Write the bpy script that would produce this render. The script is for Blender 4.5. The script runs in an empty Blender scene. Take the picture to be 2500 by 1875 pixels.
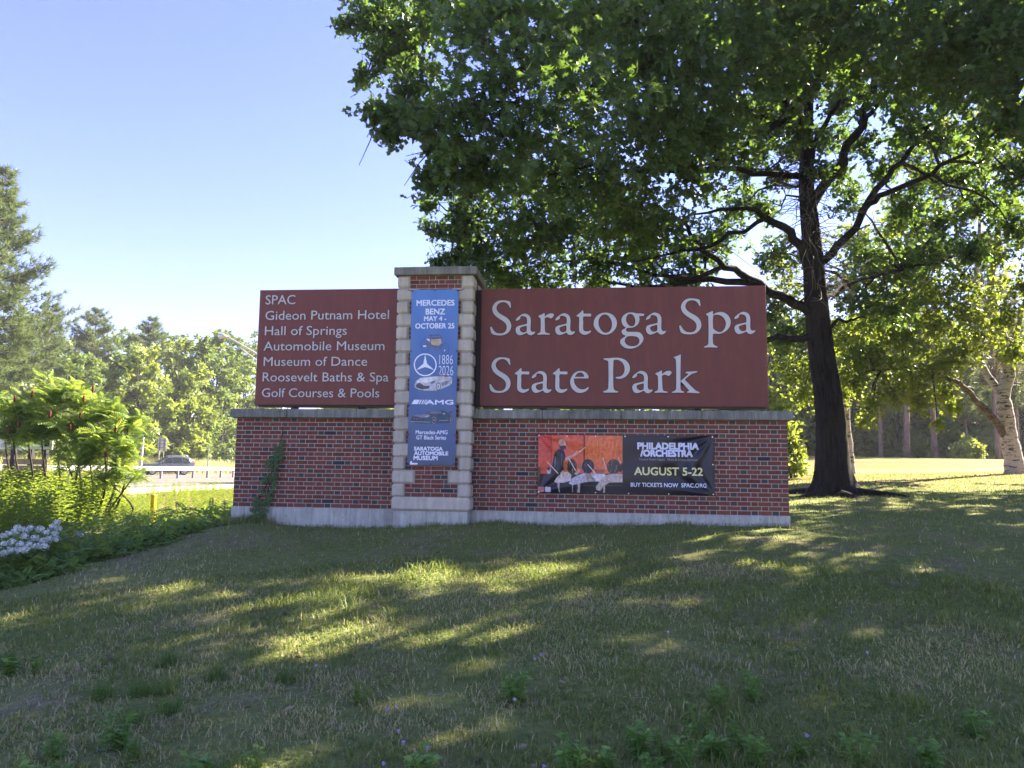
import bpy, bmesh, math, random
import numpy as np
from mathutils import Matrix, Vector

# ------------------------------------------------------------------ camera, sky, sun, exposure
scene = bpy.context.scene
COL = scene.collection
CAM_LOC = [5.746,-12.0127,0.6313]
cam_data = bpy.data.cameras.new('camera')
cam_data.sensor_width = 36.0
cam_data.lens = 27.14
cam_data.clip_start = 0.05
cam_data.clip_end = 2000.0
cam = bpy.data.objects.new('camera', cam_data)
COL.objects.link(cam)
_r, _u, _f = [0.99466,0.10244,0.01248], [-0.00099,-0.11145,0.99377], [-0.10319,0.98848,0.11076]
cam.matrix_world = Matrix(((_r[0], _u[0], -_f[0], CAM_LOC[0]), (_r[1], _u[1], -_f[1], CAM_LOC[1]),
                           (_r[2], _u[2], -_f[2], CAM_LOC[2]), (0, 0, 0, 1)))
scene.camera = cam

SUN_EL = math.radians(34)
SUN_AZ = math.atan2(0.80, 0.60)          # compass style: from +Y towards +X
world = bpy.data.worlds.new('World')
scene.world = world
world.use_nodes = True
wn, wl = world.node_tree.nodes, world.node_tree.links
wn.clear()
sky = wn.new('ShaderNodeTexSky')
sky.sky_type = 'NISHITA'
sky.sun_disc = False
sky.sun_elevation = SUN_EL
sky.sun_rotation = SUN_AZ
sky.air_density = 0.9
sky.dust_density = 0.0
sky.ozone_density = 3.6
bg = wn.new('ShaderNodeBackground')
bg.inputs['Strength'].default_value = 0.055
wo = wn.new('ShaderNodeOutputWorld')
tint = wn.new('ShaderNodeMix'); tint.data_type = 'RGBA'; tint.blend_type = 'MULTIPLY'     # the camera's cool white balance
tint.inputs['Factor'].default_value = 1.0
tint.inputs[7].default_value = (0.97, 0.745, 1.02, 1.0)
wl.new(sky.outputs[0], tint.inputs[6])
wl.new(tint.outputs[2], bg.inputs[0])
wl.new(bg.outputs[0], wo.inputs[0])

sun_data = bpy.data.lights.new('sun', 'SUN')
sun_data.energy = 4.9
sun_data.angle = math.radians(0.53)
sun_data.color = (1.0, 0.87, 0.68)
sun = bpy.data.objects.new('sun', sun_data)
COL.objects.link(sun)
_s = Vector((math.sin(SUN_AZ) * math.cos(SUN_EL), math.cos(SUN_AZ) * math.cos(SUN_EL), math.sin(SUN_EL)))
sun.rotation_euler = _s.to_track_quat('Z', 'Y').to_euler()
sun.location = _s * 60

vs = scene.view_settings
vs.view_transform = 'Standard'
vs.look = 'None'
vs.exposure = 2.97
vs.gamma = 1.0
scene.render.engine = 'CYCLES'
scene.cycles.use_denoising = True
scene.cycles.max_bounces = 6
scene.cycles.diffuse_bounces = 3
scene.cycles.glossy_bounces = 2
scene.cycles.transmission_bounces = 5
scene.cycles.transparent_max_bounces = 4
scene.cycles.caustics_reflective = False
scene.cycles.caustics_refractive = False

RNG = np.random.default_rng(7)
random.seed(7)

# ------------------------------------------------------------------ helpers
def tag(o, label=None, cat=None, group=None, kind=None):
    if label: o['label'] = label
    if cat: o['category'] = cat
    if group: o['group'] = group
    if kind: o['kind'] = kind
    return o

def link(o, parent=None, loc=None):
    COL.objects.link(o)
    if parent is not None: o.parent = parent
    if loc is not None: o.location = loc
    return o

def thing(name, label, cat, loc=(0, 0, 0), rz=0.0, group=None):
    o = bpy.data.objects.new(name, None)
    o.empty_display_size = 0.2
    link(o, None, loc)
    o.rotation_euler = (0, 0, rz)
    return tag(o, label, cat, group)

def mesh_np(name, V, F, mat=None, smooth=False, attrs=None):
    """V (n,3) float, F (m,k) int, all faces with k corners"""
    V = np.ascontiguousarray(V, dtype=np.float32)
    F = np.ascontiguousarray(F, dtype=np.int32)
    me = bpy.data.meshes.new(name)
    m, k = F.shape
    me.vertices.add(len(V)); me.vertices.foreach_set('co', V.ravel())
    me.loops.add(m * k); me.loops.foreach_set('vertex_index', F.ravel())
    me.polygons.add(m)
    me.polygons.foreach_set('loop_start', np.arange(0, m * k, k, dtype=np.int32))
    if smooth: me.polygons.foreach_set('use_smooth', np.ones(m, dtype=bool))
    if attrs:
        for an, av in attrs.items():
            a = me.attributes.new(an, 'FLOAT', 'POINT')
            a.data.foreach_set('value', np.ascontiguousarray(av, dtype=np.float32))
    me.update(calc_edges=True)
    if mat: me.materials.append(mat)
    return me

def obj(name, me, parent=None, loc=None):
    return link(bpy.data.objects.new(name, me), parent, loc)

def mesh_py(name, V, F, mat=None, smooth=False):
    me = bpy.data.meshes.new(name)
    me.from_pydata([tuple(map(float, v)) for v in V], [], F)
    me.update()
    if smooth:
        me.polygons.foreach_set('use_smooth', [True] * len(me.polygons))
    if mat: me.materials.append(mat)
    return me

class MB:
    """collects vertices and faces of one mesh"""
    def __init__(s): s.v = []; s.f = []; s.m = []; s.mi = 0
    def add(s, vs_, fs_):
        b = len(s.v); s.v += [tuple(v) for v in vs_]; s.f += [tuple(b + i for i in f) for f in fs_]; s.m += [s.mi] * len(fs_)
        return s
    def box(s, x0, x1, y0, y1, z0, z1, bev=0.0):
        if bev <= 0:
            s.add([(x, y, z) for z in (z0, z1) for y in (y0, y1) for x in (x0, x1)],
                  [(0, 2, 3, 1), (4, 5, 7, 6), (0, 1, 5, 4), (2, 6, 7, 3), (0, 4, 6, 2), (1, 3, 7, 5)])
        else:
            v, f = bevel_box(x0, x1, y0, y1, z0, z1, bev); s.add(v, f)
        return s
    def tube(s, pts, rad, n=8, cap=True):
        v, f = tube(pts, rad, n, cap); return s.add(v, f)
    def mesh(s, name, mats, smooth=False):
        me = mesh_py(name, s.v, s.f, None, smooth)
        for m in (mats if isinstance(mats, (list, tuple)) else [mats]): me.materials.append(m)
        if max(s.m, default=0) > 0: me.polygons.foreach_set('material_index', s.m)
        return me
    def build(s, name, mats, parent=None, smooth=False, loc=None):
        return obj(name, s.mesh(name, mats, smooth), parent, loc)

def bevel_box(x0, x1, y0, y1, z0, z1, b):
    xs, ys, zs = (x0, x1), (y0, y1), (z0, z1)
    V = []; idx = {}
    for i in (0, 1):
        for j in (0, 1):
            for k in (0, 1):
                sx, sy, sz = (1 - 2 * i) * b, (1 - 2 * j) * b, (1 - 2 * k) * b
                for ax, p in enumerate(((xs[i], ys[j] + sy, zs[k] + sz), (xs[i] + sx, ys[j], zs[k] + sz), (xs[i] + sx, ys[j] + sy, zs[k]))):
                    idx[(i, j, k, ax)] = len(V); V.append(p)
    F = []
    for s in (0, 1):
        F.append([idx[(s, j, k, 0)] for j, k in ((0, 0), (1, 0), (1, 1), (0, 1))])
        F.append([idx[(i, s, k, 1)] for i, k in ((0, 0), (1, 0), (1, 1), (0, 1))])
        F.append([idx[(i, j, s, 2)] for i, j in ((0, 0), (1, 0), (1, 1), (0, 1))])
    for a in (0, 1):
        for c in (0, 1):
            F.append([idx[(a, c, 0, 0)], idx[(a, c, 1, 0)], idx[(a, c, 1, 1)], idx[(a, c, 0, 1)]])
            F.append([idx[(a, 0, c, 0)], idx[(a, 1, c, 0)], idx[(a, 1, c, 2)], idx[(a, 0, c, 2)]])
            F.append([idx[(0, a, c, 1)], idx[(1, a, c, 1)], idx[(1, a, c, 2)], idx[(0, a, c, 2)]])
    for i in (0, 1):
        for j in (0, 1):
            for k in (0, 1): F.append([idx[(i, j, k, 0)], idx[(i, j, k, 1)], idx[(i, j, k, 2)]])
    C = np.array([(x0 + x1) / 2, (y0 + y1) / 2, (z0 + z1) / 2]); Vn = np.array(V); out = []
    for f in F:
        p = Vn[f]; n = np.cross(p[1] - p[0], p[2] - p[0])
        out.append(tuple(f) if np.dot(n, p.mean(0) - C) > 0 else tuple(reversed(f)))
    return V, out

def tube(pts, rad, n=8, cap=True, wob=0.0):
    P = np.array(pts, float); m = len(P)
    rad = np.full(m, rad, float) if np.isscalar(rad) else np.array(rad, float)
    T = np.gradient(P, axis=0); T /= np.linalg.norm(T, axis=1)[:, None] + 1e-9
    ref = np.array([0, 0, 1.0]) if abs(T[0][2]) < .9 else np.array([1.0, 0, 0])
    V = []
    a = np.cross(ref, T[0]); a /= np.linalg.norm(a)
    for i in range(m):
        a = a - T[i] * np.dot(a, T[i]); a /= np.linalg.norm(a) + 1e-9
        b = np.cross(T[i], a)
        th = np.arange(n) * 2 * math.pi / n
        rr = rad[i] * (1 + (wob * np.sin(3 * th + i) if wob else 0))
        V.append(P[i] + np.outer(np.cos(th) * rr, a) + np.outer(np.sin(th) * rr, b))
    V = np.concatenate(V)
    F = [(i * n + j, i * n + (j + 1) % n, (i + 1) * n + (j + 1) % n, (i + 1) * n + j) for i in range(m - 1) for j in range(n)]
    if cap: F += [tuple(range(n - 1, -1, -1)), tuple((m - 1) * n + j for j in range(n))]
    return [tuple(v) for v in V], F

def spline(pts, k=4):
    P = np.array(pts, float); out = []
    Q = np.vstack([2 * P[0] - P[1], P, 2 * P[-1] - P[-2]])
    for i in range(1, len(Q) - 2):
        for t in np.arange(k) / k:
            out.append(.5 * (2 * Q[i] + (Q[i + 1] - Q[i - 1]) * t + (2 * Q[i - 1] - 5 * Q[i] + 4 * Q[i + 1] - Q[i + 2]) * t * t + (3 * Q[i] - Q[i - 1] - 3 * Q[i + 1] + Q[i + 2]) * t ** 3))
    out.append(P[-1]); return np.array(out)

def copy_tree(o, parent=None):
    c = o.copy(); COL.objects.link(c); c.parent = parent
    for ch in o.children: copy_tree(ch, c)
    return c

# ------------------------------------------------------------------ materials
def mat_new(name):
    m = bpy.data.materials.new(name); m.use_nodes = True
    nt = m.node_tree; b = nt.nodes['Principled BSDF']
    return m, nt, b

def N(nt, typ, **kw):
    n = nt.nodes.new(typ)
    for k, v in kw.items():
        if k in n.bl_rna.properties.keys() and k != 'inputs': setattr(n, k, v)
        else: n.inputs[k.replace('_', ' ')].default_value = v
    return n

def ramp(nt, stops, interp='LINEAR'):
    r = nt.nodes.new('ShaderNodeValToRGB'); r.color_ramp.interpolation = interp
    e = r.color_ramp.elements
    while len(e) < len(stops): e.new(0.5)
    for el, (p, c) in zip(e, stops):
        el.position = p; el.color = (*c, 1) if len(c) == 3 else c
    return r

def simple(name, col, rough=0.6, metal=0.0, spec=0.4, noise=0.0, scale=8.0, bump=0.0, bscale=60.0):
    m, nt, b = mat_new(name)
    b.inputs['Roughness'].default_value = rough; b.inputs['Metallic'].default_value = metal
    b.inputs['Specular IOR Level'].default_value = spec
    L = nt.links
    if noise > 0:
        tc = N(nt, 'ShaderNodeTexCoord'); nz = N(nt, 'ShaderNodeTexNoise', Scale=scale, Detail=5.0, Roughness=0.62)
        L.new(tc.outputs['Object'], nz.inputs['Vector'])
        r = ramp(nt, [(.25, tuple(c * (1 - noise) for c in col)), (.75, tuple(min(1, c * (1 + noise)) for c in col))])
        L.new(nz.outputs['Fac'], r.inputs['Fac']); L.new(r.outputs['Color'], b.inputs['Base Color'])
    else: b.inputs['Base Color'].default_value = (*col, 1)
    if bump > 0:
        tc = N(nt, 'ShaderNodeTexCoord'); nz = N(nt, 'ShaderNodeTexNoise', Scale=bscale, Detail=4.0)
        bp = N(nt, 'ShaderNodeBump', Strength=bump, Distance=0.01)
        L.new(tc.outputs['Object'], nz.inputs['Vector']); L.new(nz.outputs['Fac'], bp.inputs['Height']); L.new(bp.outputs['Normal'], b.inputs['Normal'])
    return m

def leaf_mat(name, dark, light, trans, tfac=0.42, rough=0.5, spec=0.35, extra=None):
    """leaf surface: every leaf (mesh island) takes its own tint; light also passes through it"""
    m, nt, b = mat_new(name); L = nt.links
    g = N(nt, 'ShaderNodeNewGeometry'); oi = N(nt, 'ShaderNodeObjectInfo')
    ad = N(nt, 'ShaderNodeMath', operation='ADD'); fr = N(nt, 'ShaderNodeMath', operation='FRACT')
    L.new(g.outputs['Random Per Island'], ad.inputs[0]); L.new(oi.outputs['Random'], ad.inputs[1]); L.new(ad.outputs[0], fr.inputs[0])
    st = [(0.0, dark), (.8, light)]
    if extra: st.append((.97, light)); st.append((1.0, extra))
    r = ramp(nt, st); L.new(fr.outputs[0], r.inputs['Fac'])
    b.inputs['Roughness'].default_value = rough; b.inputs['Specular IOR Level'].default_value = spec
    L.new(r.outputs['Color'], b.inputs['Base Color'])
    t = N(nt, 'ShaderNodeBsdfTranslucent')
    mx = N(nt, 'ShaderNodeMix', data_type='RGBA', blend_type='MULTIPLY'); mx.inputs['Factor'].default_value = .35
    mx.inputs[6].default_value = (*trans, 1); L.new(r.outputs['Color'], mx.inputs[7])
    sc = N(nt, 'ShaderNodeMix', data_type='RGBA'); sc.inputs['Factor'].default_value = .25
    sc.inputs[6].default_value = (*trans, 1); L.new(r.outputs['Color'], sc.inputs[7])
    L.new(sc.outputs[2], t.inputs['Color'])
    ms = N(nt, 'ShaderNodeMixShader'); ms.inputs[0].default_value = tfac
    L.new(b.outputs[0], ms.inputs[1]); L.new(t.outputs[0], ms.inputs[2])
    L.new(ms.outputs[0], nt.nodes['Material Output'].inputs['Surface'])
    return m

def brick_mat(name, stops):
    m, nt, b = mat_new(name); L = nt.links
    g = N(nt, 'ShaderNodeNewGeometry'); oi = N(nt, 'ShaderNodeObjectInfo')
    ad = N(nt, 'ShaderNodeMath', operation='ADD'); fr = N(nt, 'ShaderNodeMath', operation='FRACT')
    L.new(g.outputs['Random Per Island'], ad.inputs[0]); L.new(oi.outputs['Random'], ad.inputs[1]); L.new(ad.outputs[0], fr.inputs[0])
    r = ramp(nt, stops); L.new(fr.outputs[0], r.inputs['Fac'])
    nz = N(nt, 'ShaderNodeTexNoise', Scale=22.0, Detail=6.0, Roughness=.7); L.new(g.outputs['Position'], nz.inputs['Vector'])
    r2 = ramp(nt, [(.3, (.62, .62, .64)), (.7, (1.22, 1.18, 1.15))]); L.new(nz.outputs['Fac'], r2.inputs['Fac'])
    mx = N(nt, 'ShaderNodeMix', data_type='RGBA', blend_type='MULTIPLY'); mx.inputs['Factor'].default_value = 1
    L.new(r.outputs['Color'], mx.inputs[6]); L.new(r2.outputs['Color'], mx.inputs[7]); L.new(mx.outputs[2], b.inputs['Base Color'])
    b.inputs['Roughness'].default_value = .82; b.inputs['Specular IOR Level'].default_value = .25
    n2 = N(nt, 'ShaderNodeTexNoise', Scale=160.0, Detail=4.0); L.new(g.outputs['Position'], n2.inputs['Vector'])
    bp = N(nt, 'ShaderNodeBump', Strength=.5, Distance=.004); L.new(n2.outputs['Fac'], bp.inputs['Height']); L.new(bp.outputs['Normal'], b.inputs['Normal'])
    return m

def stone_mat(name, col, var=.18, streak=0.0, spots=0.0):
    m, nt, b = mat_new(name); L = nt.links
    g = N(nt, 'ShaderNodeNewGeometry'); oi = N(nt, 'ShaderNodeObjectInfo')
    nz = N(nt, 'ShaderNodeTexNoise', Scale=3.5, Detail=8.0, Roughness=.68); L.new(g.outputs['Position'], nz.inputs['Vector'])
    r = ramp(nt, [(.28, tuple(c * (1 - var) for c in col)), (.72, tuple(c * (1 + var) for c in col))]); L.new(nz.outputs['Fac'], r.inputs['Fac'])
    out = r.outputs['Color']
    if streak:
        mp = N(nt, 'ShaderNodeMapping'); mp.inputs['Scale'].default_value = (9, 9, 1.1); L.new(g.outputs['Position'], mp.inputs['Vector'])
        n3 = N(nt, 'ShaderNodeTexNoise', Scale=1.6, Detail=5.0, Roughness=.7); L.new(mp.outputs['Vector'], n3.inputs['Vector'])
        r3 = ramp(nt, [(.4, (1 - streak,) * 3), (.62, (1.08,) * 3)]); L.new(n3.outputs['Fac'], r3.inputs['Fac'])
        mx = N(nt, 'ShaderNodeMix', data_type='RGBA', blend_type='MULTIPLY'); mx.inputs['Factor'].default_value = 1
        L.new(out, mx.inputs[6]); L.new(r3.outputs['Color'], mx.inputs[7]); out = mx.outputs[2]
    if spots:
        vo = N(nt, 'ShaderNodeTexNoise', Scale=26.0, Detail=3.0, Roughness=.5); L.new(g.outputs['Position'], vo.inputs['Vector'])
        r4 = ramp(nt, [(.27, (.35, .35, .36)), (.33, (1, 1, 1))]); L.new(vo.outputs['Fac'], r4.inputs['Fac'])
        mx = N(nt, 'ShaderNodeMix', data_type='RGBA', blend_type='MULTIPLY'); mx.inputs['Factor'].default_value = spots
        L.new(out, mx.inputs[6]); L.new(r4.outputs['Color'], mx.inputs[7]); out = mx.outputs[2]
    vr = N(nt, 'ShaderNodeMapRange'); vr.inputs['To Min'].default_value = .9; vr.inputs['To Max'].default_value = 1.08; L.new(oi.outputs['Random'], vr.inputs['Value'])
    hs = N(nt, 'ShaderNodeHueSaturation'); L.new(out, hs.inputs['Color']); L.new(vr.outputs[0], hs.inputs['Value'])
    L.new(hs.outputs['Color'], b.inputs['Base Color'])
    b.inputs['Roughness'].default_value = .88; b.inputs['Specular IOR Level'].default_value = .2
    n2 = N(nt, 'ShaderNodeTexNoise', Scale=90.0, Detail=5.0); L.new(g.outputs['Position'], n2.inputs['Vector'])
    bp = N(nt, 'ShaderNodeBump', Strength=.4, Distance=.004); L.new(n2.outputs['Fac'], bp.inputs['Height']); L.new(bp.outputs['Normal'], b.inputs['Normal'])
    return m

def bark_mat(name, dark, light, scale=(14, 14, 2.2), bump=1.0, band=None):
    m, nt, b = mat_new(name); L = nt.links
    g = N(nt, 'ShaderNodeNewGeometry')
    mp = N(nt, 'ShaderNodeMapping'); mp.inputs['Scale'].default_value = scale; L.new(g.outputs['Position'], mp.inputs['Vector'])
    nz = N(nt, 'ShaderNodeTexNoise', Scale=1.0, Detail=7.0, Roughness=.7, Distortion=.6); L.new(mp.outputs['Vector'], nz.inputs['Vector'])
    if band: r = ramp(nt, [(.40, dark), (.49, light), (1.0, tuple(min(1, c * 1.1) for c in light))])
    else: r = ramp(nt, [(.35, dark), (.65, light)])
    L.new(nz.outputs['Fac'], r.inputs['Fac']); L.new(r.outputs['Color'], b.inputs['Base Color'])
    bp = N(nt, 'ShaderNodeBump', Strength=bump, Distance=.03); L.new(nz.outputs['Fac'], bp.inputs['Height']); L.new(bp.outputs['Normal'], b.inputs['Normal'])
    b.inputs['Roughness'].default_value = .9; b.inputs['Specular IOR Level'].default_value = .15
    return m

def print_mat(name, rough=.30):
    m, nt, b = mat_new(name)
    a = N(nt, 'ShaderNodeAttribute', attribute_name='Col'); nt.links.new(a.outputs['Color'], b.inputs['Base Color'])
    b.inputs['Roughness'].default_value = rough; b.inputs['Specular IOR Level'].default_value = .4
    return m

M = {}
M['brick_red'] = brick_mat('red brick', [(0, (.14, .048, .032)), (.35, (.175, .062, .041)), (.7, (.21, .078, .052)), (.965, (.17, .050, .040)), (.975, (.05, .042, .048)), (1, (.042, .038, .046))])
M['brick_head'] = brick_mat('header brick', [(0, (.06, .056, .056)), (.3, (.08, .068, .062)), (.34, (.11, .08, .065)), (.62, (.125, .075, .06)), (.66, (.16, .055, .045)), (1, (.20, .060, .048))])
M['mortar'] = stone_mat('mortar', (.37, .35, .29), .18)
M['limestone'] = stone_mat('cast limestone', (.46, .43, .35), .15, streak=.14)
M['cap'] = stone_mat('weathered cap stone', (.21, .215, .185), .25, streak=.34)
M['concrete'] = stone_mat('concrete footing', (.41, .425, .37), .20, streak=.22, spots=.8)
M['sign_red'] = stone_mat('sign maroon', (.142, .034, .020), .09, streak=.10)
M['sign_red'].node_tree.nodes['Principled BSDF'].inputs['Roughness'].default_value = .48
M['sign_red'].node_tree.nodes['Principled BSDF'].inputs['Specular IOR Level'].default_value = .4
M['sign_edge'] = simple('sign edge', (.11, .02, .018), .6)
M['letter'] = simple('letter grey white', (.52, .52, .50), .5, 0, .4, .08, 5)
M['letter_side'] = simple('letter dark edge', (.02, .012, .012), .7)  # dark outline set behind each letter
M['post'] = simple('dark bronze metal', (.03, .026, .024), .5, .3)
M['rope'] = simple('black cord', (.012, .012, .013), .8)
M['print'] = print_mat('banner print')

# ------------------------------------------------------------------ terrain shape
ANCH = np.array([
 (-.1, -.1, -.31), (1.4, -.1, -.31), (2.7, -.4, -.27), (3.3, -.5, -.245), (3.9, -.4, -.205), (6, -.1, -.185), (8.7, -.1, -.155), (8.7, .6, -.13), (0, .8, -.32), (4.3, .8, -.2),
 (5.75, -12, -.99), (5.3, -7.3, -.86), (2.6, -7.3, -.95), (8.3, -7.0, -.84), (5.5, -4.5, -.60), (2.6, -3.6, -.56), (8.3, -3.6, -.47), (5.6, -2.0, -.34), (12, -8, -.9), (12, -3, -.36), (14, 1, -.06),
 (-.5, -4.0, -.72), (-.5, -1.9, -.56), (-.25, .1, -.38), (.6, -6.5, -.95), (-2, -3, -.78), (-3.9, 4.3, -.72), (-2.5, .5, -.62), (-4, -4, -.85), (-6, 0, -.62), (-6, 5, -.58), (-7.8, 4, -.36), (-7.8, -4, -.4), (-7.8, 12, -.36), (-4, 10, -.5), (1, 6, -.35), (4, 8, -.2),
 (-9, 0, -.25), (-9, 20, -.25), (-9, 45, -.25), (-9, -20, -.3), (-22, 0, -.25), (-22, 30, -.25), (-22, 60, -.25), (-36, 10, -.25), (-36, 40, -.25), (-36, 60, -.25), (-36, 80, -.25), (-20, 90, -.25), (-9, 80, -.1), (-60, 60, .1), (-60, 0, 0), (-60, 120, .5),
 (9, 4, .0), (11.3, 6.4, .17), (14, 8, .25), (17, 5, .25), (14.7, 16.2, .64), (12, 13, .5), (19.2, 14.7, .71), (8, 14, .3), (24, 12, .7), (20, 3, .2),
 (17, 28, 1.22), (24, 28, 1.28), (19.3, 39.9, 1.72), (31, 41, 1.71), (12, 40, 1.4), (0, 40, .5), (40, 30, 1.5), (22, 52, 1.8), (35, 55, 1.8), (60, 60, 2), (10, 70, 1.4), (40, 90, 2), (0, 120, 1), (90, 20, 1.5), (40, 0, .4), (30, -20, -.4),
 (-160, -100, 0), (-160, 200, 1), (160, 200, 2), (160, -100, 0), (0, 260, 1), (0, -120, -1.2)], float)
_S = 10.0
def _phi(d2):
    d2 = np.maximum(d2, 1e-12); return .5 * d2 * np.log(d2)
def _fit():
    X = ANCH[:, :2] / _S; n = len(X)
    D2 = ((X[:, None] - X[None]) ** 2).sum(-1)
    A = np.zeros((n + 3, n + 3)); A[:n, :n] = _phi(D2) + np.eye(n) * 2e-4
    P = np.hstack([np.ones((n, 1)), X]); A[:n, n:] = P; A[n:, :n] = P.T
    return np.linalg.solve(A, np.concatenate([ANCH[:, 2], np.zeros(3)]))
_W = _fit()
def hgt(x, y):
    x = np.atleast_1d(np.asarray(x, float)); y = np.atleast_1d(np.asarray(y, float))
    sh = x.shape; Q = np.stack([x.ravel(), y.ravel()], 1) / _S
    out = np.empty(len(Q))
    for i in range(0, len(Q), 20000):
        q = Q[i:i + 20000]
        d2 = ((q[:, None] - ANCH[None, :, :2] / _S) ** 2).sum(-1)
        out[i:i + 20000] = _phi(d2) @ _W[:-3] + _W[-3] + q @ _W[-2:]
    xr, yr = x.ravel(), y.ravel()
    near = np.exp(-((xr - 5) ** 2 + (yr + 4) ** 2) / 200)
    out = out + near * (.022 * np.sin(xr * 1.9 + .6) * np.sin(yr * 1.6 + 1.2) + .012 * np.sin(xr * 4.7 + yr * 3.1) + .008 * np.sin(xr * 9.1 - yr * 8.3))
    w = 1 / (1 + np.exp((xr + 8.35) / .18))          # the road bed is flat
    w2 = 1 / (1 + np.exp((-xr - 37.5) / .4)); w = w * w2 * (yr > -80) * (yr < 200)
    out = out * (1 - w) + (-.215) * w
    return out.reshape(sh)
def hz(x, y): return float(hgt(x, y)[0])

def vnoise(x, y, s, seed=0):
    """smooth value noise 0..1"""
    r = np.random.default_rng(seed); g = r.random((256, 256))
    X = x / s + 1000.5; Y = y / s + 1000.5
    i = np.floor(X).astype(int); j = np.floor(Y).astype(int); fx = X - i; fy = Y - j
    fx = fx * fx * (3 - 2 * fx); fy = fy * fy * (3 - 2 * fy)
    a = g[i % 256, j % 256]; b = g[(i + 1) % 256, j % 256]; c = g[i % 256, (j + 1) % 256]; d = g[(i + 1) % 256, (j + 1) % 256]
    return a * (1 - fx) * (1 - fy) + b * fx * (1 - fy) + c * (1 - fx) * fy + d * fx * fy

# ground sheet: fine near the camera, coarse far away
def axis(lo, hi, a, b, fine, grow=1.16):
    c = list(np.arange(a, b + 1e-6, fine)); s = fine; v = a
    while v > lo: s *= grow; v -= s; c.insert(0, max(v, lo))
    s = fine; v = c[-1]
    while v < hi: s *= grow; v += s; c.append(min(v, hi))
    return np.array(c)
gx = axis(-900, 900, -9, 16, .23); gy = axis(-300, 1500, -9, 14, .23)
GX, GY = np.meshgrid(gx, gy)
GZ = hgt(np.clip(GX, -150, 150), np.clip(GY, -90, 250))
gv = np.stack([GX.ravel(), GY.ravel(), GZ.ravel()], 1)
nx, ny = len(gx), len(gy)
ii = (np.arange(ny - 1)[:, None] * nx + np.arange(nx - 1)[None]).ravel()
gf = np.stack([ii, ii + 1, ii + nx + 1, ii + nx], 1)

def ground_material():
    m, nt, b = mat_new('lawn soil and thatch'); L = nt.links
    g = N(nt, 'ShaderNodeNewGeometry')
    n1 = N(nt, 'ShaderNodeTexNoise', Scale=.9, Detail=6.0, Roughness=.62); L.new(g.outputs['Position'], n1.inputs['Vector'])
    n2 = N(nt, 'ShaderNodeTexNoise', Scale=14.0, Detail=8.0, Roughness=.7); L.new(g.outputs['Position'], n2.inputs['Vector'])
    soil = ramp(nt, [(.2, (.10, .078, .046)), (.5, (.22, .18, .105)), (.8, (.36, .31, .19))]); L.new(n2.outputs['Fac'], soil.inputs['Fac'])
    gr = ramp(nt, [(.2, (.075, .10, .028)), (.55, (.17, .195, .06)), (.85, (.33, .30, .14))]); L.new(n2.outputs['Fac'], gr.inputs['Fac'])
    mx = N(nt, 'ShaderNodeMix', data_type='RGBA'); r = ramp(nt, [(.30, (0, 0, 0)), (.50, (1, 1, 1))]); L.new(n1.outputs['Fac'], r.inputs['Fac'])
    L.new(r.outputs['Color'], mx.inputs['Factor']); L.new(soil.outputs['Color'], mx.inputs[6]); L.new(gr.outputs['Color'], mx.inputs[7])
    # farther lawn is closed turf with sun-dried patches
    sp = N(nt, 'ShaderNodeSeparateXYZ'); L.new(g.outputs['Position'], sp.inputs[0])
    mp = N(nt, 'ShaderNodeMapping'); mp.inputs['Scale'].default_value = (.08, .22, .2); L.new(g.outputs['Position'], mp.inputs['Vector'])
    n3 = N(nt, 'ShaderNodeTexNoise', Scale=1.0, Detail=5.0, Roughness=.6); L.new(mp.outputs['Vector'], n3.inputs['Vector'])
    ad = N(nt, 'ShaderNodeMath', operation='MULTIPLY_ADD'); L.new(n2.outputs['Fac'], ad.inputs[0]); ad.inputs[1].default_value = .25; L.new(n3.outputs['Fac'], ad.inputs[2])
    far = ramp(nt, [(.46, (.075, .095, .02)), (.60, (.135, .12, .034)), (.72, (.26, .175, .075))]); L.new(ad.outputs[0], far.inputs['Fac'])
    fy = N(nt, 'ShaderNodeMapRange'); fy.inputs['From Min'].default_value = 3.0; fy.inputs['From Max'].default_value = 14.0; L.new(sp.outputs['Y'], fy.inputs['Value'])
    mx2 = N(nt, 'ShaderNodeMix', data_type='RGBA'); L.new(fy.outputs[0], mx2.inputs['Factor']); L.new(mx.outputs[2], mx2.inputs[6]); L.new(far.outputs['Color'], mx2.inputs[7])
    L.new(mx2.outputs[2], b.inputs['Base Color']); b.inputs['Roughness'].default_value = .95; b.inputs['Specular IOR Level'].default_value = .1
    bp = N(nt, 'ShaderNodeBump', Strength=.8, Distance=.03); L.new(n2.outputs['Fac'], bp.inputs['Height']); L.new(bp.outputs['Normal'], b.inputs['Normal'])
    return m
M['ground'] = ground_material()
ground = obj('ground', mesh_np('ground', gv, gf, M['ground'], True))
tag(ground, 'dry grassy ground sloping down from the brick sign', 'ground', kind='structure')

# ------------------------------------------------------------------ road
def asphalt():
    m, nt, b = mat_new('asphalt'); L = nt.links
    g = N(nt, 'ShaderNodeNewGeometry')
    n1 = N(nt, 'ShaderNodeTexNoise', Scale=.35, Detail=6.0, Roughness=.6); L.new(g.outputs['Position'], n1.inputs['Vector'])
    r = ramp(nt, [(.3, (.095, .085, .078)), (.7, (.15, .135, .122))]); L.new(n1.outputs['Fac'], r.inputs['Fac']); L.new(r.outputs['Color'], b.inputs['Base Color'])
    n2 = N(nt, 'ShaderNodeTexNoise', Scale=60.0, Detail=3.0); L.new(g.outputs['Position'], n2.inputs['Vector'])
    bp = N(nt, 'ShaderNodeBump', Strength=.3, Distance=.01); L.new(n2.outputs['Fac'], bp.inputs['Height']); L.new(bp.outputs['Normal'], b.inputs['Normal'])
    b.inputs['Roughness'].default_value = .8
    return m
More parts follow.
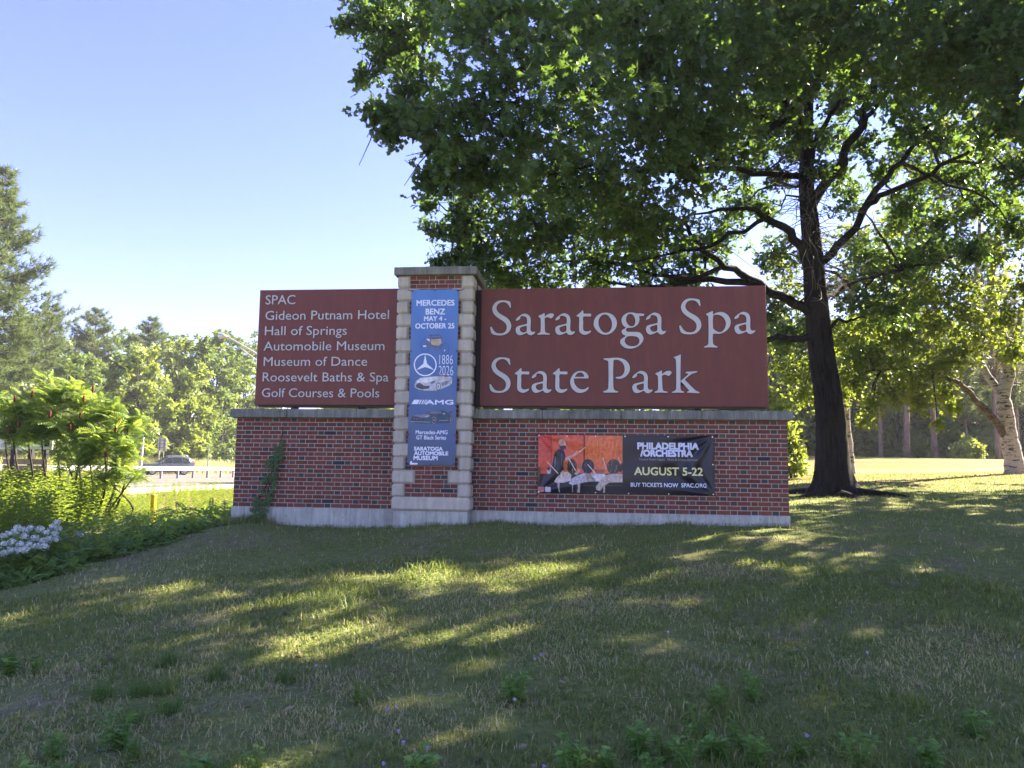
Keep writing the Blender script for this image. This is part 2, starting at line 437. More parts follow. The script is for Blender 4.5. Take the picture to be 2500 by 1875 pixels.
M['asphalt'] = asphalt()
M['paint_white'] = simple('road paint white', (.72, .70, .66), .7, 0, .3, .12, 3)
M['paint_yellow'] = simple('road paint yellow', (.62, .36, .06), .7, 0, .3, .12, 3)
M['kerb'] = stone_mat('kerb concrete', (.52, .49, .44), .12)
def strip(x0, x1, y0, y1, z, n=40):
    ys = np.linspace(y0, y1, n); V = [(x, y, z) for y in ys for x in (x0, x1)]
    return V, [(2 * i, 2 * i + 1, 2 * i + 3, 2 * i + 2) for i in range(n - 1)]
v, f = strip(-36.5, -8.75, -80, 190, -.200)
road = obj('road', mesh_py('road', v, f, M['asphalt'])); tag(road, 'wide pinkish grey asphalt road beyond the weeds', 'road', kind='structure')
mk_ = MB()
mk_.mi = 0
v, f = strip(-9.25, -9.10, -80, 190, -.195); mk_.add(v, f)
for k in range(-8, 22):
    v, f = strip(-13.2, -13.06, k * 9.0, k * 9.0 + 3.2, -.195, 2); mk_.add(v, f)
    v, f = strip(-28.2, -28.06, k * 9.0 + 2, k * 9.0 + 5.2, -.195, 2); mk_.add(v, f)
v, f = strip(-35.7, -35.55, -80, 190, -.195); mk_.add(v, f)
mk_.mi = 1
v, f = strip(-20.55, -20.38, -80, 190, -.195); mk_.add(v, f)
v, f = strip(-22.7, -22.53, -80, 190, -.195); mk_.add(v, f)
mk_.build('painted_line', [M['paint_white'], M['paint_yellow']], road)
kb = MB().box(-8.75, -8.52, -80, 190, -.5, -.09, .02)
kerb = kb.build('kerb', M['kerb']); tag(kerb, 'pale concrete kerb between the road and the weeds', 'kerb', kind='structure')

# ------------------------------------------------------------------ brick monument
CO = 0.0677333            # course height
JT = 0.0115               # joint
XL, XR, PX0, PX1 = 0.0, 8.68, 2.69, 3.909
_bm = {}
def brick_mesh(w, kind):
    k = (round(w, 3), kind)
    if k not in _bm:
        v, f = bevel_box(-w / 2, w / 2, 0, .055, -.5 * (CO - JT), .5 * (CO - JT), .0035)
        _bm[k] = mesh_py('brick', v, f, M['brick_red'] if kind == 'S' else M['brick_head'])
    return _bm[k]

def flemish(x0, x1, rows, z0, first_header, from_right=False):
    """list of (xc, zc, width, kind) of a Flemish bond"""
    out = []
    S, H = .2032, .1016
    for r in range(rows):
        z = z0 + (r + .5) * CO
        hd = first_header if r % 2 == 0 else not first_header
        x = 0.0; seq = []
        if hd: nxt = 'H'
        else:
            seq.append((0, .1524, 'S')); x = .1524; nxt = 'H'
        L_ = x1 - x0
        while x < L_ - .03:
            w = H if nxt == 'H' else S
            e = min(x + w, L_)
            if L_ - e < .045: e = L_
            seq.append((x, e, nxt)); x = e; nxt = 'S' if nxt == 'H' else 'H'
        for a, b_, k in seq:
            w = b_ - a - JT
            if w < .02: continue
            c = (a + b_) / 2
            out.append(((x1 - c) if from_right else (x0 + c), z, w, k if w > .1 or k == 'H' else 'H'))
    return out

def lay_bricks(parent, lst, y, limit=300, extra=None):
    """the largest `limit` bricks become parts, the rest one joined part"""
    order = sorted(lst, key=lambda q: -q[2])
    big, rest = order[:limit], order[limit:]
    for x, z, w, k in big:
        o = bpy.data.objects.new('brick', brick_mesh(w, k)); COL.objects.link(o); o.parent = parent
        o.location = (x + random.uniform(-.0012, .0012), y + random.uniform(-.0012, .0018), z + random.uniform(-.001, .001))
        o.rotation_euler = (random.uniform(-.006, .006), random.uniform(-.006, .006), random.uniform(-.004, .004))
    mb = MB()
    for x, z, w, k in rest:
        mb.mi = 0 if k == 'S' else 1
        d = random.uniform(-.0012, .0018)
        mb.box(x - w / 2, x + w / 2, y + d, y + .055, z - .5 * (CO - JT), z + .5 * (CO - JT), .0035)
    for (px, y0, y1, z, k, sgn) in (extra or []):
        mb.mi = 0 if k == 'S' else 1
        mb.box(min(px, px - sgn * .055), max(px, px - sgn * .055), y0, y1, z - .5 * (CO - JT), z + .5 * (CO - JT), .0035)
    if mb.f:
        o = mb.build('brick_remainder', [M['brick_red'], M['brick_head']], parent); o['kind'] = 'stuff'

def side_bricks(px, y0, y1, rows, z0, sgn, hd0=False):
    return [(px, x - w / 2, x + w / 2, z, k, sgn) for x, z, w, k in flemish(y0, y1, rows, z0, hd0)]

def wall(label, x0, x1, end_x, sgn, caps, foot):
    t = thing('brick_wall', label, 'wall', ((x0 + x1) / 2, .2, -.3)); o0 = Vector(t.location)
    w = thing_local(t, o0)
    MB().box(x0 + .006, x1 - .006, .0065, .404, -.002, 21 * CO).build('mortar', M['mortar'], w)
    lay_bricks(w, flemish(x0, x1, 21, 0, sgn < 0, sgn > 0), 0.0, 300, side_bricks(end_x, .058, .405, 21, 0, sgn))
    for a, b_ in foot: MB().box(a, b_, -.012, .418, -1.0, -.003, .008).build('footing', M['concrete'], w)
    for a, b_ in caps: MB().box(a + .003, b_ - .003, -.10, .505, 21 * CO + .0015, 1.562, .008).build('cap_stone', M['cap'], w)
    return t

def thing_local(t, o0):
    """an offset so that parts can be written in world coordinates"""
    class P: pass
    t.location = o0
    t['_w'] = 1
    del t['_w']
    return _Off(t, o0)
class _Off:
    def __init__(s, t, o): s.t = t; s.o = o

_link0 = link
def link(o, parent=None, loc=None):
    COL.objects.link(o)
    if isinstance(parent, _Off):
        o.parent = parent.t
        o.matrix_parent_inverse = Matrix.Translation(-parent.o)
    elif parent is not None: o.parent = parent
    if loc is not None: o.location = loc
    return o

_lay = lay_bricks
def lay_bricks(parent, lst, y, limit=300, extra=None):
    before = set(COL.objects)
    _lay(parent.t, lst, y, limit, extra)
    inv = Matrix.Translation(-parent.o)
    for o in parent.t.children:
        if o not in before and o.name.startswith('brick'): o.matrix_parent_inverse = inv

wall_left = wall('low red brick wall under the list of attractions, vine climbing its end', XL, PX0 + .03, XL, -1,
     [(-.075, .881), (.881, 2.021), (2.021, PX0 + .03)], [(-.012, .203), (.208, PX0 + .03)])
wall_right = wall('long low red brick wall under the large park name board', PX1 - .03, XR, XR, 1,
     [(PX1 - .03, 4.982), (4.982, 6.188), (6.188, 7.403), (7.403, 8.752)], [(PX1 - .03, XR + .005)])

# pillar
pil = thing('brick_pillar', 'tall brick pillar with pale stone quoins and grey cap', 'pillar', (3.2995, .14, -.3)); po = Vector(pil.location); pw = _Off(pil, po)
PB = -.312
MB().box(2.722, 3.877, PB + .0065, .60, .1, 3.66).build('mortar', M['mortar'], pw)
MB().box(2.715, 3.871, -.305, .595, -1.0, -.004, .008).build('footing', M['concrete'], pw)
MB().box(PX0, PX1, -.342, .632, 0, .2032, .03).build('plinth', M['limestone'], pw)
MB().box(3.2995 - .657, 3.2995 + .657, -.388, .678, 18 * 3 * CO, 18 * 3 * CO + .128, .010).build('cap_stone', M['cap'], pw)
_q = {}
for wf, ws in ((.192, .335), (.345, .192)):
    v, f = bevel_box(0, wf, 0, ws, .004, .1992, .026); _q[wf] = (mesh_py('quoin', v, f, M['limestone']), ws)
lst = []
for i in range(17):
    z = .2032 * (i + 1); wf = .192 if i % 2 == 0 else .345
    me, ws = _q[wf]
    for cx, cy, sx, sy in ((PX0, -.342, 1, 1), (PX1, -.342, -1, 1), (PX0, .632, 1, -1), (PX1, .632, -1, -1)):
        if sx * sy < 0:                          # mirrored corners: turn the block instead of mirroring it
            key = (wf, 'm')
            if key not in _q:
                v, f = bevel_box(-wf, 0, 0, ws, .004, .1992, .026); _q[key] = mesh_py('quoin', v, f, M['limestone'])
            o = bpy.data.objects.new('quoin', _q[key]); rz = 0 if sx < 0 else math.pi
        else:
            o = bpy.data.objects.new('quoin', me); rz = 0 if sx > 0 else math.pi
        link(o, pw, (cx + random.uniform(-.001, .001), cy, z)); o.rotation_euler = (0, 0, rz)
    rows = flemish(PX0 + wf + .006, PX1 - wf - .006, 3, z, i % 2 == 0)
    lst += rows
ex = []
for i in range(17):
    z = .2032 * (i + 1); ws = .335 if i % 2 == 0 else .192
    ex += side_bricks(3.885, -.342 + ws + .006, .632 - ws - .006, 3, z, 1, i % 2 == 0)
    ex += side_bricks(2.714, -.342 + ws + .006, .632 - ws - .006, 3, z, -1, i % 2 == 0)
lay_bricks(pw, lst, PB, 300, ex)

# ------------------------------------------------------------------ lettering tools
def curve_to_mesh(cu):
    o = bpy.data.objects.new('tmp', cu); COL.objects.link(o)
    dg = bpy.context.evaluated_depsgraph_get(); dg.update()
    me = bpy.data.meshes.new_from_object(o.evaluated_get(dg))
    bpy.data.objects.remove(o); bpy.data.curves.remove(cu)
    return me

def mesh_vf(me):
    return np.array([v.co[:] for v in me.vertices]), [tuple(p.vertices) for p in me.polygons]

_capH = None
def text_flat(body, x0, x1, z0, z1, off=0.0, extrude=0.0, extra=0.0):
    """text as mesh data in the X-Z plane, fitted to x0..x1 with capitals z0..z1; returns verts (x, depth, z) and faces"""
    global _capH
    def raw(t, of, e):
        cu = bpy.data.curves.new('t', 'FONT'); cu.body = t; cu.size = 1.0; cu.offset = of; cu.extrude = e; cu.resolution_u = 3
        cu.fill_mode = 'FRONT' if e == 0 else 'BOTH'
        me = curve_to_mesh(cu); v, f = mesh_vf(me); bpy.data.meshes.remove(me); return v, f
    if _capH is None:
        v, f = raw('H', 0, 0); _capH = v[:, 1].max() - v[:, 1].min()
    sz = (z1 - z0) / _capH
    v0, f0 = raw(body, min(off, 0.0), 0.0)
    mn, mxx = v0[:, 0].min(), v0[:, 0].max(); sx = (x1 - x0) / (mxx - mn)
    if extrude: v0, f0 = raw(body, 0.0, extrude)
    X = x0 + (v0[:, 0] - mn) * sx; Z = z0 + v0[:, 1] * sz
    V = np.stack([X, -v0[:, 2], Z], 1)
    if not extra: return V, f0
    # a heavier weight or a margin: the same letters set again slightly shifted, each a hair behind the last
    VV, FF = [], []
    for k, (dx, dz) in enumerate(((0, 0), (extra, extra), (-extra, -extra), (extra, -extra), (-extra, extra))):
        VV.append(V + np.array([dx, .0002 * k, dz])); FF += [tuple(i + k * len(V) for i in fc) for fc in f0]
    return np.vstack(VV), FF

def words(v, f, gap):
    """split a line of text into words: islands closer than gap belong together"""
    n = len(v); lab = np.arange(n)
    while True:
        old = lab.copy()
        for fc in f:
            m_ = lab[list(fc)].min(); lab[list(fc)] = m_
        lab = lab[lab]
        if (old == lab).all(): break
    ext = sorted((v[lab == k, 0].min(), v[lab == k, 0].max(), k) for k in np.unique(lab))
    groups, cur, mx_ = [], [], None
    for a, b_, k in ext:
        if mx_ is not None and a - mx_ > gap: groups.append(cur); cur = []; mx_ = None
        cur.append(k); mx_ = b_ if mx_ is None else max(mx_, b_)
    groups.append(cur); out = []
    for g_ in groups:
        sel = np.isin(lab, g_); mp = np.cumsum(sel) - 1
        out.append((v[sel], [tuple(int(mp[i]) for i in fc) for fc in f if sel[fc[0]]]))
    return out

def lettering(parent, body, box, y, off, depth):
    v, f = text_flat(body, *box, off=0, extrude=depth); v[:, 1] += y - depth
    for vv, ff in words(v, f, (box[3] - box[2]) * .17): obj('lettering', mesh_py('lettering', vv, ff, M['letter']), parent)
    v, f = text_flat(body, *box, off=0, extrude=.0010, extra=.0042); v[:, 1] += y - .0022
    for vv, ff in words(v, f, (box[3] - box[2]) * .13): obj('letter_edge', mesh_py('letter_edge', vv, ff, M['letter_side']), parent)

def board(label, x0, x1, z0, z1, posts):
    t = thing('sign_board', label, 'sign', ((x0 + x1) / 2, .2, z0)); w = _Off(t, Vector(t.location))
    MB().box(x0, x1, .04, .36, z0, z1, .006).build('board', M['sign_red'], w)
    MB().box(x0 + .05, x1 - .05, .07, .33, z0 - .022, z0 + .01).build('bottom_rail', M['post'], w)
    MB().box(x0 - (.08 if x0 > 3 else 0), x0 + .02, .10, .34, z0 + .004, z1 - .004).build('gap_filler', M['post'], w)  # dark filler added to block light showing between board and pillar
    for a in posts: MB().box(a, a + .10, .15, .25, 1.55, z0 + .02).build('post', M['post'], w)
    return w

BY = .0395
bl = board('maroon board listing park attractions in pale capitals and lower case', .268, PX0 + .02, 1.635, 3.545, (.84, 1.97))
for body, box in [["SPAC",[0.377,0.885,3.3,3.452]],["Gideon Putnam Hotel",[0.387,2.47,3.04,3.188]],["Hall of Springs",[0.391,1.778,2.784,2.932]],["Automobile Museum",[0.382,2.411,2.53,2.677]],["Museum of Dance",[0.395,2.134,2.275,2.422]],["Roosevelt Baths & Spa",[0.39,2.495,2.02,2.166]],["Golf Courses & Pools",[0.39,2.35,1.763,1.906]]]:
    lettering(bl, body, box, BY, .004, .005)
br_ = board('large maroon board with pale serif park name', 3.975, 8.42, 1.632, 3.52, (4.93, 7.33))
GLYPHS = {"S":[[[322,435],[303,450],[288,481],[262,511],[228,528],[190,531],[147,519],[112,490],[95,452],[97,413],[116,377],[150,345],[198,316],[250,285],[294,246],[323,200],[334,152],[331,109],[313,66],[278,28],[231,2],[174,-9],[121,-8],[64,1],[31,18],[14,39],[5,73],[-2,111],[3,130],[15,133],[29,116],[49,82],[78,48],[111,29],[154,22],[197,26],[235,47],[258,86],[262,129],[254,162],[233,196],[194,227],[141,261],[88,300],[52,341],[31,390],[27,428],[38,472],[64,513],[104,544],[151,558],[204,558],[256,553],[299,542],[316,529],[321,493],[327,450]]],"a":[[[2,227],[2,246],[18,270],[51,299],[89,325],[126,339],[155,338],[188,326],[217,302],[233,268],[239,225],[237,168],[235,96],[240,68],[257,46],[280,44],[302,49],[310,41],[299,22],[271,1],[243,-9],[215,-4],[194,11],[174,32],[149,18],[111,2],[78,-7],[50,-5],[26,9],[7,36],[-1,69],[1,103],[20,129],[53,145],[105,157],[156,169],[178,178],[180,221],[178,254],[165,278],[141,295],[108,302],[84,298],[71,286],[71,262],[56,246],[28,232]],[[173,142],[174,63],[158,44],[125,35],[96,42],[73,64],[64,93],[72,114],[100,128],[138,138]]],"r":[[[17,295],[29,308],[71,323],[109,346],[119,340],[120,289],[141,308],[175,329],[212,341],[241,340],[262,327],[268,312],[253,287],[222,259],[199,270],[166,281],[137,276],[118,259],[119,211],[123,105],[126,63],[135,37],[155,25],[188,19],[203,10],[197,0],[155,-1],[101,3],[56,1],[15,0],[2,8],[10,17],[35,27],[51,41],[57,75],[58,168],[56,245],[50,266],[33,278]]],"t":[[[-2,301],[48,339],[93,385],[107,374],[111,335],[153,331],[222,331],[231,322],[229,295],[220,286],[179,285],[107,285],[105,207],[104,98],[108,76],[124,56],[150,46],[184,49],[224,61],[230,50],[215,28],[180,6],[141,-6],[107,-3],[72,15],[50,41],[41,76],[41,164],[43,229],[43,273],[35,282],[13,289]]],"o":[[[0,178],[9,226],[37,278],[83,320],[139,341],[195,345],[246,335],[301,306],[347,251],[363,195],[362,147],[344,96],[305,44],[260,11],[217,-5],[162,-5],[106,14],[56,53],[18,102],[2,145]],[[76,187],[83,239],[107,282],[139,310],[176,317],[218,305],[250,271],[278,219],[287,167],[284,120],[268,72],[240,40],[199,23],[162,28],[130,50],[102,88],[83,135]]],"g":[[[21,214],[28,257],[47,290],[79,320],[125,341],[176,344],[218,340],[259,328],[309,328],[369,321],[376,311],[360,287],[298,285],[302,250],[299,208],[285,170],[258,137],[216,112],[170,101],[120,101],[97,86],[90,70],[99,49],[120,37],[198,36],[276,33],[312,19],[339,-9],[357,-47],[361,-75],[350,-117],[320,-159],[274,-196],[215,-222],[160,-231],[105,-226],[59,-207],[22,-174],[2,-134],[4,-101],[18,-78],[50,-54],[90,-27],[55,-12],[32,12],[22,40],[28,61],[55,80],[90,105],[56,129],[33,162]],[[93,233],[100,275],[121,308],[153,321],[185,315],[213,288],[231,250],[238,213],[233,170],[217,137],[189,124],[157,128],[125,152],[102,190]],[[71,-106],[78,-73],[101,-45],[138,-31],[197,-32],[248,-39],[280,-58],[298,-88],[298,-121],[284,-154],[252,-180],[206,-191],[165,-191],[123,-179],[91,-153],[74,-125]]],"p":[[[36,307],[58,322],[98,339],[135,356],[144,347],[145,300],[188,326],[244,340],[289,338],[334,319],[378,278],[402,231],[411,185],[403,132],[380,86],[334,40],[278,8],[222,-5],[140,-4],[138,-139],[146,-168],[168,-188],[202,-200],[204,-212],[190,-218],[101,-213],[22,-217],[0,-211],[3,-201],[39,-185],[62,-165],[70,-121],[74,82],[74,234],[69,275],[52,292]],[[145,274],[176,294],[221,296],[266,282],[304,247],[329,203],[338,162],[330,110],[307,63],[273,31],[233,24],[189,41],[156,70],[142,99]]],"e":[[[-1,163],[6,207],[25,255],[57,299],[101,327],[148,339],[192,338],[231,323],[265,292],[283,259],[286,233],[274,221],[209,222],[66,222],[60,194],[64,154],[84,115],[114,80],[153,56],[192,49],[231,56],[261,74],[279,86],[287,78],[279,54],[249,24],[205,2],[154,-6],[106,2],[63,28],[28,67],[6,115]],[[75,247],[88,273],[109,299],[140,314],[170,314],[196,299],[214,275],[216,255],[207,247]]],"P":[[[2,528],[16,538],[81,540],[145,546],[209,548],[266,542],[314,527],[358,498],[390,462],[409,419],[415,378],[407,333],[389,297],[357,260],[313,232],[273,218],[233,218],[205,222],[191,234],[201,244],[241,248],[281,262],[309,289],[325,321],[332,366],[327,411],[309,452],[282,486],[245,509],[205,518],[169,515],[161,501],[158,440],[155,317],[156,195],[158,94],[164,57],[180,35],[216,23],[232,15],[228,3],[192,0],[120,2],[52,-1],[12,1],[0,10],[8,22],[40,33],[64,47],[78,73],[82,134],[84,236],[83,358],[81,468],[75,493],[57,505],[24,516]]],"k":[[[31,556],[66,564],[107,581],[137,596],[144,592],[141,507],[136,337],[134,210],[138,185],[165,208],[207,244],[253,286],[245,299],[216,307],[212,316],[228,326],[290,329],[352,334],[391,334],[393,326],[372,314],[323,299],[281,274],[240,240],[202,202],[239,160],[287,109],[348,46],[389,21],[423,8],[419,-3],[388,-5],[306,0],[237,4],[231,12],[245,21],[264,33],[258,46],[221,88],[144,172],[135,164],[133,75],[141,42],[159,25],[188,14],[185,4],[154,0],[93,3],[39,-1],[6,1],[2,10],[23,20],[52,37],[67,67],[70,168],[72,337],[69,486],[65,520],[53,537]]]}
def glyph_mesh(k, extrude, off):
    cu = bpy.data.curves.new('g', 'CURVE'); cu.dimensions = '2D'; cu.fill_mode = 'BOTH'; cu.extrude = extrude; cu.offset = off
    for con in GLYPHS[k]:
        P = np.array(con, float) / 1000; n = len(P); Q = []
        for i in range(n):
            a, b_, c, d = P[i - 1], P[i], P[(i + 1) % n], P[(i + 2) % n]
            for t_ in (0, .5):
                Q.append(.5 * (2 * b_ + (c - a) * t_ + (2 * a - 5 * b_ + 4 * c - d) * t_ ** 2 + (3 * b_ - a - 3 * c + d) * t_ ** 3))
        sp = cu.splines.new('POLY'); sp.points.add(len(Q) - 1); sp.use_cyclic_u = True
        for pnt, q in zip(sp.points, Q): pnt.co = (q[0], q[1], 0, 1)
    me = curve_to_mesh(cu); v, f = mesh_vf(me); bpy.data.meshes.remove(me)
    return np.stack([v[:, 0], -v[:, 2], v[:, 1]], 1), f
GM = {}
for k in GLYPHS:
    v, f = glyph_mesh(k, .006, 0.0); v[:, 1] -= .006
    v2, f2 = glyph_mesh(k, .0012, .0085); v2[:, 1] -= .0013
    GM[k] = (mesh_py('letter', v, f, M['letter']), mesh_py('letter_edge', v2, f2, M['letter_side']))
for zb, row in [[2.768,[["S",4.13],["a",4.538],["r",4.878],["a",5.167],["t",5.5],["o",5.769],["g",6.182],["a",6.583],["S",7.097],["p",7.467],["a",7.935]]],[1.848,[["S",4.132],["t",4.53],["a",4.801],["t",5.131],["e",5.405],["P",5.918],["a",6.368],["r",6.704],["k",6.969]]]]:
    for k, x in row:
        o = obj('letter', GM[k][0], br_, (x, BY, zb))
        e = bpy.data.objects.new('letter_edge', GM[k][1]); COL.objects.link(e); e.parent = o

# ------------------------------------------------------------------ banners
def col_attr(me, cols):
    a = me.attributes.new('Col', 'FLOAT_COLOR', 'POINT')
    a.data.foreach_set('color', np.ascontiguousarray(np.hstack([cols, np.ones((len(cols), 1))]), dtype=np.float32).ravel())

def drape_mesh(name, V2, F, disp, y0, layer, col, step=.03, off=None):
    """V2 (n,2) flat x,z print laid on a wavy banner surface"""
    bm = bmesh.new()
    vs_ = [bm.verts.new((float(a), 0.0 if off is None else float(off[i]), float(b))) for i, (a, b) in enumerate(V2)]
    for fc in F:
        try: bm.faces.new([vs_[i] for i in fc])
        except ValueError: pass
    mn = V2.min(0); mx_ = V2.max(0)
    for ax in (0, 1):
        k0, k1 = int(math.floor(mn[ax] / step)), int(math.ceil(mx_[ax] / step))
        for k in range(k0, k1 + 1):
            co = (k * step, 0, 0) if ax == 0 else (0, 0, k * step); no = (1, 0, 0) if ax == 0 else (0, 0, 1)
            bmesh.ops.bisect_plane(bm, geom=bm.verts[:] + bm.edges[:] + bm.faces[:], plane_co=co, plane_no=no, dist=1e-5)
    bmesh.ops.triangulate(bm, faces=bm.faces[:])
    for v in bm.verts: v.co.y += y0 + disp(v.co.x, v.co.z) - .0016 * layer - .0010
    bm.normal_update()
    for fc in bm.faces:
        if fc.normal.y > 0: fc.normal_flip()
    V = np.array([v.co[:] for v in bm.verts]); bm.verts.index_update(); Fo = [tuple(v.index for v in fc.verts) for fc in bm.faces]
    bm.free()
    return V, Fo

def banner(name, label, x0, x1, z0, z1, y0, disp, colf, art, texts, tcol, layer_t):
    t = thing(name, label, 'banner', ((x0 + x1) / 2, y0, z0)); w = _Off(t, Vector(t.location))
    nx_, nz_ = int((x1 - x0) / .02) + 1, int((z1 - z0) / .02) + 1
    X, Z = np.meshgrid(np.linspace(x0, x1, nx_), np.linspace(z0, z1, nz_)); Y = y0 + np.vectorize(disp)(X, Z)
    V = np.stack([X.ravel(), Y.ravel(), Z.ravel()], 1)
    i_ = (np.arange(nz_ - 1)[:, None] * nx_ + np.arange(nx_ - 1)[None]).ravel()
    Ff = np.stack([i_, i_ + 1, i_ + nx_ + 1, i_ + nx_], 1)
    n = len(V); Vb = V.copy(); Vb[:, 1] += .003
    me = mesh_np('sheet', np.vstack([V, Vb]), np.vstack([Ff, Ff[:, ::-1] + n]), M['print'], True)
    c = np.array([colf(a, b) for a, b in V[:, (0, 2)]]); col_attr(me, np.vstack([c, c]))
    obj('sheet', me, w)
    groups = {}
    for part, layer, col, pts in art: groups.setdefault(part, []).append((layer, col, pts))
    for part, items in groups.items():
        AV, AF, AC = [], [], []
        for layer, col, pts in items:
            P = np.array(pts); vv, ff = drape_mesh(part, P, [tuple(range(len(P)))], disp, y0, layer, col, .016)
            b0 = sum(len(a) for a in AV); AV.append(vv); AF += [tuple(b0 + i for i in fc) for fc in ff]; AC.append(np.array(col)[None] * ((.62 + .76 * vnoise(vv[:, 0] + layer * 3.1, vv[:, 2], .035, 31) * .6 + .46 * vnoise(vv[:, 0], vv[:, 2] + layer, .012, 32)) if 'picture' in part else np.ones(len(vv)))[:, None])
        me = mesh_py(part, np.vstack(AV), AF, M['print']); col_attr(me, np.vstack(AC)); obj(part.split('#')[0], me, w)
    for tx in texts:
        v, ff = text_flat(tx[0], *tx[1], off=min(tx[2], 0), extra=max(tx[2], 0) * (tx[1][3] - tx[1][2])); col = tx[3] if len(tx) > 3 else tcol
        for v, ff in words(v, ff, (tx[1][3] - tx[1][2]) * .2):
            vv, f2 = drape_mesh('lettering', v[:, (0, 2)], ff, disp, y0, layer_t, col, off=v[:, 1])
            me = mesh_py('lettering', vv, f2, M['print']); col_attr(me, np.tile(col, (len(vv), 1))); obj('lettering', me, w)
    return w

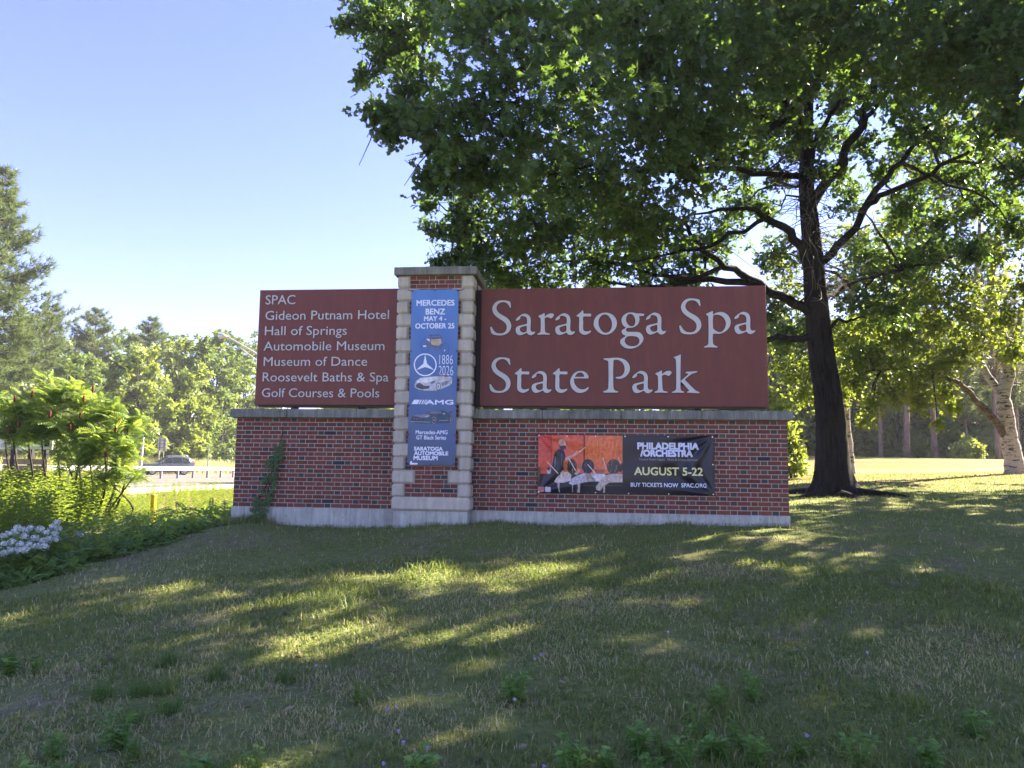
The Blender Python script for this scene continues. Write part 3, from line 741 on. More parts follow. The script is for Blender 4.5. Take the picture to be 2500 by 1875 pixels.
def vdisp(x, z):
    u = (x - 2.933) / .744; v_ = (z - .69) / 2.73
    return -.006 + .007 * math.sin(u * 5.1 + v_ * 3) * (.4 + .6 * abs(v_ - .4)) + .005 * math.sin(v_ * 17 + u * 4) * (1 - v_) + .004 * math.sin((u + v_) * 13)
def vcol(x, z):
    v_ = min(1, max(0, (z - .69) / 2.73)); a = np.array([.085, .22, .54]); b_ = np.array([.042, .078, .17])
    k = v_ ** 1.1; return a * k + b_ * (1 - k)
vb = banner('vertical_banner', 'tall blue car exhibition banner hung on the pillar', 2.933, 3.677, .69, 3.42, -.362, vdisp, vcol, [["emblem",1,[0.78,0.83,0.95],[[3.357,2.232],[3.355,2.198],[3.337,2.201],[3.339,2.232]]],["emblem",1,[0.78,0.83,0.95],[[3.355,2.198],[3.345,2.164],[3.328,2.171],[3.337,2.201]]],["emblem",1,[0.78,0.83,0.95],[[3.345,2.164],[3.329,2.134],[3.314,2.144],[3.328,2.171]]],["emblem",1,[0.78,0.83,0.95],[[3.329,2.134],[3.307,2.107],[3.294,2.12],[3.314,2.144]]],["emblem",1,[0.78,0.83,0.95],[[3.307,2.107],[3.28,2.085],[3.27,2.1],[3.294,2.12]]],["emblem",1,[0.78,0.83,0.95],[[3.28,2.085],[3.25,2.068],[3.242,2.085],[3.27,2.1]]],["emblem",1,[0.78,0.83,0.95],[[3.25,2.068],[3.216,2.058],[3.212,2.076],[3.242,2.085]]],["emblem",1,[0.78,0.83,0.95],[[3.216,2.058],[3.181,2.055],[3.18,2.073],[3.212,2.076]]],["emblem",1,[0.78,0.83,0.95],[[3.181,2.055],[3.145,2.058],[3.148,2.076],[3.18,2.073]]],["emblem",1,[0.78,0.83,0.95],[[3.145,2.058],[3.111,2.068],[3.117,2.085],[3.148,2.076]]],["emblem",1,[0.78,0.83,0.95],[[3.111,2.068],[3.079,2.085],[3.089,2.1],[3.117,2.085]]],["emblem",1,[0.78,0.83,0.95],[[3.079,2.085],[3.051,2.107],[3.064,2.12],[3.089,2.1]]],["emblem",1,[0.78,0.83,0.95],[[3.051,2.107],[3.028,2.134],[3.043,2.144],[3.064,2.12]]],["emblem",1,[0.78,0.83,0.95],[[3.028,2.134],[3.01,2.165],[3.027,2.172],[3.043,2.144]]],["emblem",1,[0.78,0.83,0.95],[[3.01,2.165],[2.999,2.198],[3.017,2.202],[3.027,2.172]]],["emblem",1,[0.78,0.83,0.95],[[2.999,2.198],[2.994,2.233],[3.013,2.233],[3.017,2.202]]],["emblem",1,[0.78,0.83,0.95],[[2.994,2.233],[2.997,2.268],[3.015,2.264],[3.013,2.233]]],["emblem",1,[0.78,0.83,0.95],[[2.997,2.268],[3.006,2.301],[3.023,2.294],[3.015,2.264]]],["emblem",1,[0.78,0.83,0.95],[[3.006,2.301],[3.022,2.332],[3.038,2.322],[3.023,2.294]]],["emblem",1,[0.78,0.83,0.95],[[3.022,2.332],[3.044,2.359],[3.058,2.346],[3.038,2.322]]],["emblem",1,[0.78,0.83,0.95],[[3.044,2.359],[3.071,2.381],[3.082,2.366],[3.058,2.346]]],["emblem",1,[0.78,0.83,0.95],[[3.071,2.381],[3.102,2.397],[3.11,2.381],[3.082,2.366]]],["emblem",1,[0.78,0.83,0.95],[[3.102,2.397],[3.136,2.408],[3.14,2.39],[3.11,2.381]]],["emblem",1,[0.78,0.83,0.95],[[3.136,2.408],[3.172,2.411],[3.172,2.393],[3.14,2.39]]],["emblem",1,[0.78,0.83,0.95],[[3.172,2.411],[3.207,2.407],[3.204,2.389],[3.172,2.393]]],["emblem",1,[0.78,0.83,0.95],[[3.207,2.407],[3.241,2.397],[3.235,2.38],[3.204,2.389]]],["emblem",1,[0.78,0.83,0.95],[[3.241,2.397],[3.273,2.38],[3.263,2.365],[3.235,2.38]]],["emblem",1,[0.78,0.83,0.95],[[3.273,2.38],[3.301,2.358],[3.289,2.345],[3.263,2.365]]],["emblem",1,[0.78,0.83,0.95],[[3.301,2.358],[3.324,2.331],[3.309,2.321],[3.289,2.345]]],["emblem",1,[0.78,0.83,0.95],[[3.324,2.331],[3.342,2.3],[3.325,2.293],[3.309,2.321]]],["emblem",1,[0.78,0.83,0.95],[[3.342,2.3],[3.353,2.267],[3.335,2.263],[3.325,2.293]]],["emblem",1,[0.78,0.83,0.95],[[3.353,2.267],[3.357,2.232],[3.339,2.232],[3.335,2.263]]],["emblem",1,[0.78,0.83,0.95],[[3.172,2.399],[3.206,2.25],[3.176,2.233],[3.146,2.25]]],["emblem",1,[0.78,0.83,0.95],[[3.323,2.15],[3.177,2.198],[3.176,2.233],[3.206,2.25]]],["emblem",1,[0.78,0.83,0.95],[[3.033,2.15],[3.146,2.25],[3.176,2.233],[3.177,2.198]]],["carriage_picture",1,[0.05,0.07,0.16],[[3.238,2.535],[3.236,2.506],[3.231,2.507],[3.233,2.535]]],["carriage_picture",1,[0.05,0.07,0.16],[[3.236,2.506],[3.23,2.478],[3.225,2.481],[3.231,2.507]]],["carriage_picture",1,[0.05,0.07,0.16],[[3.23,2.478],[3.219,2.455],[3.215,2.459],[3.225,2.481]]],["carriage_picture",1,[0.05,0.07,0.16],[[3.219,2.455],[3.205,2.437],[3.202,2.442],[3.215,2.459]]],["carriage_picture",1,[0.05,0.07,0.16],[[3.205,2.437],[3.188,2.426],[3.187,2.431],[3.202,2.442]]],["carriage_picture",1,[0.05,0.07,0.16],[[3.188,2.426],[3.17,2.422],[3.17,2.427],[3.187,2.431]]],["carriage_picture",1,[0.05,0.07,0.16],[[3.17,2.422],[3.152,2.426],[3.153,2.431],[3.17,2.427]]],["carriage_picture",1,[0.05,0.07,0.16],[[3.152,2.426],[3.134,2.437],[3.137,2.442],[3.153,2.431]]],["carriage_picture",1,[0.05,0.07,0.16],[[3.134,2.437],[3.119,2.455],[3.123,2.459],[3.137,2.442]]],["carriage_picture",1,[0.05,0.07,0.16],[[3.119,2.455],[3.107,2.479],[3.112,2.482],[3.123,2.459]]],["carriage_picture",1,[0.05,0.07,0.16],[[3.107,2.479],[3.099,2.506],[3.105,2.508],[3.112,2.482]]],["carriage_picture",1,[0.05,0.07,0.16],[[3.099,2.506],[3.096,2.536],[3.102,2.536],[3.105,2.508]]],["carriage_picture",1,[0.05,0.07,0.16],[[3.096,2.536],[3.098,2.565],[3.103,2.564],[3.102,2.536]]],["carriage_picture",1,[0.05,0.07,0.16],[[3.098,2.565],[3.104,2.593],[3.109,2.59],[3.103,2.564]]],["carriage_picture",1,[0.05,0.07,0.16],[[3.104,2.593],[3.115,2.616],[3.119,2.613],[3.109,2.59]]],["carriage_picture",1,[0.05,0.07,0.16],[[3.115,2.616],[3.129,2.635],[3.132,2.63],[3.119,2.613]]],["carriage_picture",1,[0.05,0.07,0.16],[[3.129,2.635],[3.146,2.646],[3.148,2.641],[3.132,2.63]]],["carriage_picture",1,[0.05,0.07,0.16],[[3.146,2.646],[3.164,2.65],[3.164,2.644],[3.148,2.641]]],["carriage_picture",1,[0.05,0.07,0.16],[[3.164,2.65],[3.183,2.646],[3.182,2.64],[3.164,2.644]]],["carriage_picture",1,[0.05,0.07,0.16],[[3.183,2.646],[3.2,2.634],[3.198,2.629],[3.182,2.64]]],["carriage_picture",1,[0.05,0.07,0.16],[[3.2,2.634],[3.215,2.616],[3.212,2.612],[3.198,2.629]]],["carriage_picture",1,[0.05,0.07,0.16],[[3.215,2.616],[3.227,2.592],[3.223,2.59],[3.212,2.612]]],["carriage_picture",1,[0.05,0.07,0.16],[[3.227,2.592],[3.235,2.565],[3.23,2.563],[3.223,2.59]]],["carriage_picture",1,[0.05,0.07,0.16],[[3.235,2.565],[3.238,2.535],[3.233,2.535],[3.23,2.563]]],["carriage_picture",1,[0.05,0.07,0.16],[[3.547,2.48],[3.545,2.455],[3.54,2.456],[3.541,2.48]]],["carriage_picture",1,[0.05,0.07,0.16],[[3.545,2.455],[3.539,2.431],[3.535,2.434],[3.54,2.456]]],["carriage_picture",1,[0.05,0.07,0.16],[[3.539,2.431],[3.53,2.411],[3.526,2.415],[3.535,2.434]]],["carriage_picture",1,[0.05,0.07,0.16],[[3.53,2.411],[3.517,2.396],[3.514,2.401],[3.526,2.415]]],["carriage_picture",1,[0.05,0.07,0.16],[[3.517,2.396],[3.502,2.386],[3.501,2.391],[3.514,2.401]]],["carriage_picture",1,[0.05,0.07,0.16],[[3.502,2.386],[3.486,2.383],[3.486,2.388],[3.501,2.391]]],["carriage_picture",1,[0.05,0.07,0.16],[[3.486,2.383],[3.47,2.386],[3.471,2.392],[3.486,2.388]]],["carriage_picture",1,[0.05,0.07,0.16],[[3.47,2.386],[3.454,2.396],[3.457,2.401],[3.471,2.392]]],["carriage_picture",1,[0.05,0.07,0.16],[[3.454,2.396],[3.441,2.412],[3.445,2.415],[3.457,2.401]]],["carriage_picture",1,[0.05,0.07,0.16],[[3.441,2.412],[3.431,2.432],[3.435,2.434],[3.445,2.415]]],["carriage_picture",1,[0.05,0.07,0.16],[[3.431,2.432],[3.424,2.455],[3.429,2.457],[3.435,2.434]]],["carriage_picture",1,[0.05,0.07,0.16],[[3.424,2.455],[3.421,2.48],[3.426,2.48],[3.429,2.457]]],["carriage_picture",1,[0.05,0.07,0.16],[[3.421,2.48],[3.423,2.506],[3.428,2.504],[3.426,2.48]]],["carriage_picture",1,[0.05,0.07,0.16],[[3.423,2.506],[3.428,2.529],[3.433,2.526],[3.428,2.504]]],["carriage_picture",1,[0.05,0.07,0.16],[[3.428,2.529],[3.438,2.549],[3.442,2.545],[3.433,2.526]]],["carriage_picture",1,[0.05,0.07,0.16],[[3.438,2.549],[3.451,2.565],[3.453,2.56],[3.442,2.545]]],["carriage_picture",1,[0.05,0.07,0.16],[[3.451,2.565],[3.465,2.574],[3.467,2.569],[3.453,2.56]]],["carriage_picture",1,[0.05,0.07,0.16],[[3.465,2.574],[3.482,2.578],[3.482,2.572],[3.467,2.569]]],["carriage_picture",1,[0.05,0.07,0.16],[[3.482,2.578],[3.498,2.574],[3.497,2.569],[3.482,2.572]]],["carriage_picture",1,[0.05,0.07,0.16],[[3.498,2.574],[3.513,2.564],[3.511,2.56],[3.497,2.569]]],["carriage_picture",1,[0.05,0.07,0.16],[[3.513,2.564],[3.527,2.549],[3.523,2.545],[3.511,2.56]]],["carriage_picture",1,[0.05,0.07,0.16],[[3.527,2.549],[3.537,2.529],[3.533,2.526],[3.523,2.545]]],["carriage_picture",1,[0.05,0.07,0.16],[[3.537,2.529],[3.544,2.505],[3.539,2.504],[3.533,2.526]]],["carriage_picture",1,[0.05,0.07,0.16],[[3.544,2.505],[3.547,2.48],[3.541,2.48],[3.539,2.504]]],["carriage_picture",1,[0.05,0.07,0.16],[[3.419,2.551],[3.418,2.525],[3.413,2.526],[3.414,2.551]]],["carriage_picture",1,[0.05,0.07,0.16],[[3.418,2.525],[3.413,2.501],[3.408,2.504],[3.413,2.526]]],["carriage_picture",1,[0.05,0.07,0.16],[[3.413,2.501],[3.404,2.48],[3.401,2.484],[3.408,2.504]]],["carriage_picture",1,[0.05,0.07,0.16],[[3.404,2.48],[3.393,2.465],[3.39,2.469],[3.401,2.484]]],["carriage_picture",1,[0.05,0.07,0.16],[[3.393,2.465],[3.38,2.455],[3.378,2.46],[3.39,2.469]]],["carriage_picture",1,[0.05,0.07,0.16],[[3.38,2.455],[3.365,2.451],[3.365,2.457],[3.378,2.46]]],["carriage_picture",1,[0.05,0.07,0.16],[[3.365,2.451],[3.35,2.455],[3.352,2.46],[3.365,2.457]]],["carriage_picture",1,[0.05,0.07,0.16],[[3.35,2.455],[3.337,2.465],[3.339,2.47],[3.352,2.46]]],["carriage_picture",1,[0.05,0.07,0.16],[[3.337,2.465],[3.325,2.481],[3.328,2.485],[3.339,2.47]]],["carriage_picture",1,[0.05,0.07,0.16],[[3.325,2.481],[3.315,2.501],[3.32,2.504],[3.328,2.485]]],["carriage_picture",1,[0.05,0.07,0.16],[[3.315,2.501],[3.309,2.525],[3.314,2.527],[3.32,2.504]]],["carriage_picture",1,[0.05,0.07,0.16],[[3.309,2.525],[3.306,2.551],[3.312,2.551],[3.314,2.527]]],["carriage_picture",1,[0.05,0.07,0.16],[[3.306,2.551],[3.308,2.577],[3.313,2.576],[3.312,2.551]]],["carriage_picture",1,[0.05,0.07,0.16],[[3.308,2.577],[3.313,2.601],[3.317,2.598],[3.313,2.576]]],["carriage_picture",1,[0.05,0.07,0.16],[[3.313,2.601],[3.321,2.622],[3.325,2.618],[3.317,2.598]]],["carriage_picture",1,[0.05,0.07,0.16],[[3.321,2.622],[3.333,2.638],[3.335,2.633],[3.325,2.618]]],["carriage_picture",1,[0.05,0.07,0.16],[[3.333,2.638],[3.346,2.647],[3.347,2.642],[3.335,2.633]]],["carriage_picture",1,[0.05,0.07,0.16],[[3.346,2.647],[3.361,2.651],[3.361,2.645],[3.347,2.642]]],["carriage_picture",1,[0.05,0.07,0.16],[[3.361,2.651],[3.375,2.647],[3.374,2.642],[3.361,2.645]]],["carriage_picture",1,[0.05,0.07,0.16],[[3.375,2.647],[3.389,2.637],[3.386,2.633],[3.374,2.642]]],["carriage_picture",1,[0.05,0.07,0.16],[[3.389,2.637],[3.401,2.621],[3.397,2.618],[3.386,2.633]]],["carriage_picture",1,[0.05,0.07,0.16],[[3.401,2.621],[3.411,2.601],[3.406,2.598],[3.397,2.618]]],["carriage_picture",1,[0.05,0.07,0.16],[[3.411,2.601],[3.417,2.577],[3.412,2.575],[3.406,2.598]]],["carriage_picture",1,[0.05,0.07,0.16],[[3.417,2.577],[3.419,2.551],[3.414,2.551],[3.412,2.575]]],["carriage_picture",2,[0.42,0.34,0.2],[[3.263,2.627],[3.415,2.637],[3.428,2.572],[3.385,2.535],[3.276,2.541],[3.259,2.584]]],["carriage_picture",2,[0.12,0.1,0.1],[[3.229,2.666],[3.425,2.665],[3.435,2.643],[3.23,2.638]]],["carriage_picture",2,[0.16,0.1,0.06],[[3.177,2.584],[3.276,2.546],[3.375,2.513],[3.45,2.551],[3.472,2.545],[3.375,2.497],[3.255,2.524],[3.172,2.557]]],["carriage_picture",2,[0.06,0.06,0.1],[[3.228,2.704],[3.386,2.705],[3.387,2.692],[3.229,2.691]]],["carriage_picture",2,[0.06,0.06,0.1],[[3.245,2.693],[3.253,2.693],[3.262,2.655],[3.255,2.655]]],["carriage_picture",2,[0.06,0.06,0.1],[[3.401,2.692],[3.408,2.692],[3.426,2.654],[3.418,2.654]]],["carriage_picture",2,[0.6,0.6,0.6],[[3.181,2.639],[3.23,2.644],[3.242,2.595],[3.203,2.617]]],["carriage_picture",2,[0.75,0.75,0.75],[[3.135,2.536],[3.184,2.536],[3.184,2.514],[3.135,2.514]]],["carriage_picture",2,[0.75,0.75,0.75],[[3.463,2.448],[3.479,2.469],[3.49,2.459],[3.479,2.442]]],["roadster_picture",1,[0.42,0.44,0.48],[[3.013,1.918],[3.037,1.985],[3.104,2.03],[3.255,2.049],[3.391,2.055],[3.526,2.049],[3.586,2.049],[3.614,2.008],[3.604,1.933],[3.53,1.896],[3.425,1.851],[3.351,1.831],[3.185,1.831],[3.079,1.85],[3.02,1.88]]],["roadster_picture",2,[0.62,0.64,0.68],[[3.045,1.98],[3.112,2.022],[3.285,2.045],[3.391,2.046],[3.332,1.993],[3.182,1.948],[3.069,1.925]]],["roadster_picture",2,[0.05,0.05,0.07],[[3.058,1.947],[3.091,1.962],[3.168,1.906],[3.266,1.906],[3.244,1.866],[3.139,1.85],[3.063,1.873],[3.029,1.903]]],["roadster_picture",2,[0.12,0.12,0.14],[[3.265,1.933],[3.287,1.975],[3.344,1.985],[3.325,1.948]]],["roadster_picture",2,[0.05,0.05,0.06],[[3.43,1.896],[3.429,1.874],[3.422,1.855],[3.412,1.841],[3.4,1.834],[3.386,1.834],[3.373,1.841],[3.362,1.855],[3.355,1.874],[3.352,1.896],[3.354,1.917],[3.36,1.936],[3.37,1.95],[3.383,1.957],[3.397,1.957],[3.41,1.95],[3.42,1.936],[3.428,1.917]]],["roadster_picture",3,[0.5,0.52,0.55],[[3.421,1.896],[3.42,1.878],[3.415,1.863],[3.407,1.852],[3.398,1.846],[3.387,1.846],[3.377,1.852],[3.369,1.863],[3.363,1.878],[3.361,1.896],[3.363,1.913],[3.367,1.928],[3.375,1.939],[3.385,1.945],[3.395,1.946],[3.405,1.939],[3.414,1.928],[3.419,1.913]]],["roadster_picture",4,[0.15,0.15,0.17],[[3.402,1.896],[3.401,1.887],[3.397,1.88],[3.392,1.878],[3.386,1.88],[3.382,1.887],[3.381,1.896],[3.382,1.904],[3.386,1.911],[3.391,1.913],[3.396,1.911],[3.4,1.905]]],["roadster_picture",2,[0.05,0.05,0.06],[[3.613,1.97],[3.612,1.95],[3.606,1.933],[3.598,1.924],[3.589,1.924],[3.58,1.933],[3.574,1.95],[3.571,1.97],[3.573,1.991],[3.579,2.008],[3.587,2.017],[3.596,2.017],[3.605,2.008],[3.611,1.991]]],["roadster_picture",3,[0.5,0.52,0.55],[[3.607,1.97],[3.606,1.953],[3.602,1.94],[3.597,1.933],[3.59,1.933],[3.584,1.94],[3.579,1.953],[3.577,1.97],[3.579,1.987],[3.582,2.001],[3.588,2.008],[3.595,2.008],[3.601,2.001],[3.606,1.987]]],["roadster_picture",2,[0.2,0.2,0.22],[[3.438,1.948],[3.498,1.978],[3.565,1.993],[3.529,1.926],[3.447,1.896]]],["roadster_picture",2,[0.25,0.08,0.07],[[3.376,2.055],[3.39,2.082],[3.412,2.09],[3.428,2.075],[3.424,2.052]]],["roadster_picture",2,[0.25,0.08,0.07],[[3.481,2.046],[3.503,2.073],[3.526,2.079],[3.541,2.06],[3.535,2.043]]],["roadster_picture",2,[0.08,0.08,0.1],[[3.122,1.945],[3.12,1.934],[3.114,1.926],[3.107,1.924],[3.099,1.926],[3.094,1.934],[3.091,1.945],[3.093,1.955],[3.098,1.963],[3.106,1.965],[3.114,1.963],[3.119,1.955]]],["stripe#1467",1,[0.78,0.83,0.95],[[2.976,1.622],[3.07,1.623],[3.103,1.691],[3.015,1.691]]],["stripe#1520",1,[0.78,0.83,0.95],[[3.084,1.623],[3.104,1.623],[3.137,1.691],[3.117,1.691]]],["stripe#1540",1,[0.78,0.83,0.95],[[3.125,1.623],[3.141,1.623],[3.174,1.691],[3.157,1.691]]],["stripe#1556",1,[0.78,0.83,0.95],[[3.157,1.623],[3.169,1.623],[3.204,1.691],[3.192,1.691]]],["stripe#1568",1,[0.78,0.83,0.95],[[3.181,1.623],[3.192,1.623],[3.228,1.691],[3.218,1.691]]],["coupe_picture",1,[0.018,0.055,0.09],[[2.969,1.355],[2.98,1.409],[3.006,1.451],[3.068,1.472],[3.193,1.483],[3.254,1.51],[3.332,1.527],[3.425,1.532],[3.488,1.526],[3.543,1.5],[3.575,1.465],[3.614,1.435],[3.627,1.382],[3.601,1.335],[3.399,1.327],[3.29,1.322],[3.103,1.325],[3.009,1.332]]],["coupe_picture",2,[0.14,0.17,0.25],[[2.998,1.439],[3.068,1.466],[3.193,1.475],[3.255,1.472],[3.194,1.44],[3.171,1.41],[3.053,1.432]]],["coupe_picture",2,[0.1,0.13,0.18],[[3.228,1.479],[3.286,1.51],[3.348,1.524],[3.441,1.525],[3.446,1.48],[3.349,1.474]]],["coupe_picture",2,[0.35,0.38,0.45],[[3.178,1.429],[3.225,1.452],[3.275,1.452],[3.249,1.425],[3.194,1.417]]],["coupe_picture",2,[0.3,0.33,0.4],[[3.462,1.473],[3.481,1.492],[3.512,1.482],[3.497,1.464]]],["coupe_picture",2,[0.016,0.02,0.03],[[2.987,1.416],[3.053,1.428],[3.148,1.409],[3.18,1.375],[3.071,1.367],[2.988,1.374]]],["coupe_picture",3,[0.2,0.23,0.3],[[3.007,1.415],[3.011,1.415],[3.016,1.38],[3.011,1.379]]],["coupe_picture",3,[0.2,0.23,0.3],[[3.032,1.415],[3.037,1.415],[3.041,1.38],[3.036,1.38]]],["coupe_picture",3,[0.2,0.23,0.3],[[3.057,1.415],[3.062,1.415],[3.066,1.38],[3.061,1.38]]],["coupe_picture",3,[0.2,0.23,0.3],[[3.082,1.415],[3.087,1.415],[3.091,1.38],[3.086,1.38]]],["coupe_picture",3,[0.2,0.23,0.3],[[3.107,1.415],[3.112,1.415],[3.116,1.38],[3.111,1.38]]],["coupe_picture",3,[0.2,0.23,0.3],[[3.132,1.416],[3.137,1.416],[3.141,1.38],[3.136,1.38]]],["coupe_picture",2,[0.3,0.33,0.4],[[2.969,1.356],[3.282,1.35],[3.278,1.343],[2.977,1.347]]],["coupe_picture",2,[0.01,0.01,0.015],[[3.375,1.376],[3.373,1.356],[3.367,1.338],[3.357,1.324],[3.345,1.317],[3.332,1.317],[3.32,1.324],[3.31,1.337],[3.303,1.355],[3.3,1.376],[3.302,1.396],[3.308,1.414],[3.317,1.428],[3.329,1.435],[3.342,1.435],[3.355,1.428],[3.365,1.415],[3.372,1.397]]],["coupe_picture",3,[0.3,0.33,0.4],[[3.37,1.376],[3.368,1.358],[3.363,1.342],[3.355,1.33],[3.344,1.323],[3.333,1.323],[3.322,1.329],[3.313,1.341],[3.307,1.357],[3.305,1.376],[3.306,1.394],[3.311,1.41],[3.32,1.422],[3.33,1.429],[3.342,1.429],[3.352,1.423],[3.361,1.411],[3.368,1.395]]],["coupe_picture",4,[0.03,0.035,0.05],[[3.365,1.376],[3.364,1.36],[3.359,1.346],[3.352,1.335],[3.343,1.329],[3.334,1.329],[3.324,1.335],[3.317,1.345],[3.311,1.36],[3.309,1.376],[3.311,1.392],[3.315,1.406],[3.322,1.417],[3.331,1.423],[3.341,1.423],[3.35,1.417],[3.358,1.407],[3.363,1.392]]],["coupe_picture",5,[0.22,0.24,0.3],[[3.347,1.376],[3.345,1.367],[3.34,1.361],[3.335,1.361],[3.33,1.367],[3.328,1.376],[3.329,1.385],[3.334,1.391],[3.34,1.391],[3.345,1.385]]],["coupe_picture",2,[0.01,0.01,0.015],[[3.627,1.378],[3.626,1.357],[3.622,1.339],[3.616,1.326],[3.609,1.319],[3.601,1.319],[3.593,1.326],[3.587,1.339],[3.582,1.357],[3.58,1.377],[3.581,1.398],[3.585,1.416],[3.591,1.429],[3.598,1.436],[3.606,1.436],[3.614,1.429],[3.621,1.416],[3.625,1.398]]],["coupe_picture",3,[0.3,0.33,0.4],[[3.622,1.378],[3.621,1.359],[3.619,1.343],[3.614,1.331],[3.608,1.325],[3.601,1.325],[3.595,1.331],[3.59,1.343],[3.586,1.359],[3.585,1.377],[3.586,1.396],[3.589,1.412],[3.593,1.424],[3.599,1.43],[3.606,1.43],[3.612,1.424],[3.617,1.412],[3.621,1.396]]],["coupe_picture",4,[0.03,0.035,0.05],[[3.618,1.378],[3.617,1.361],[3.615,1.347],[3.611,1.337],[3.607,1.331],[3.602,1.331],[3.597,1.336],[3.594,1.347],[3.591,1.361],[3.59,1.377],[3.59,1.394],[3.592,1.408],[3.596,1.419],[3.6,1.424],[3.605,1.424],[3.61,1.419],[3.614,1.408],[3.616,1.394]]],["coupe_picture",5,[0.22,0.24,0.3],[[3.609,1.378],[3.608,1.369],[3.606,1.363],[3.602,1.363],[3.599,1.369],[3.598,1.378],[3.599,1.387],[3.601,1.392],[3.605,1.392],[3.608,1.387]]],["coupe_picture",2,[0.25,0.28,0.36],[[3.414,1.374],[3.553,1.38],[3.553,1.37],[3.414,1.365]]],["coupe_picture",2,[0.03,0.03,0.04],[[3.558,1.504],[3.62,1.512],[3.622,1.502],[3.589,1.496],[3.586,1.466],[3.578,1.473]]],["corner_mark",1,[0.7,0.78,0.9],[[2.976,0.744],[3.002,0.75],[3.011,0.721],[3.094,0.722],[3.094,0.696],[2.977,0.695]]]], [["MERCEDES",[3.015,3.613,3.166,3.252],0.035],["BENZ",[3.165,3.466,3.026,3.114],0.035],["MAY 4 -",[3.141,3.489,2.924,2.995],0.035],["OCTOBER 25",[3.006,3.618,2.805,2.883],0.035],["1886",[3.398,3.609,2.242,2.388],-0.012],["2026",[3.39,3.619,2.067,2.218],-0.012],["AMG",[3.195,3.629,1.62,1.686],0.05],["Mercedes-AMG",[3.055,3.549,1.162,1.221],0.02],["GT Black Series",[3.067,3.53,1.081,1.14],0.02],["SARATOGA",[3.035,3.48,0.912,0.966],0.06],["AUTOMOBILE",[3.037,3.566,0.842,0.897],0.06],["MUSEUM",[3.031,3.403,0.768,0.827],0.06]], [.72, .78, .92], 1)
def hdisp(x, z):
    u = (x - 4.915) / 2.665; v_ = (z - .29) / .895; s = 0.0
    for cu, cv, n_, ph in ((0, 1, 11, .3), (1, 1, 13, 1.1), (1, 0, 12, .4), (0, 0, 10, 2.)):
        dx, dy = (u - cu) * 2.9, v_ - cv; r_ = math.hypot(dx, dy) + 1e-6; an = math.atan2(dy, dx)
        s += .013 * math.sin(n_ * an + ph) * math.exp(-r_ * 1.0) * min(1, r_ * 4)
    return -.008 + s
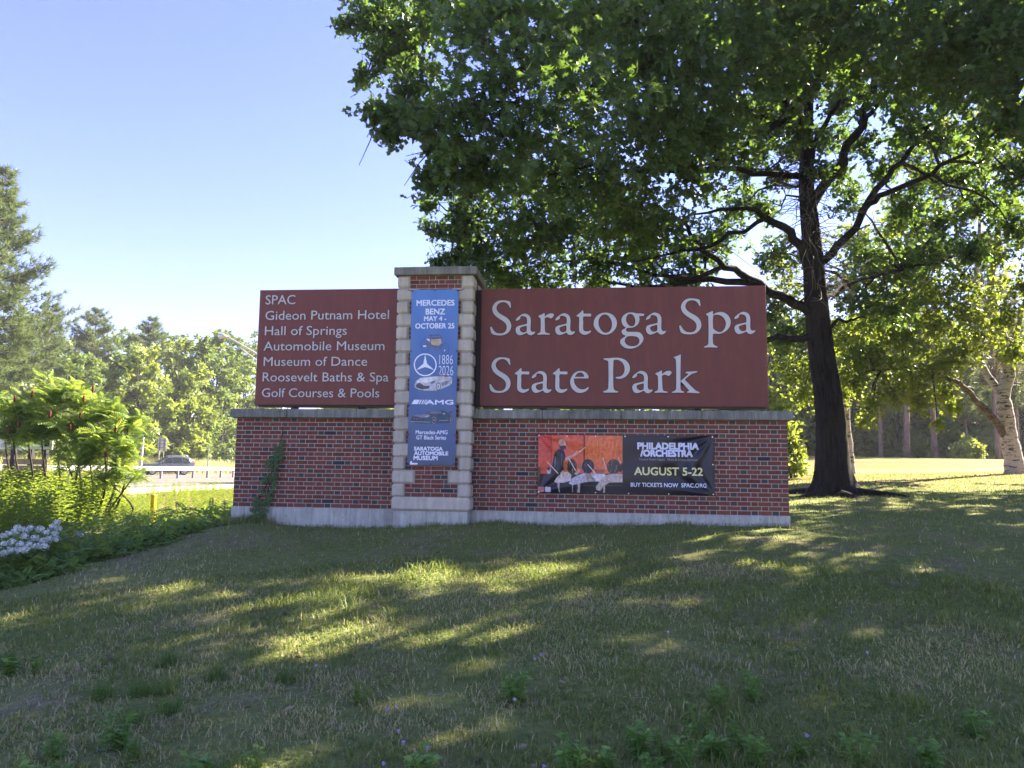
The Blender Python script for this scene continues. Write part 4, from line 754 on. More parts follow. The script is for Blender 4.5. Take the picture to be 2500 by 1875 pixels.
hb = banner('horizontal_banner', 'black and orange orchestra concert banner tied to the long brick wall', 4.915, 7.58, .287, 1.185, -.030, hdisp,
            lambda x, z: np.array([.008, .010, .020]), [["concert_picture",1,[0.55,0.07,0.045],[[4.919,1.176],[5.116,1.177],[5.12,0.583],[4.92,0.581]]],["concert_picture",1,[0.62,0.1,0.045],[[5.116,1.177],[5.616,1.178],[5.617,0.59],[5.12,0.583]]],["concert_picture",1,[0.66,0.14,0.04],[[5.637,1.178],[6.033,1.176],[6.032,0.595],[5.638,0.59]]],["concert_picture",1,[0.6,0.13,0.04],[[6.033,1.176],[6.211,1.174],[6.209,0.597],[6.032,0.595]]],["concert_picture",1,[0.12,0.02,0.02],[[5.616,1.178],[5.637,1.178],[5.638,0.59],[5.617,0.59]]],["concert_picture",2,[0.25,0.03,0.02],[[5.112,1.177],[5.122,1.177],[5.126,0.583],[5.116,0.583]]],["concert_picture",1,[0.012,0.014,0.024],[[4.92,0.581],[6.209,0.597],[6.209,0.464],[5.927,0.418],[5.927,0.306],[4.922,0.296]]],["concert_picture",3,[0.016,0.018,0.026],[[5.239,0.961],[5.303,0.965],[5.332,0.891],[5.347,0.82],[5.311,0.777],[5.319,0.635],[5.305,0.522],[5.206,0.464],[5.107,0.449],[5.12,0.576],[5.133,0.718],[5.161,0.861],[5.189,0.932]]],["concert_picture",4,[0.5,0.3,0.2],[[5.234,1.075],[5.252,1.104],[5.295,1.111],[5.331,1.09],[5.348,1.033],[5.353,0.998],[5.332,0.962],[5.275,0.961],[5.239,1.011]]],["concert_picture",5,[0.05,0.018,0.05],[[5.234,1.032],[5.263,1.011],[5.296,1.019],[5.349,1.012],[5.343,0.969],[5.296,0.955],[5.253,0.976]]],["concert_picture",5,[0.45,0.42,0.4],[[5.231,1.047],[5.231,1.089],[5.259,1.11],[5.302,1.111],[5.274,1.083],[5.245,1.068]]],["concert_picture",4,[0.55,0.33,0.22],[[5.332,0.827],[5.474,0.892],[5.503,0.935],[5.545,0.936],[5.548,0.9],[5.503,0.871],[5.375,0.799],[5.34,0.777]]],["concert_picture",4,[0.75,0.62,0.5],[[5.538,0.919],[5.637,0.996],[5.644,0.989],[5.545,0.904]]],["concert_picture",4,[0.03,0.02,0.02],[[5.513,0.694],[5.51,0.657],[5.499,0.624],[5.483,0.597],[5.463,0.579],[5.44,0.573],[5.417,0.579],[5.397,0.596],[5.38,0.622],[5.369,0.655],[5.366,0.693],[5.369,0.73],[5.379,0.764],[5.396,0.79],[5.416,0.808],[5.439,0.814],[5.462,0.808],[5.483,0.791],[5.499,0.765],[5.51,0.731]]],["concert_picture",4,[0.012,0.012,0.018],[[5.776,0.705],[5.772,0.671],[5.759,0.64],[5.739,0.615],[5.713,0.599],[5.685,0.593],[5.656,0.598],[5.631,0.614],[5.61,0.638],[5.597,0.668],[5.593,0.702],[5.597,0.737],[5.61,0.767],[5.63,0.792],[5.656,0.808],[5.684,0.814],[5.713,0.809],[5.738,0.793],[5.759,0.769],[5.772,0.739]]],["concert_picture",4,[0.05,0.035,0.03],[[6.176,0.702],[6.171,0.667],[6.156,0.634],[6.134,0.609],[6.106,0.592],[6.075,0.586],[6.043,0.591],[6.015,0.607],[5.993,0.632],[5.979,0.664],[5.974,0.7],[5.979,0.736],[5.993,0.768],[6.015,0.794],[6.044,0.811],[6.075,0.817],[6.106,0.811],[6.134,0.795],[6.157,0.77],[6.171,0.738]]],["concert_picture",4,[0.03,0.02,0.02],[[6.215,0.703],[6.21,0.661],[6.197,0.63],[6.18,0.618],[6.162,0.629],[6.15,0.66],[6.145,0.702],[6.21,0.759],[6.209,0.646]]],["concert_picture",5,[0.55,0.45,0.4],[[5.171,0.464],[5.199,0.521],[5.277,0.592],[5.376,0.622],[5.433,0.566],[5.419,0.481],[5.32,0.449],[5.192,0.447]]],["concert_picture",5,[0.42,0.4,0.44],[[5.391,0.439],[5.433,0.51],[5.532,0.567],[5.631,0.597],[5.758,0.584],[5.808,0.473],[5.702,0.471],[5.561,0.441],[5.448,0.411]]],["concert_picture",5,[0.36,0.26,0.2],[[5.631,0.594],[5.758,0.584],[5.808,0.473],[5.674,0.485]]],["concert_picture",5,[0.62,0.6,0.62],[[5.723,0.591],[5.941,0.587],[5.955,0.531],[5.913,0.474],[5.8,0.473]]],["concert_picture",6,[0.45,0.38,0.34],[[5.801,0.388],[5.871,0.488],[5.955,0.573],[6.068,0.596],[6.209,0.59],[6.209,0.467],[6.011,0.461],[5.927,0.404],[5.871,0.333],[5.815,0.346]]],["concert_picture",5,[0.5,0.3,0.2],[[5.475,0.581],[5.546,0.666],[5.567,0.638],[5.518,0.567]]],["concert_picture",5,[0.5,0.3,0.2],[[5.255,0.592],[5.305,0.642],[5.322,0.614],[5.277,0.578]]],["concert_picture",5,[0.35,0.12,0.05],[[5.311,0.749],[5.347,0.777],[5.376,0.693],[5.333,0.65],[5.305,0.692]]],["concert_picture",5,[0.35,0.12,0.05],[[5.524,0.737],[5.574,0.752],[5.596,0.667],[5.546,0.652]]],["concert_picture",5,[0.3,0.1,0.05],[[5.786,0.655],[5.927,0.657],[5.941,0.608],[5.8,0.599]]],["concert_picture",7,[0.6,0.5,0.4],[[5.067,0.765],[5.236,0.59],[5.226,0.58],[5.056,0.755]]],["concert_picture",7,[0.6,0.5,0.4],[[5.388,0.835],[5.503,0.638],[5.49,0.631],[5.376,0.828]]],["concert_picture",7,[0.6,0.5,0.4],[[5.681,0.741],[5.883,0.506],[5.872,0.497],[5.671,0.731]]],["concert_picture",7,[0.6,0.5,0.4],[[5.92,0.835],[5.969,0.659],[5.956,0.656],[5.906,0.831]]],["concert_picture",7,[0.6,0.5,0.4],[[6.152,0.846],[6.187,0.761],[6.174,0.756],[6.139,0.84]]],["concert_picture",4,[0.5,0.4,0.38],[[5.115,0.633],[5.111,0.604],[5.1,0.584],[5.084,0.576],[5.069,0.583],[5.057,0.604],[5.053,0.632],[5.057,0.66],[5.068,0.681],[5.084,0.689],[5.099,0.682],[5.111,0.661]]],["concert_picture",5,[0.03,0.02,0.02],[[5.105,0.661],[5.102,0.647],[5.092,0.636],[5.08,0.632],[5.067,0.636],[5.057,0.646],[5.054,0.66],[5.057,0.675],[5.066,0.685],[5.079,0.689],[5.092,0.686],[5.102,0.675]]],["concert_picture",4,[0.4,0.34,0.3],[[5.22,0.45],[5.256,0.465],[5.246,0.38],[5.257,0.303],[5.243,0.303],[5.221,0.394]]],["concert_picture",4,[0.4,0.34,0.3],[[5.441,0.411],[5.459,0.411],[5.451,0.341],[5.462,0.31],[5.445,0.31]]],["concert_picture",4,[0.4,0.34,0.3],[[5.518,0.44],[5.568,0.448],[5.561,0.3],[5.519,0.3],[5.533,0.384]]],["concert_picture",4,[0.4,0.34,0.3],[[5.92,0.418],[5.948,0.447],[5.941,0.304],[5.916,0.303]]],["concert_picture",3,[0.05,0.02,0.015],[[4.916,0.687],[4.955,0.681],[4.962,0.39],[4.916,0.389]]],["concert_picture",3,[0.4,0.15,0.15],[[4.916,0.382],[5.014,0.384],[5.015,0.303],[4.917,0.302]]],["concert_picture",3,[0.55,0.5,0.52],[[5.029,0.384],[5.114,0.378],[5.115,0.299],[5.029,0.306]]],["concert_picture",6,[0.16,0.11,0.09],[[5.438,0.679],[5.448,0.668],[5.446,0.622],[5.436,0.631]]],["concert_picture",6,[0.16,0.11,0.09],[[5.449,0.689],[5.459,0.678],[5.458,0.631],[5.448,0.64]]],["concert_picture",6,[0.16,0.11,0.09],[[5.482,0.775],[5.492,0.761],[5.491,0.701],[5.481,0.712]]],["concert_picture",6,[0.16,0.11,0.09],[[5.443,0.649],[5.453,0.639],[5.452,0.597],[5.442,0.605]]],["concert_picture",6,[0.16,0.11,0.09],[[5.448,0.68],[5.458,0.67],[5.456,0.631],[5.446,0.638]]],["concert_picture",6,[0.16,0.11,0.09],[[5.485,0.772],[5.495,0.757],[5.494,0.696],[5.484,0.708]]],["concert_picture",6,[0.16,0.11,0.09],[[5.444,0.767],[5.454,0.756],[5.453,0.713],[5.443,0.721]]],["concert_picture",6,[0.16,0.11,0.09],[[5.399,0.793],[5.409,0.777],[5.407,0.714],[5.397,0.726]]],["concert_picture",6,[0.16,0.11,0.09],[[5.454,0.756],[5.464,0.743],[5.462,0.689],[5.452,0.699]]],["concert_picture",6,[0.06,0.06,0.08],[[5.655,0.783],[5.665,0.774],[5.664,0.736],[5.654,0.743]]],["concert_picture",6,[0.06,0.06,0.08],[[5.649,0.738],[5.659,0.721],[5.657,0.656],[5.647,0.668]]],["concert_picture",6,[0.06,0.06,0.08],[[5.717,0.78],[5.727,0.77],[5.725,0.727],[5.715,0.735]]],["concert_picture",6,[0.06,0.06,0.08],[[5.728,0.781],[5.738,0.765],[5.736,0.701],[5.726,0.713]]],["concert_picture",6,[0.06,0.06,0.08],[[5.711,0.785],[5.721,0.774],[5.719,0.727],[5.71,0.736]]],["concert_picture",6,[0.06,0.06,0.08],[[5.64,0.761],[5.65,0.752],[5.649,0.714],[5.639,0.721]]],["concert_picture",6,[0.06,0.06,0.08],[[5.657,0.646],[5.667,0.638],[5.666,0.605],[5.656,0.611]]],["concert_picture",6,[0.06,0.06,0.08],[[5.737,0.71],[5.747,0.7],[5.746,0.658],[5.736,0.665]]],["concert_picture",6,[0.06,0.06,0.08],[[5.63,0.744],[5.64,0.733],[5.639,0.689],[5.629,0.697]]],["concert_picture",6,[0.2,0.14,0.11],[[6.112,0.731],[6.122,0.72],[6.12,0.674],[6.11,0.682]]],["concert_picture",6,[0.2,0.14,0.11],[[6.09,0.656],[6.1,0.645],[6.098,0.604],[6.088,0.612]]],["concert_picture",6,[0.2,0.14,0.11],[[6.026,0.663],[6.036,0.652],[6.035,0.609],[6.025,0.617]]],["concert_picture",6,[0.2,0.14,0.11],[[5.995,0.755],[6.005,0.746],[6.004,0.711],[5.994,0.718]]],["concert_picture",6,[0.2,0.14,0.11],[[6.11,0.72],[6.12,0.705],[6.119,0.646],[6.109,0.657]]],["concert_picture",6,[0.2,0.14,0.11],[[6.038,0.761],[6.048,0.75],[6.046,0.706],[6.037,0.715]]],["concert_picture",6,[0.2,0.14,0.11],[[6.095,0.665],[6.105,0.657],[6.103,0.624],[6.094,0.63]]],["concert_picture",6,[0.2,0.14,0.11],[[6.045,0.829],[6.054,0.812],[6.053,0.746],[6.043,0.758]]],["concert_picture",6,[0.2,0.14,0.11],[[6.063,0.816],[6.073,0.808],[6.071,0.776],[6.061,0.782]]],["concert_picture",7,[0.2,0.17,0.17],[[5.206,0.535],[5.213,0.532],[5.189,0.498],[5.183,0.501]]],["concert_picture",7,[0.8,0.74,0.7],[[5.226,0.532],[5.231,0.531],[5.212,0.504],[5.206,0.504]]],["concert_picture",7,[0.2,0.17,0.17],[[5.263,0.557],[5.27,0.554],[5.246,0.52],[5.24,0.523]]],["concert_picture",7,[0.8,0.74,0.7],[[5.282,0.554],[5.288,0.553],[5.268,0.526],[5.263,0.526]]],["concert_picture",7,[0.2,0.17,0.17],[[5.319,0.565],[5.326,0.562],[5.303,0.528],[5.297,0.53]]],["concert_picture",7,[0.8,0.74,0.7],[[5.339,0.562],[5.345,0.561],[5.325,0.534],[5.32,0.534]]],["concert_picture",7,[0.2,0.17,0.17],[[5.376,0.594],[5.383,0.591],[5.359,0.557],[5.353,0.559]]],["concert_picture",7,[0.8,0.74,0.7],[[5.396,0.591],[5.402,0.59],[5.382,0.563],[5.376,0.563]]],["concert_picture",7,[0.2,0.17,0.17],[[5.22,0.493],[5.227,0.49],[5.203,0.456],[5.198,0.458]]],["concert_picture",7,[0.8,0.74,0.7],[[5.24,0.49],[5.246,0.489],[5.226,0.462],[5.22,0.462]]],["concert_picture",7,[0.2,0.17,0.17],[[5.447,0.496],[5.454,0.493],[5.431,0.459],[5.425,0.462]]],["concert_picture",7,[0.8,0.74,0.7],[[5.467,0.493],[5.473,0.492],[5.453,0.465],[5.447,0.465]]],["concert_picture",7,[0.2,0.17,0.17],[[5.504,0.525],[5.511,0.522],[5.487,0.488],[5.481,0.491]]],["concert_picture",7,[0.8,0.74,0.7],[[5.524,0.522],[5.529,0.521],[5.51,0.494],[5.504,0.494]]],["concert_picture",7,[0.2,0.17,0.17],[[5.56,0.54],[5.568,0.537],[5.544,0.503],[5.538,0.505]]],["concert_picture",7,[0.8,0.74,0.7],[[5.58,0.537],[5.586,0.536],[5.566,0.509],[5.561,0.509]]],["concert_picture",7,[0.2,0.17,0.17],[[5.631,0.555],[5.638,0.552],[5.614,0.518],[5.609,0.521]]],["concert_picture",7,[0.8,0.74,0.7],[[5.651,0.552],[5.657,0.551],[5.637,0.524],[5.631,0.524]]],["concert_picture",7,[0.2,0.17,0.17],[[5.702,0.541],[5.709,0.539],[5.685,0.505],[5.679,0.507]]],["concert_picture",7,[0.8,0.74,0.7],[[5.722,0.539],[5.727,0.538],[5.707,0.511],[5.702,0.511]]],["concert_picture",7,[0.2,0.17,0.17],[[5.885,0.432],[5.892,0.429],[5.868,0.395],[5.862,0.398]]],["concert_picture",7,[0.8,0.74,0.7],[[5.905,0.429],[5.91,0.428],[5.89,0.401],[5.885,0.401]]],["concert_picture",7,[0.2,0.17,0.17],[[5.927,0.502],[5.934,0.5],[5.91,0.466],[5.905,0.468]]],["concert_picture",7,[0.8,0.74,0.7],[[5.947,0.5],[5.952,0.498],[5.933,0.472],[5.927,0.471]]],["concert_picture",7,[0.2,0.17,0.17],[[5.983,0.531],[5.99,0.528],[5.966,0.494],[5.961,0.497]]],["concert_picture",7,[0.8,0.74,0.7],[[6.003,0.529],[6.009,0.527],[5.989,0.5],[5.983,0.5]]],["concert_picture",7,[0.2,0.17,0.17],[[6.053,0.546],[6.06,0.543],[6.037,0.509],[6.031,0.512]]],["concert_picture",7,[0.8,0.74,0.7],[[6.073,0.544],[6.079,0.542],[6.059,0.515],[6.053,0.515]]],["concert_picture",7,[0.2,0.17,0.17],[[6.124,0.547],[6.131,0.544],[6.107,0.51],[6.101,0.513]]],["concert_picture",7,[0.8,0.74,0.7],[[6.143,0.545],[6.149,0.543],[6.129,0.516],[6.123,0.516]]],["concert_picture",7,[0.2,0.17,0.17],[[6.179,0.534],[6.186,0.531],[6.163,0.497],[6.157,0.5]]],["concert_picture",7,[0.8,0.74,0.7],[[6.199,0.531],[6.205,0.53],[6.185,0.503],[6.179,0.503]]],["concert_picture",7,[0.2,0.17,0.17],[[5.843,0.389],[5.85,0.386],[5.826,0.352],[5.82,0.355]]],["concert_picture",7,[0.8,0.74,0.7],[[5.862,0.386],[5.868,0.385],[5.848,0.358],[5.843,0.358]]],["concert_picture",7,[0.2,0.17,0.17],[[5.589,0.498],[5.596,0.495],[5.572,0.461],[5.566,0.464]]],["concert_picture",7,[0.8,0.74,0.7],[[5.609,0.495],[5.614,0.494],[5.595,0.467],[5.589,0.467]]],["concert_picture",7,[0.2,0.17,0.17],[[5.758,0.514],[5.765,0.511],[5.741,0.477],[5.736,0.48]]],["concert_picture",7,[0.8,0.74,0.7],[[5.778,0.512],[5.784,0.51],[5.764,0.483],[5.758,0.483]]],["concert_picture",6,[0.62,0.42,0.32],[[5.31,1.076],[5.338,1.069],[5.353,1.026],[5.331,1.016],[5.314,1.033]]],["concert_picture",6,[0.09,0.1,0.14],[[5.175,0.847],[5.197,0.854],[5.183,0.69],[5.165,0.676]]],["concert_picture",6,[0.07,0.08,0.11],[[5.275,0.89],[5.292,0.893],[5.283,0.72],[5.269,0.706]]],["concert_picture",4,[0.06,0.06,0.08],[[4.992,0.575],[4.999,0.575],[5.0,0.405],[4.993,0.405]]],["concert_picture",4,[0.06,0.06,0.08],[[5.05,0.448],[5.058,0.448],[5.059,0.392],[5.05,0.391]]],["concert_picture",4,[0.06,0.06,0.08],[[5.504,0.412],[5.513,0.412],[5.513,0.307],[5.505,0.307]]],["concert_picture",4,[0.06,0.06,0.08],[[5.617,0.414],[6.2,0.422],[6.2,0.411],[5.617,0.402]]],["concert_picture",4,[0.06,0.06,0.08],[[5.983,0.573],[5.989,0.573],[5.989,0.475],[5.983,0.475]]],["concert_picture",2,[0.7,0.17,0.06],[[5.701,1.165],[5.724,1.165],[5.71,0.838],[5.693,0.838]]],["concert_picture",2,[0.7,0.17,0.06],[[5.76,1.152],[5.783,1.153],[5.766,0.839],[5.749,0.839]]],["concert_picture",2,[0.7,0.17,0.06],[[5.82,1.14],[5.843,1.14],[5.823,0.839],[5.806,0.839]]],["concert_picture",2,[0.7,0.17,0.06],[[5.879,1.128],[5.902,1.128],[5.879,0.84],[5.862,0.84]]],["concert_picture",2,[0.7,0.17,0.06],[[5.939,1.115],[5.961,1.116],[5.936,0.841],[5.919,0.84]]],["concert_picture",2,[0.7,0.17,0.06],[[5.998,1.103],[6.021,1.103],[5.992,0.841],[5.975,0.841]]],["concert_picture",2,[0.7,0.17,0.06],[[6.057,1.091],[6.08,1.091],[6.048,0.842],[6.031,0.842]]],["concert_picture",2,[0.7,0.17,0.06],[[6.116,1.079],[6.139,1.079],[6.105,0.842],[6.088,0.842]]]], [["PHILADELPHIA",[6.44,7.35,0.977,1.069],0.07,[0.62,0.66,0.8]],["/ORCHESTRA",[6.486,7.259,0.867,0.96],0.07,[0.62,0.66,0.8]],["Yannick Nezet-S\u00e9guin   Music & Artistic Director",[6.457,7.34,0.803,0.837],-0.004,[0.3,0.31,0.36]],["AUGUST 5-22",[6.389,7.41,0.583,0.697],0.03,[0.72,0.7,0.32]],["BUY TICKETS NOW  SPAC.ORG",[6.333,7.462,0.404,0.463],0.02,[0.7,0.74,0.85]]], [.7, .74, .85], 2)
M['metal'] = simple('bright metal', (.6, .6, .58), .35, .9)
def grommets(w, pts, y, mat, r_=.010):
    for x, z in pts:
        th = np.arange(10) * 2 * math.pi / 10
        mb = MB(); mb.tube([(x, y + .002, z), (x, y - .006, z)], r_, 10); mb.build('grommet', mat, w)
grommets(vb, [(2.95, 3.40), (3.305, 3.405), (3.66, 3.40), (2.945, 2.45), (3.663, 2.45), (2.945, 1.6), (3.663, 1.6), (2.945, 1.15), (3.66, 1.15), (2.948, .71), (3.30, .705), (3.655, .71)], -.375, M['rope'])
grommets(hb, [(4.93, 1.17), (5.36, 1.165), (5.8, 1.165), (6.25, 1.165), (6.9, 1.165), (7.56, 1.165), (7.56, .75), (4.93, .3), (5.8, .305), (6.3, .3), (6.9, .3), (7.56, .305)], -.048, M['metal'])
for w, a, b_ in ((vb, (2.95, -.37, 3.40), (2.86, -.345, 3.43)), (vb, (3.66, -.37, 3.40), (3.76, -.345, 3.43)), (vb, (2.948, -.37, .71), (2.87, -.35, .615)), (vb, (3.655, -.37, .71), (3.75, -.35, .60)),
                 (hb, (4.93, -.04, 1.17), (4.91, 0, 1.24)), (hb, (7.56, -.04, 1.165), (7.66, 0, 1.21)), (hb, (7.56, -.04, .305), (7.65, 0, .25)), (hb, (4.93, -.04, .30), (4.90, 0, .25))):
    MB().tube([a, ((a[0] + b_[0]) / 2, (a[1] + b_[1]) / 2 - .004, (a[2] + b_[2]) / 2 - .004), b_], .005, 6).build('tie_cord', M['rope'], w)

# ------------------------------------------------------------------ foliage tools
def unit(a): return a / (np.linalg.norm(a, axis=-1, keepdims=True) + 1e-9)

def T_oak():
    V = [(0, 0, 0), (.28, 0, 0), (.54, 0, 0), (.78, 0, 0), (1.0, 0, -.06)]; F = []
    for s in (1, -1):
        b = len(V)
        V += [(.17, .05 * s, .01), (.30, .27 * s, .05), (.36, .06 * s, .02), (.60, .40 * s, .04), (.60, .07 * s, .02), (.86, .28 * s, .0), (.84, .06 * s, .0)]
        t_ = [(0, b, 1), (b, b + 1, 1), (b + 1, b + 2, 1), (1, b + 2, 2), (b + 2, b + 3, 2), (b + 3, b + 4, 2), (2, b + 4, 3), (b + 4, b + 5, 3), (b + 5, b + 6, 3), (3, b + 6, 4)]
        F += [q if s > 0 else (q[0], q[2], q[1]) for q in t_]
    return np.array(V), np.array(F)
def T_oak_lo():
    V = [(0, 0, 0), (.30, .26, .04), (.42, .08, .02), (.68, .34, .02), (1, 0, -.05), (.68, -.34, .02), (.42, -.08, .02), (.30, -.26, .04)]
    return np.array(V), np.array([(0, 2, 1), (0, 6, 2), (0, 7, 6), (2, 6, 4), (2, 4, 3), (6, 5, 4)])
def T_leaf():
    V = [(0, 0, 0), (.45, .28, .05), (1, 0, -.06), (.45, -.28, .05)]
    return np.array(V), np.array([(0, 2, 1), (0, 3, 2)])
def T_spray():
    r = np.random.default_rng(3); V = []; F = []
    for k in range(5):
        a = k * 2 * math.pi / 5 + r.uniform(-.4, .4); d = np.array([math.cos(a), math.sin(a), r.uniform(-.35, .35)]); p = np.array([-d[1], d[0], r.uniform(-.4, .4)]) * .24
        b = len(V); o = d * .08
        V += [o, o + d * .45 + p, o + d * .95, o + d * .45 - p]; F += [(b, b + 1, b + 2), (b, b + 2, b + 3)]
    return np.array(V), np.array(F)
def T_needles():
    V = []; F = []; r = np.random.default_rng(5)
    for k in range(7):
        a = k * 2 * math.pi / 7; d = unit(np.array([.75, math.cos(a) * .62, math.sin(a) * .62 + .1])); p = unit(np.cross(d, r.normal(size=3))) * .05
        b = len(V); V += [np.zeros(3) - p, p, d * r.uniform(.8, 1.05)]; F += [(b, b + 1, b + 2)]
    return np.array(V), np.array(F)
def T_frond():
    """pinnate sumac leaf: a curved rib with pairs of pointed leaflets"""
    V = []; F = []
    rib = lambda t: np.array([t, 0, .30 * t - .55 * t * t])
    for i in range(10):
        t0 = i / 10; b = len(V); p, q = rib(t0), rib(t0 + .1); V += [p + (0, .008, 0), p - (0, .008, 0), q]; F += [(b, b + 1, b + 2)]
        if i < 1: continue
        L_ = .30 * (1 - .55 * abs(t0 - .42) / .58)
        for s in (1, -1):
            b = len(V); d = unit(np.array([.42, s * .9, -.30])); w = np.array([.045, 0, .0])
            V += [p, p + d * L_ * .45 + w, p + d * L_, p + d * L_ * .45 - w]; F += [(b, b + 1, b + 2), (b, b + 2, b + 3)]
    return np.array(V), np.array(F)
def T_stalk(n=34, seed=1, leaf=.105):
    """upright weed: thin stalk with narrow drooping leaves"""
    r = np.random.default_rng(seed); V = []; F = []
    for k in range(2):
        b = len(V); V += [(-.004, 0, 0), (.004, 0, 0), (0, .004, .98)] if k == 0 else [(0, -.004, 0), (0, .004, 0), (.003, 0, .98)]; F += [(b, b + 1, b + 2)]
    for i in range(n):
        t_ = .10 + .88 * i / n; a = i * 2.4 + r.uniform(-.3, .3); L_ = leaf * (1.1 - .55 * t_) * r.uniform(.8, 1.2)
        d = np.array([math.cos(a), math.sin(a), 0]); s = np.array([-d[1], d[0], 0]) * L_ * .11; b = len(V); o = np.array([0, 0, t_])
        V += [o, o + d * L_ * .5 + s + (0, 0, L_ * .28), o + d * L_ + (0, 0, L_ * .02), o + d * L_ * .5 - s + (0, 0, L_ * .28)]; F += [(b, b + 1, b + 2), (b, b + 2, b + 3)]
    return np.array(V), np.array(F)

TM = dict(oak=T_oak(), oaklo=T_oak_lo(), leaf=T_leaf(), spray=T_spray(), needle=T_needles(), frond=T_frond())

def place(C, A, Nn, S, tm):
    """copies of a template at C, x axis along A, z axis near Nn, size S"""
    tv, tf = tm; A = unit(A); Nn = unit(Nn - A * (Nn * A).sum(-1, keepdims=True)); B = np.cross(Nn, A)
    n, k = len(C), len(tv)
    V = C[:, None] + S[:, None, None] * (tv[None, :, 0, None] * A[:, None] + tv[None, :, 1, None] * B[:, None] + tv[None, :, 2, None] * Nn[:, None])
    F = tf[None] + (np.arange(n) * k)[:, None, None]
    return V.reshape(-1, 3), F.reshape(-1, 3)

def clump_pts(rng, c, r, ntw, per, squash=.72, tl=.35, shell=.42):
    """leaf positions and directions of one leafy clump, and its twigs"""
    c = np.array(c, float)
    d = unit(rng.normal(size=(ntw, 3))); rad = r * rng.random(ntw) ** shell
    lump = 1 + .25 * np.sin(d[:, 0] * 5 + c[0]) * np.cos(d[:, 2] * 4 + c[1])
    tip = c + d * (rad * lump)[:, None] * np.array([1, 1, squash])
    td = unit(d * np.array([1, 1, .5]) + rng.normal(size=(ntw, 3)) * .45 + np.array([0, 0, -.12]))
    t_ = rng.random((ntw, per)); L_ = tl * (.6 + .7 * rng.random(ntw))
    P = tip[:, None] - td[:, None] * (t_ * L_[:, None])[..., None]
    A = td[:, None] * .55 + rng.normal(size=(ntw, per, 3)) * .75 + np.array([0, 0, -.22])
    Nn = np.array([0, 0, .75]) + rng.normal(size=(ntw, per, 3)) * .55
    return P.reshape(-1, 3), A.reshape(-1, 3), Nn.reshape(-1, 3), (tip - td * L_[:, None], tip)

def twig_mesh(rng, pairs, r=.008):
    """thin three-sided twigs between start and end points, numpy only"""
    A = np.concatenate([p[0] for p in pairs]); B = np.concatenate([p[1] for p in pairs]); n = len(A)
    d = unit(B - A); s = unit(np.cross(d, rng.normal(size=(n, 3)))); t_ = np.cross(d, s)
    V = np.stack([A + s * r, A - s * r * .5 + t_ * r * .87, A - s * r * .5 - t_ * r * .87, B], 1)
    F = np.array([(0, 1, 3), (1, 2, 3), (2, 0, 3)])[None] + (np.arange(n) * 4)[:, None, None]
    return V.reshape(-1, 3), F.reshape(-1, 3)

def cat(parts):
    V, F, b = [], [], 0
    for v, f in parts: V.append(v); F.append(f + b); b += len(v)
    return np.concatenate(V), np.concatenate(F)

M['oak_leaf'] = leaf_mat('oak leaf', (.015, .043, .015), (.040, .088, .028), (.21, .35, .04), .38, .42, .4)
M['birch_leaf'] = leaf_mat('birch leaf', (.030, .072, .015), (.080, .135, .026), (.40, .50, .04), .46, .45, .35)
M['sumac_leaf'] = leaf_mat('sumac leaf', (.06, .12, .024), (.13, .205, .045), (.40, .52, .07), .42)
M['wood_leaf'] = leaf_mat('woodland leaf', (.05, .095, .025), (.12, .18, .045), (.30, .40, .06), .38)
M['bright_leaf'] = leaf_mat('bright woodland leaf', (.085, .135, .025), (.19, .25, .05), (.42, .50, .06), .4)
M['olive_leaf'] = leaf_mat('olive shrub leaf', (.065, .10, .03), (.15, .19, .06), (.26, .32, .06), .32)
M['needle'] = leaf_mat('pine needle', (.04, .075, .03), (.11, .15, .055), (.2, .27, .06), .3)
M['needle_dry'] = leaf_mat('browning pine needle', (.07, .075, .035), (.17, .14, .07), (.22, .2, .07), .25)
M['weed_leaf'] = leaf_mat('goldenrod leaf', (.06, .12, .028), (.13, .21, .045), (.44, .54, .05), .45)
M['cover_leaf'] = leaf_mat('ground cover leaf', (.065, .14, .028), (.17, .27, .055), (.40, .52, .06), .4)
M['shrub_leaf'] = leaf_mat('pale shrub leaf', (.09, .14, .025), (.17, .23, .05), (.45, .52, .07), .4)
M['bark_oak'] = bark_mat('oak bark', (.006, .005, .005), (.032, .028, .025))
M['bark_pine'] = bark_mat('pine bark', (.10, .07, .06), (.25, .18, .15), (9, 9, 2))
M['bark_birch'] = bark_mat('birch bark', (.02, .018, .017), (.34, .32, .29), (3.4, 3.4, 11), .8, band=True)
M['bark_shag'] = bark_mat('shaggy black birch bark', (.012, .010, .010), (.16, .14, .12), (9, 9, 14), 1.0)
M['bark_dark'] = bark_mat('dark branch bark', (.02, .016, .014), (.06, .05, .04))
M['dead_twig'] = simple('dead grey twig', (.10, .09, .08), .9)

def tree_root(name, label, base, group=None):
    t = thing(name, label, 'tree', base, 0, group); return _Off(t, Vector(base))

def leaf_objects(parent, me, C, A, Nn, S):
    A = unit(A); Nn = unit(Nn - A * (Nn * A).sum(-1, keepdims=True)); B = np.cross(Nn, A)
    inv = Matrix.Translation(-parent.o)
    for i in range(len(C)):
        o = bpy.data.objects.new('leaf', me); COL.objects.link(o); o.parent = parent.t; o.matrix_parent_inverse = inv
        s = float(S[i]); m = Matrix.Identity(4)
        for k, ax in enumerate((A[i], B[i], Nn[i])):
            for j in range(3): m[j][k] = float(ax[j]) * s
            m[k][3] = float(C[i][k])
        o.matrix_basis = m

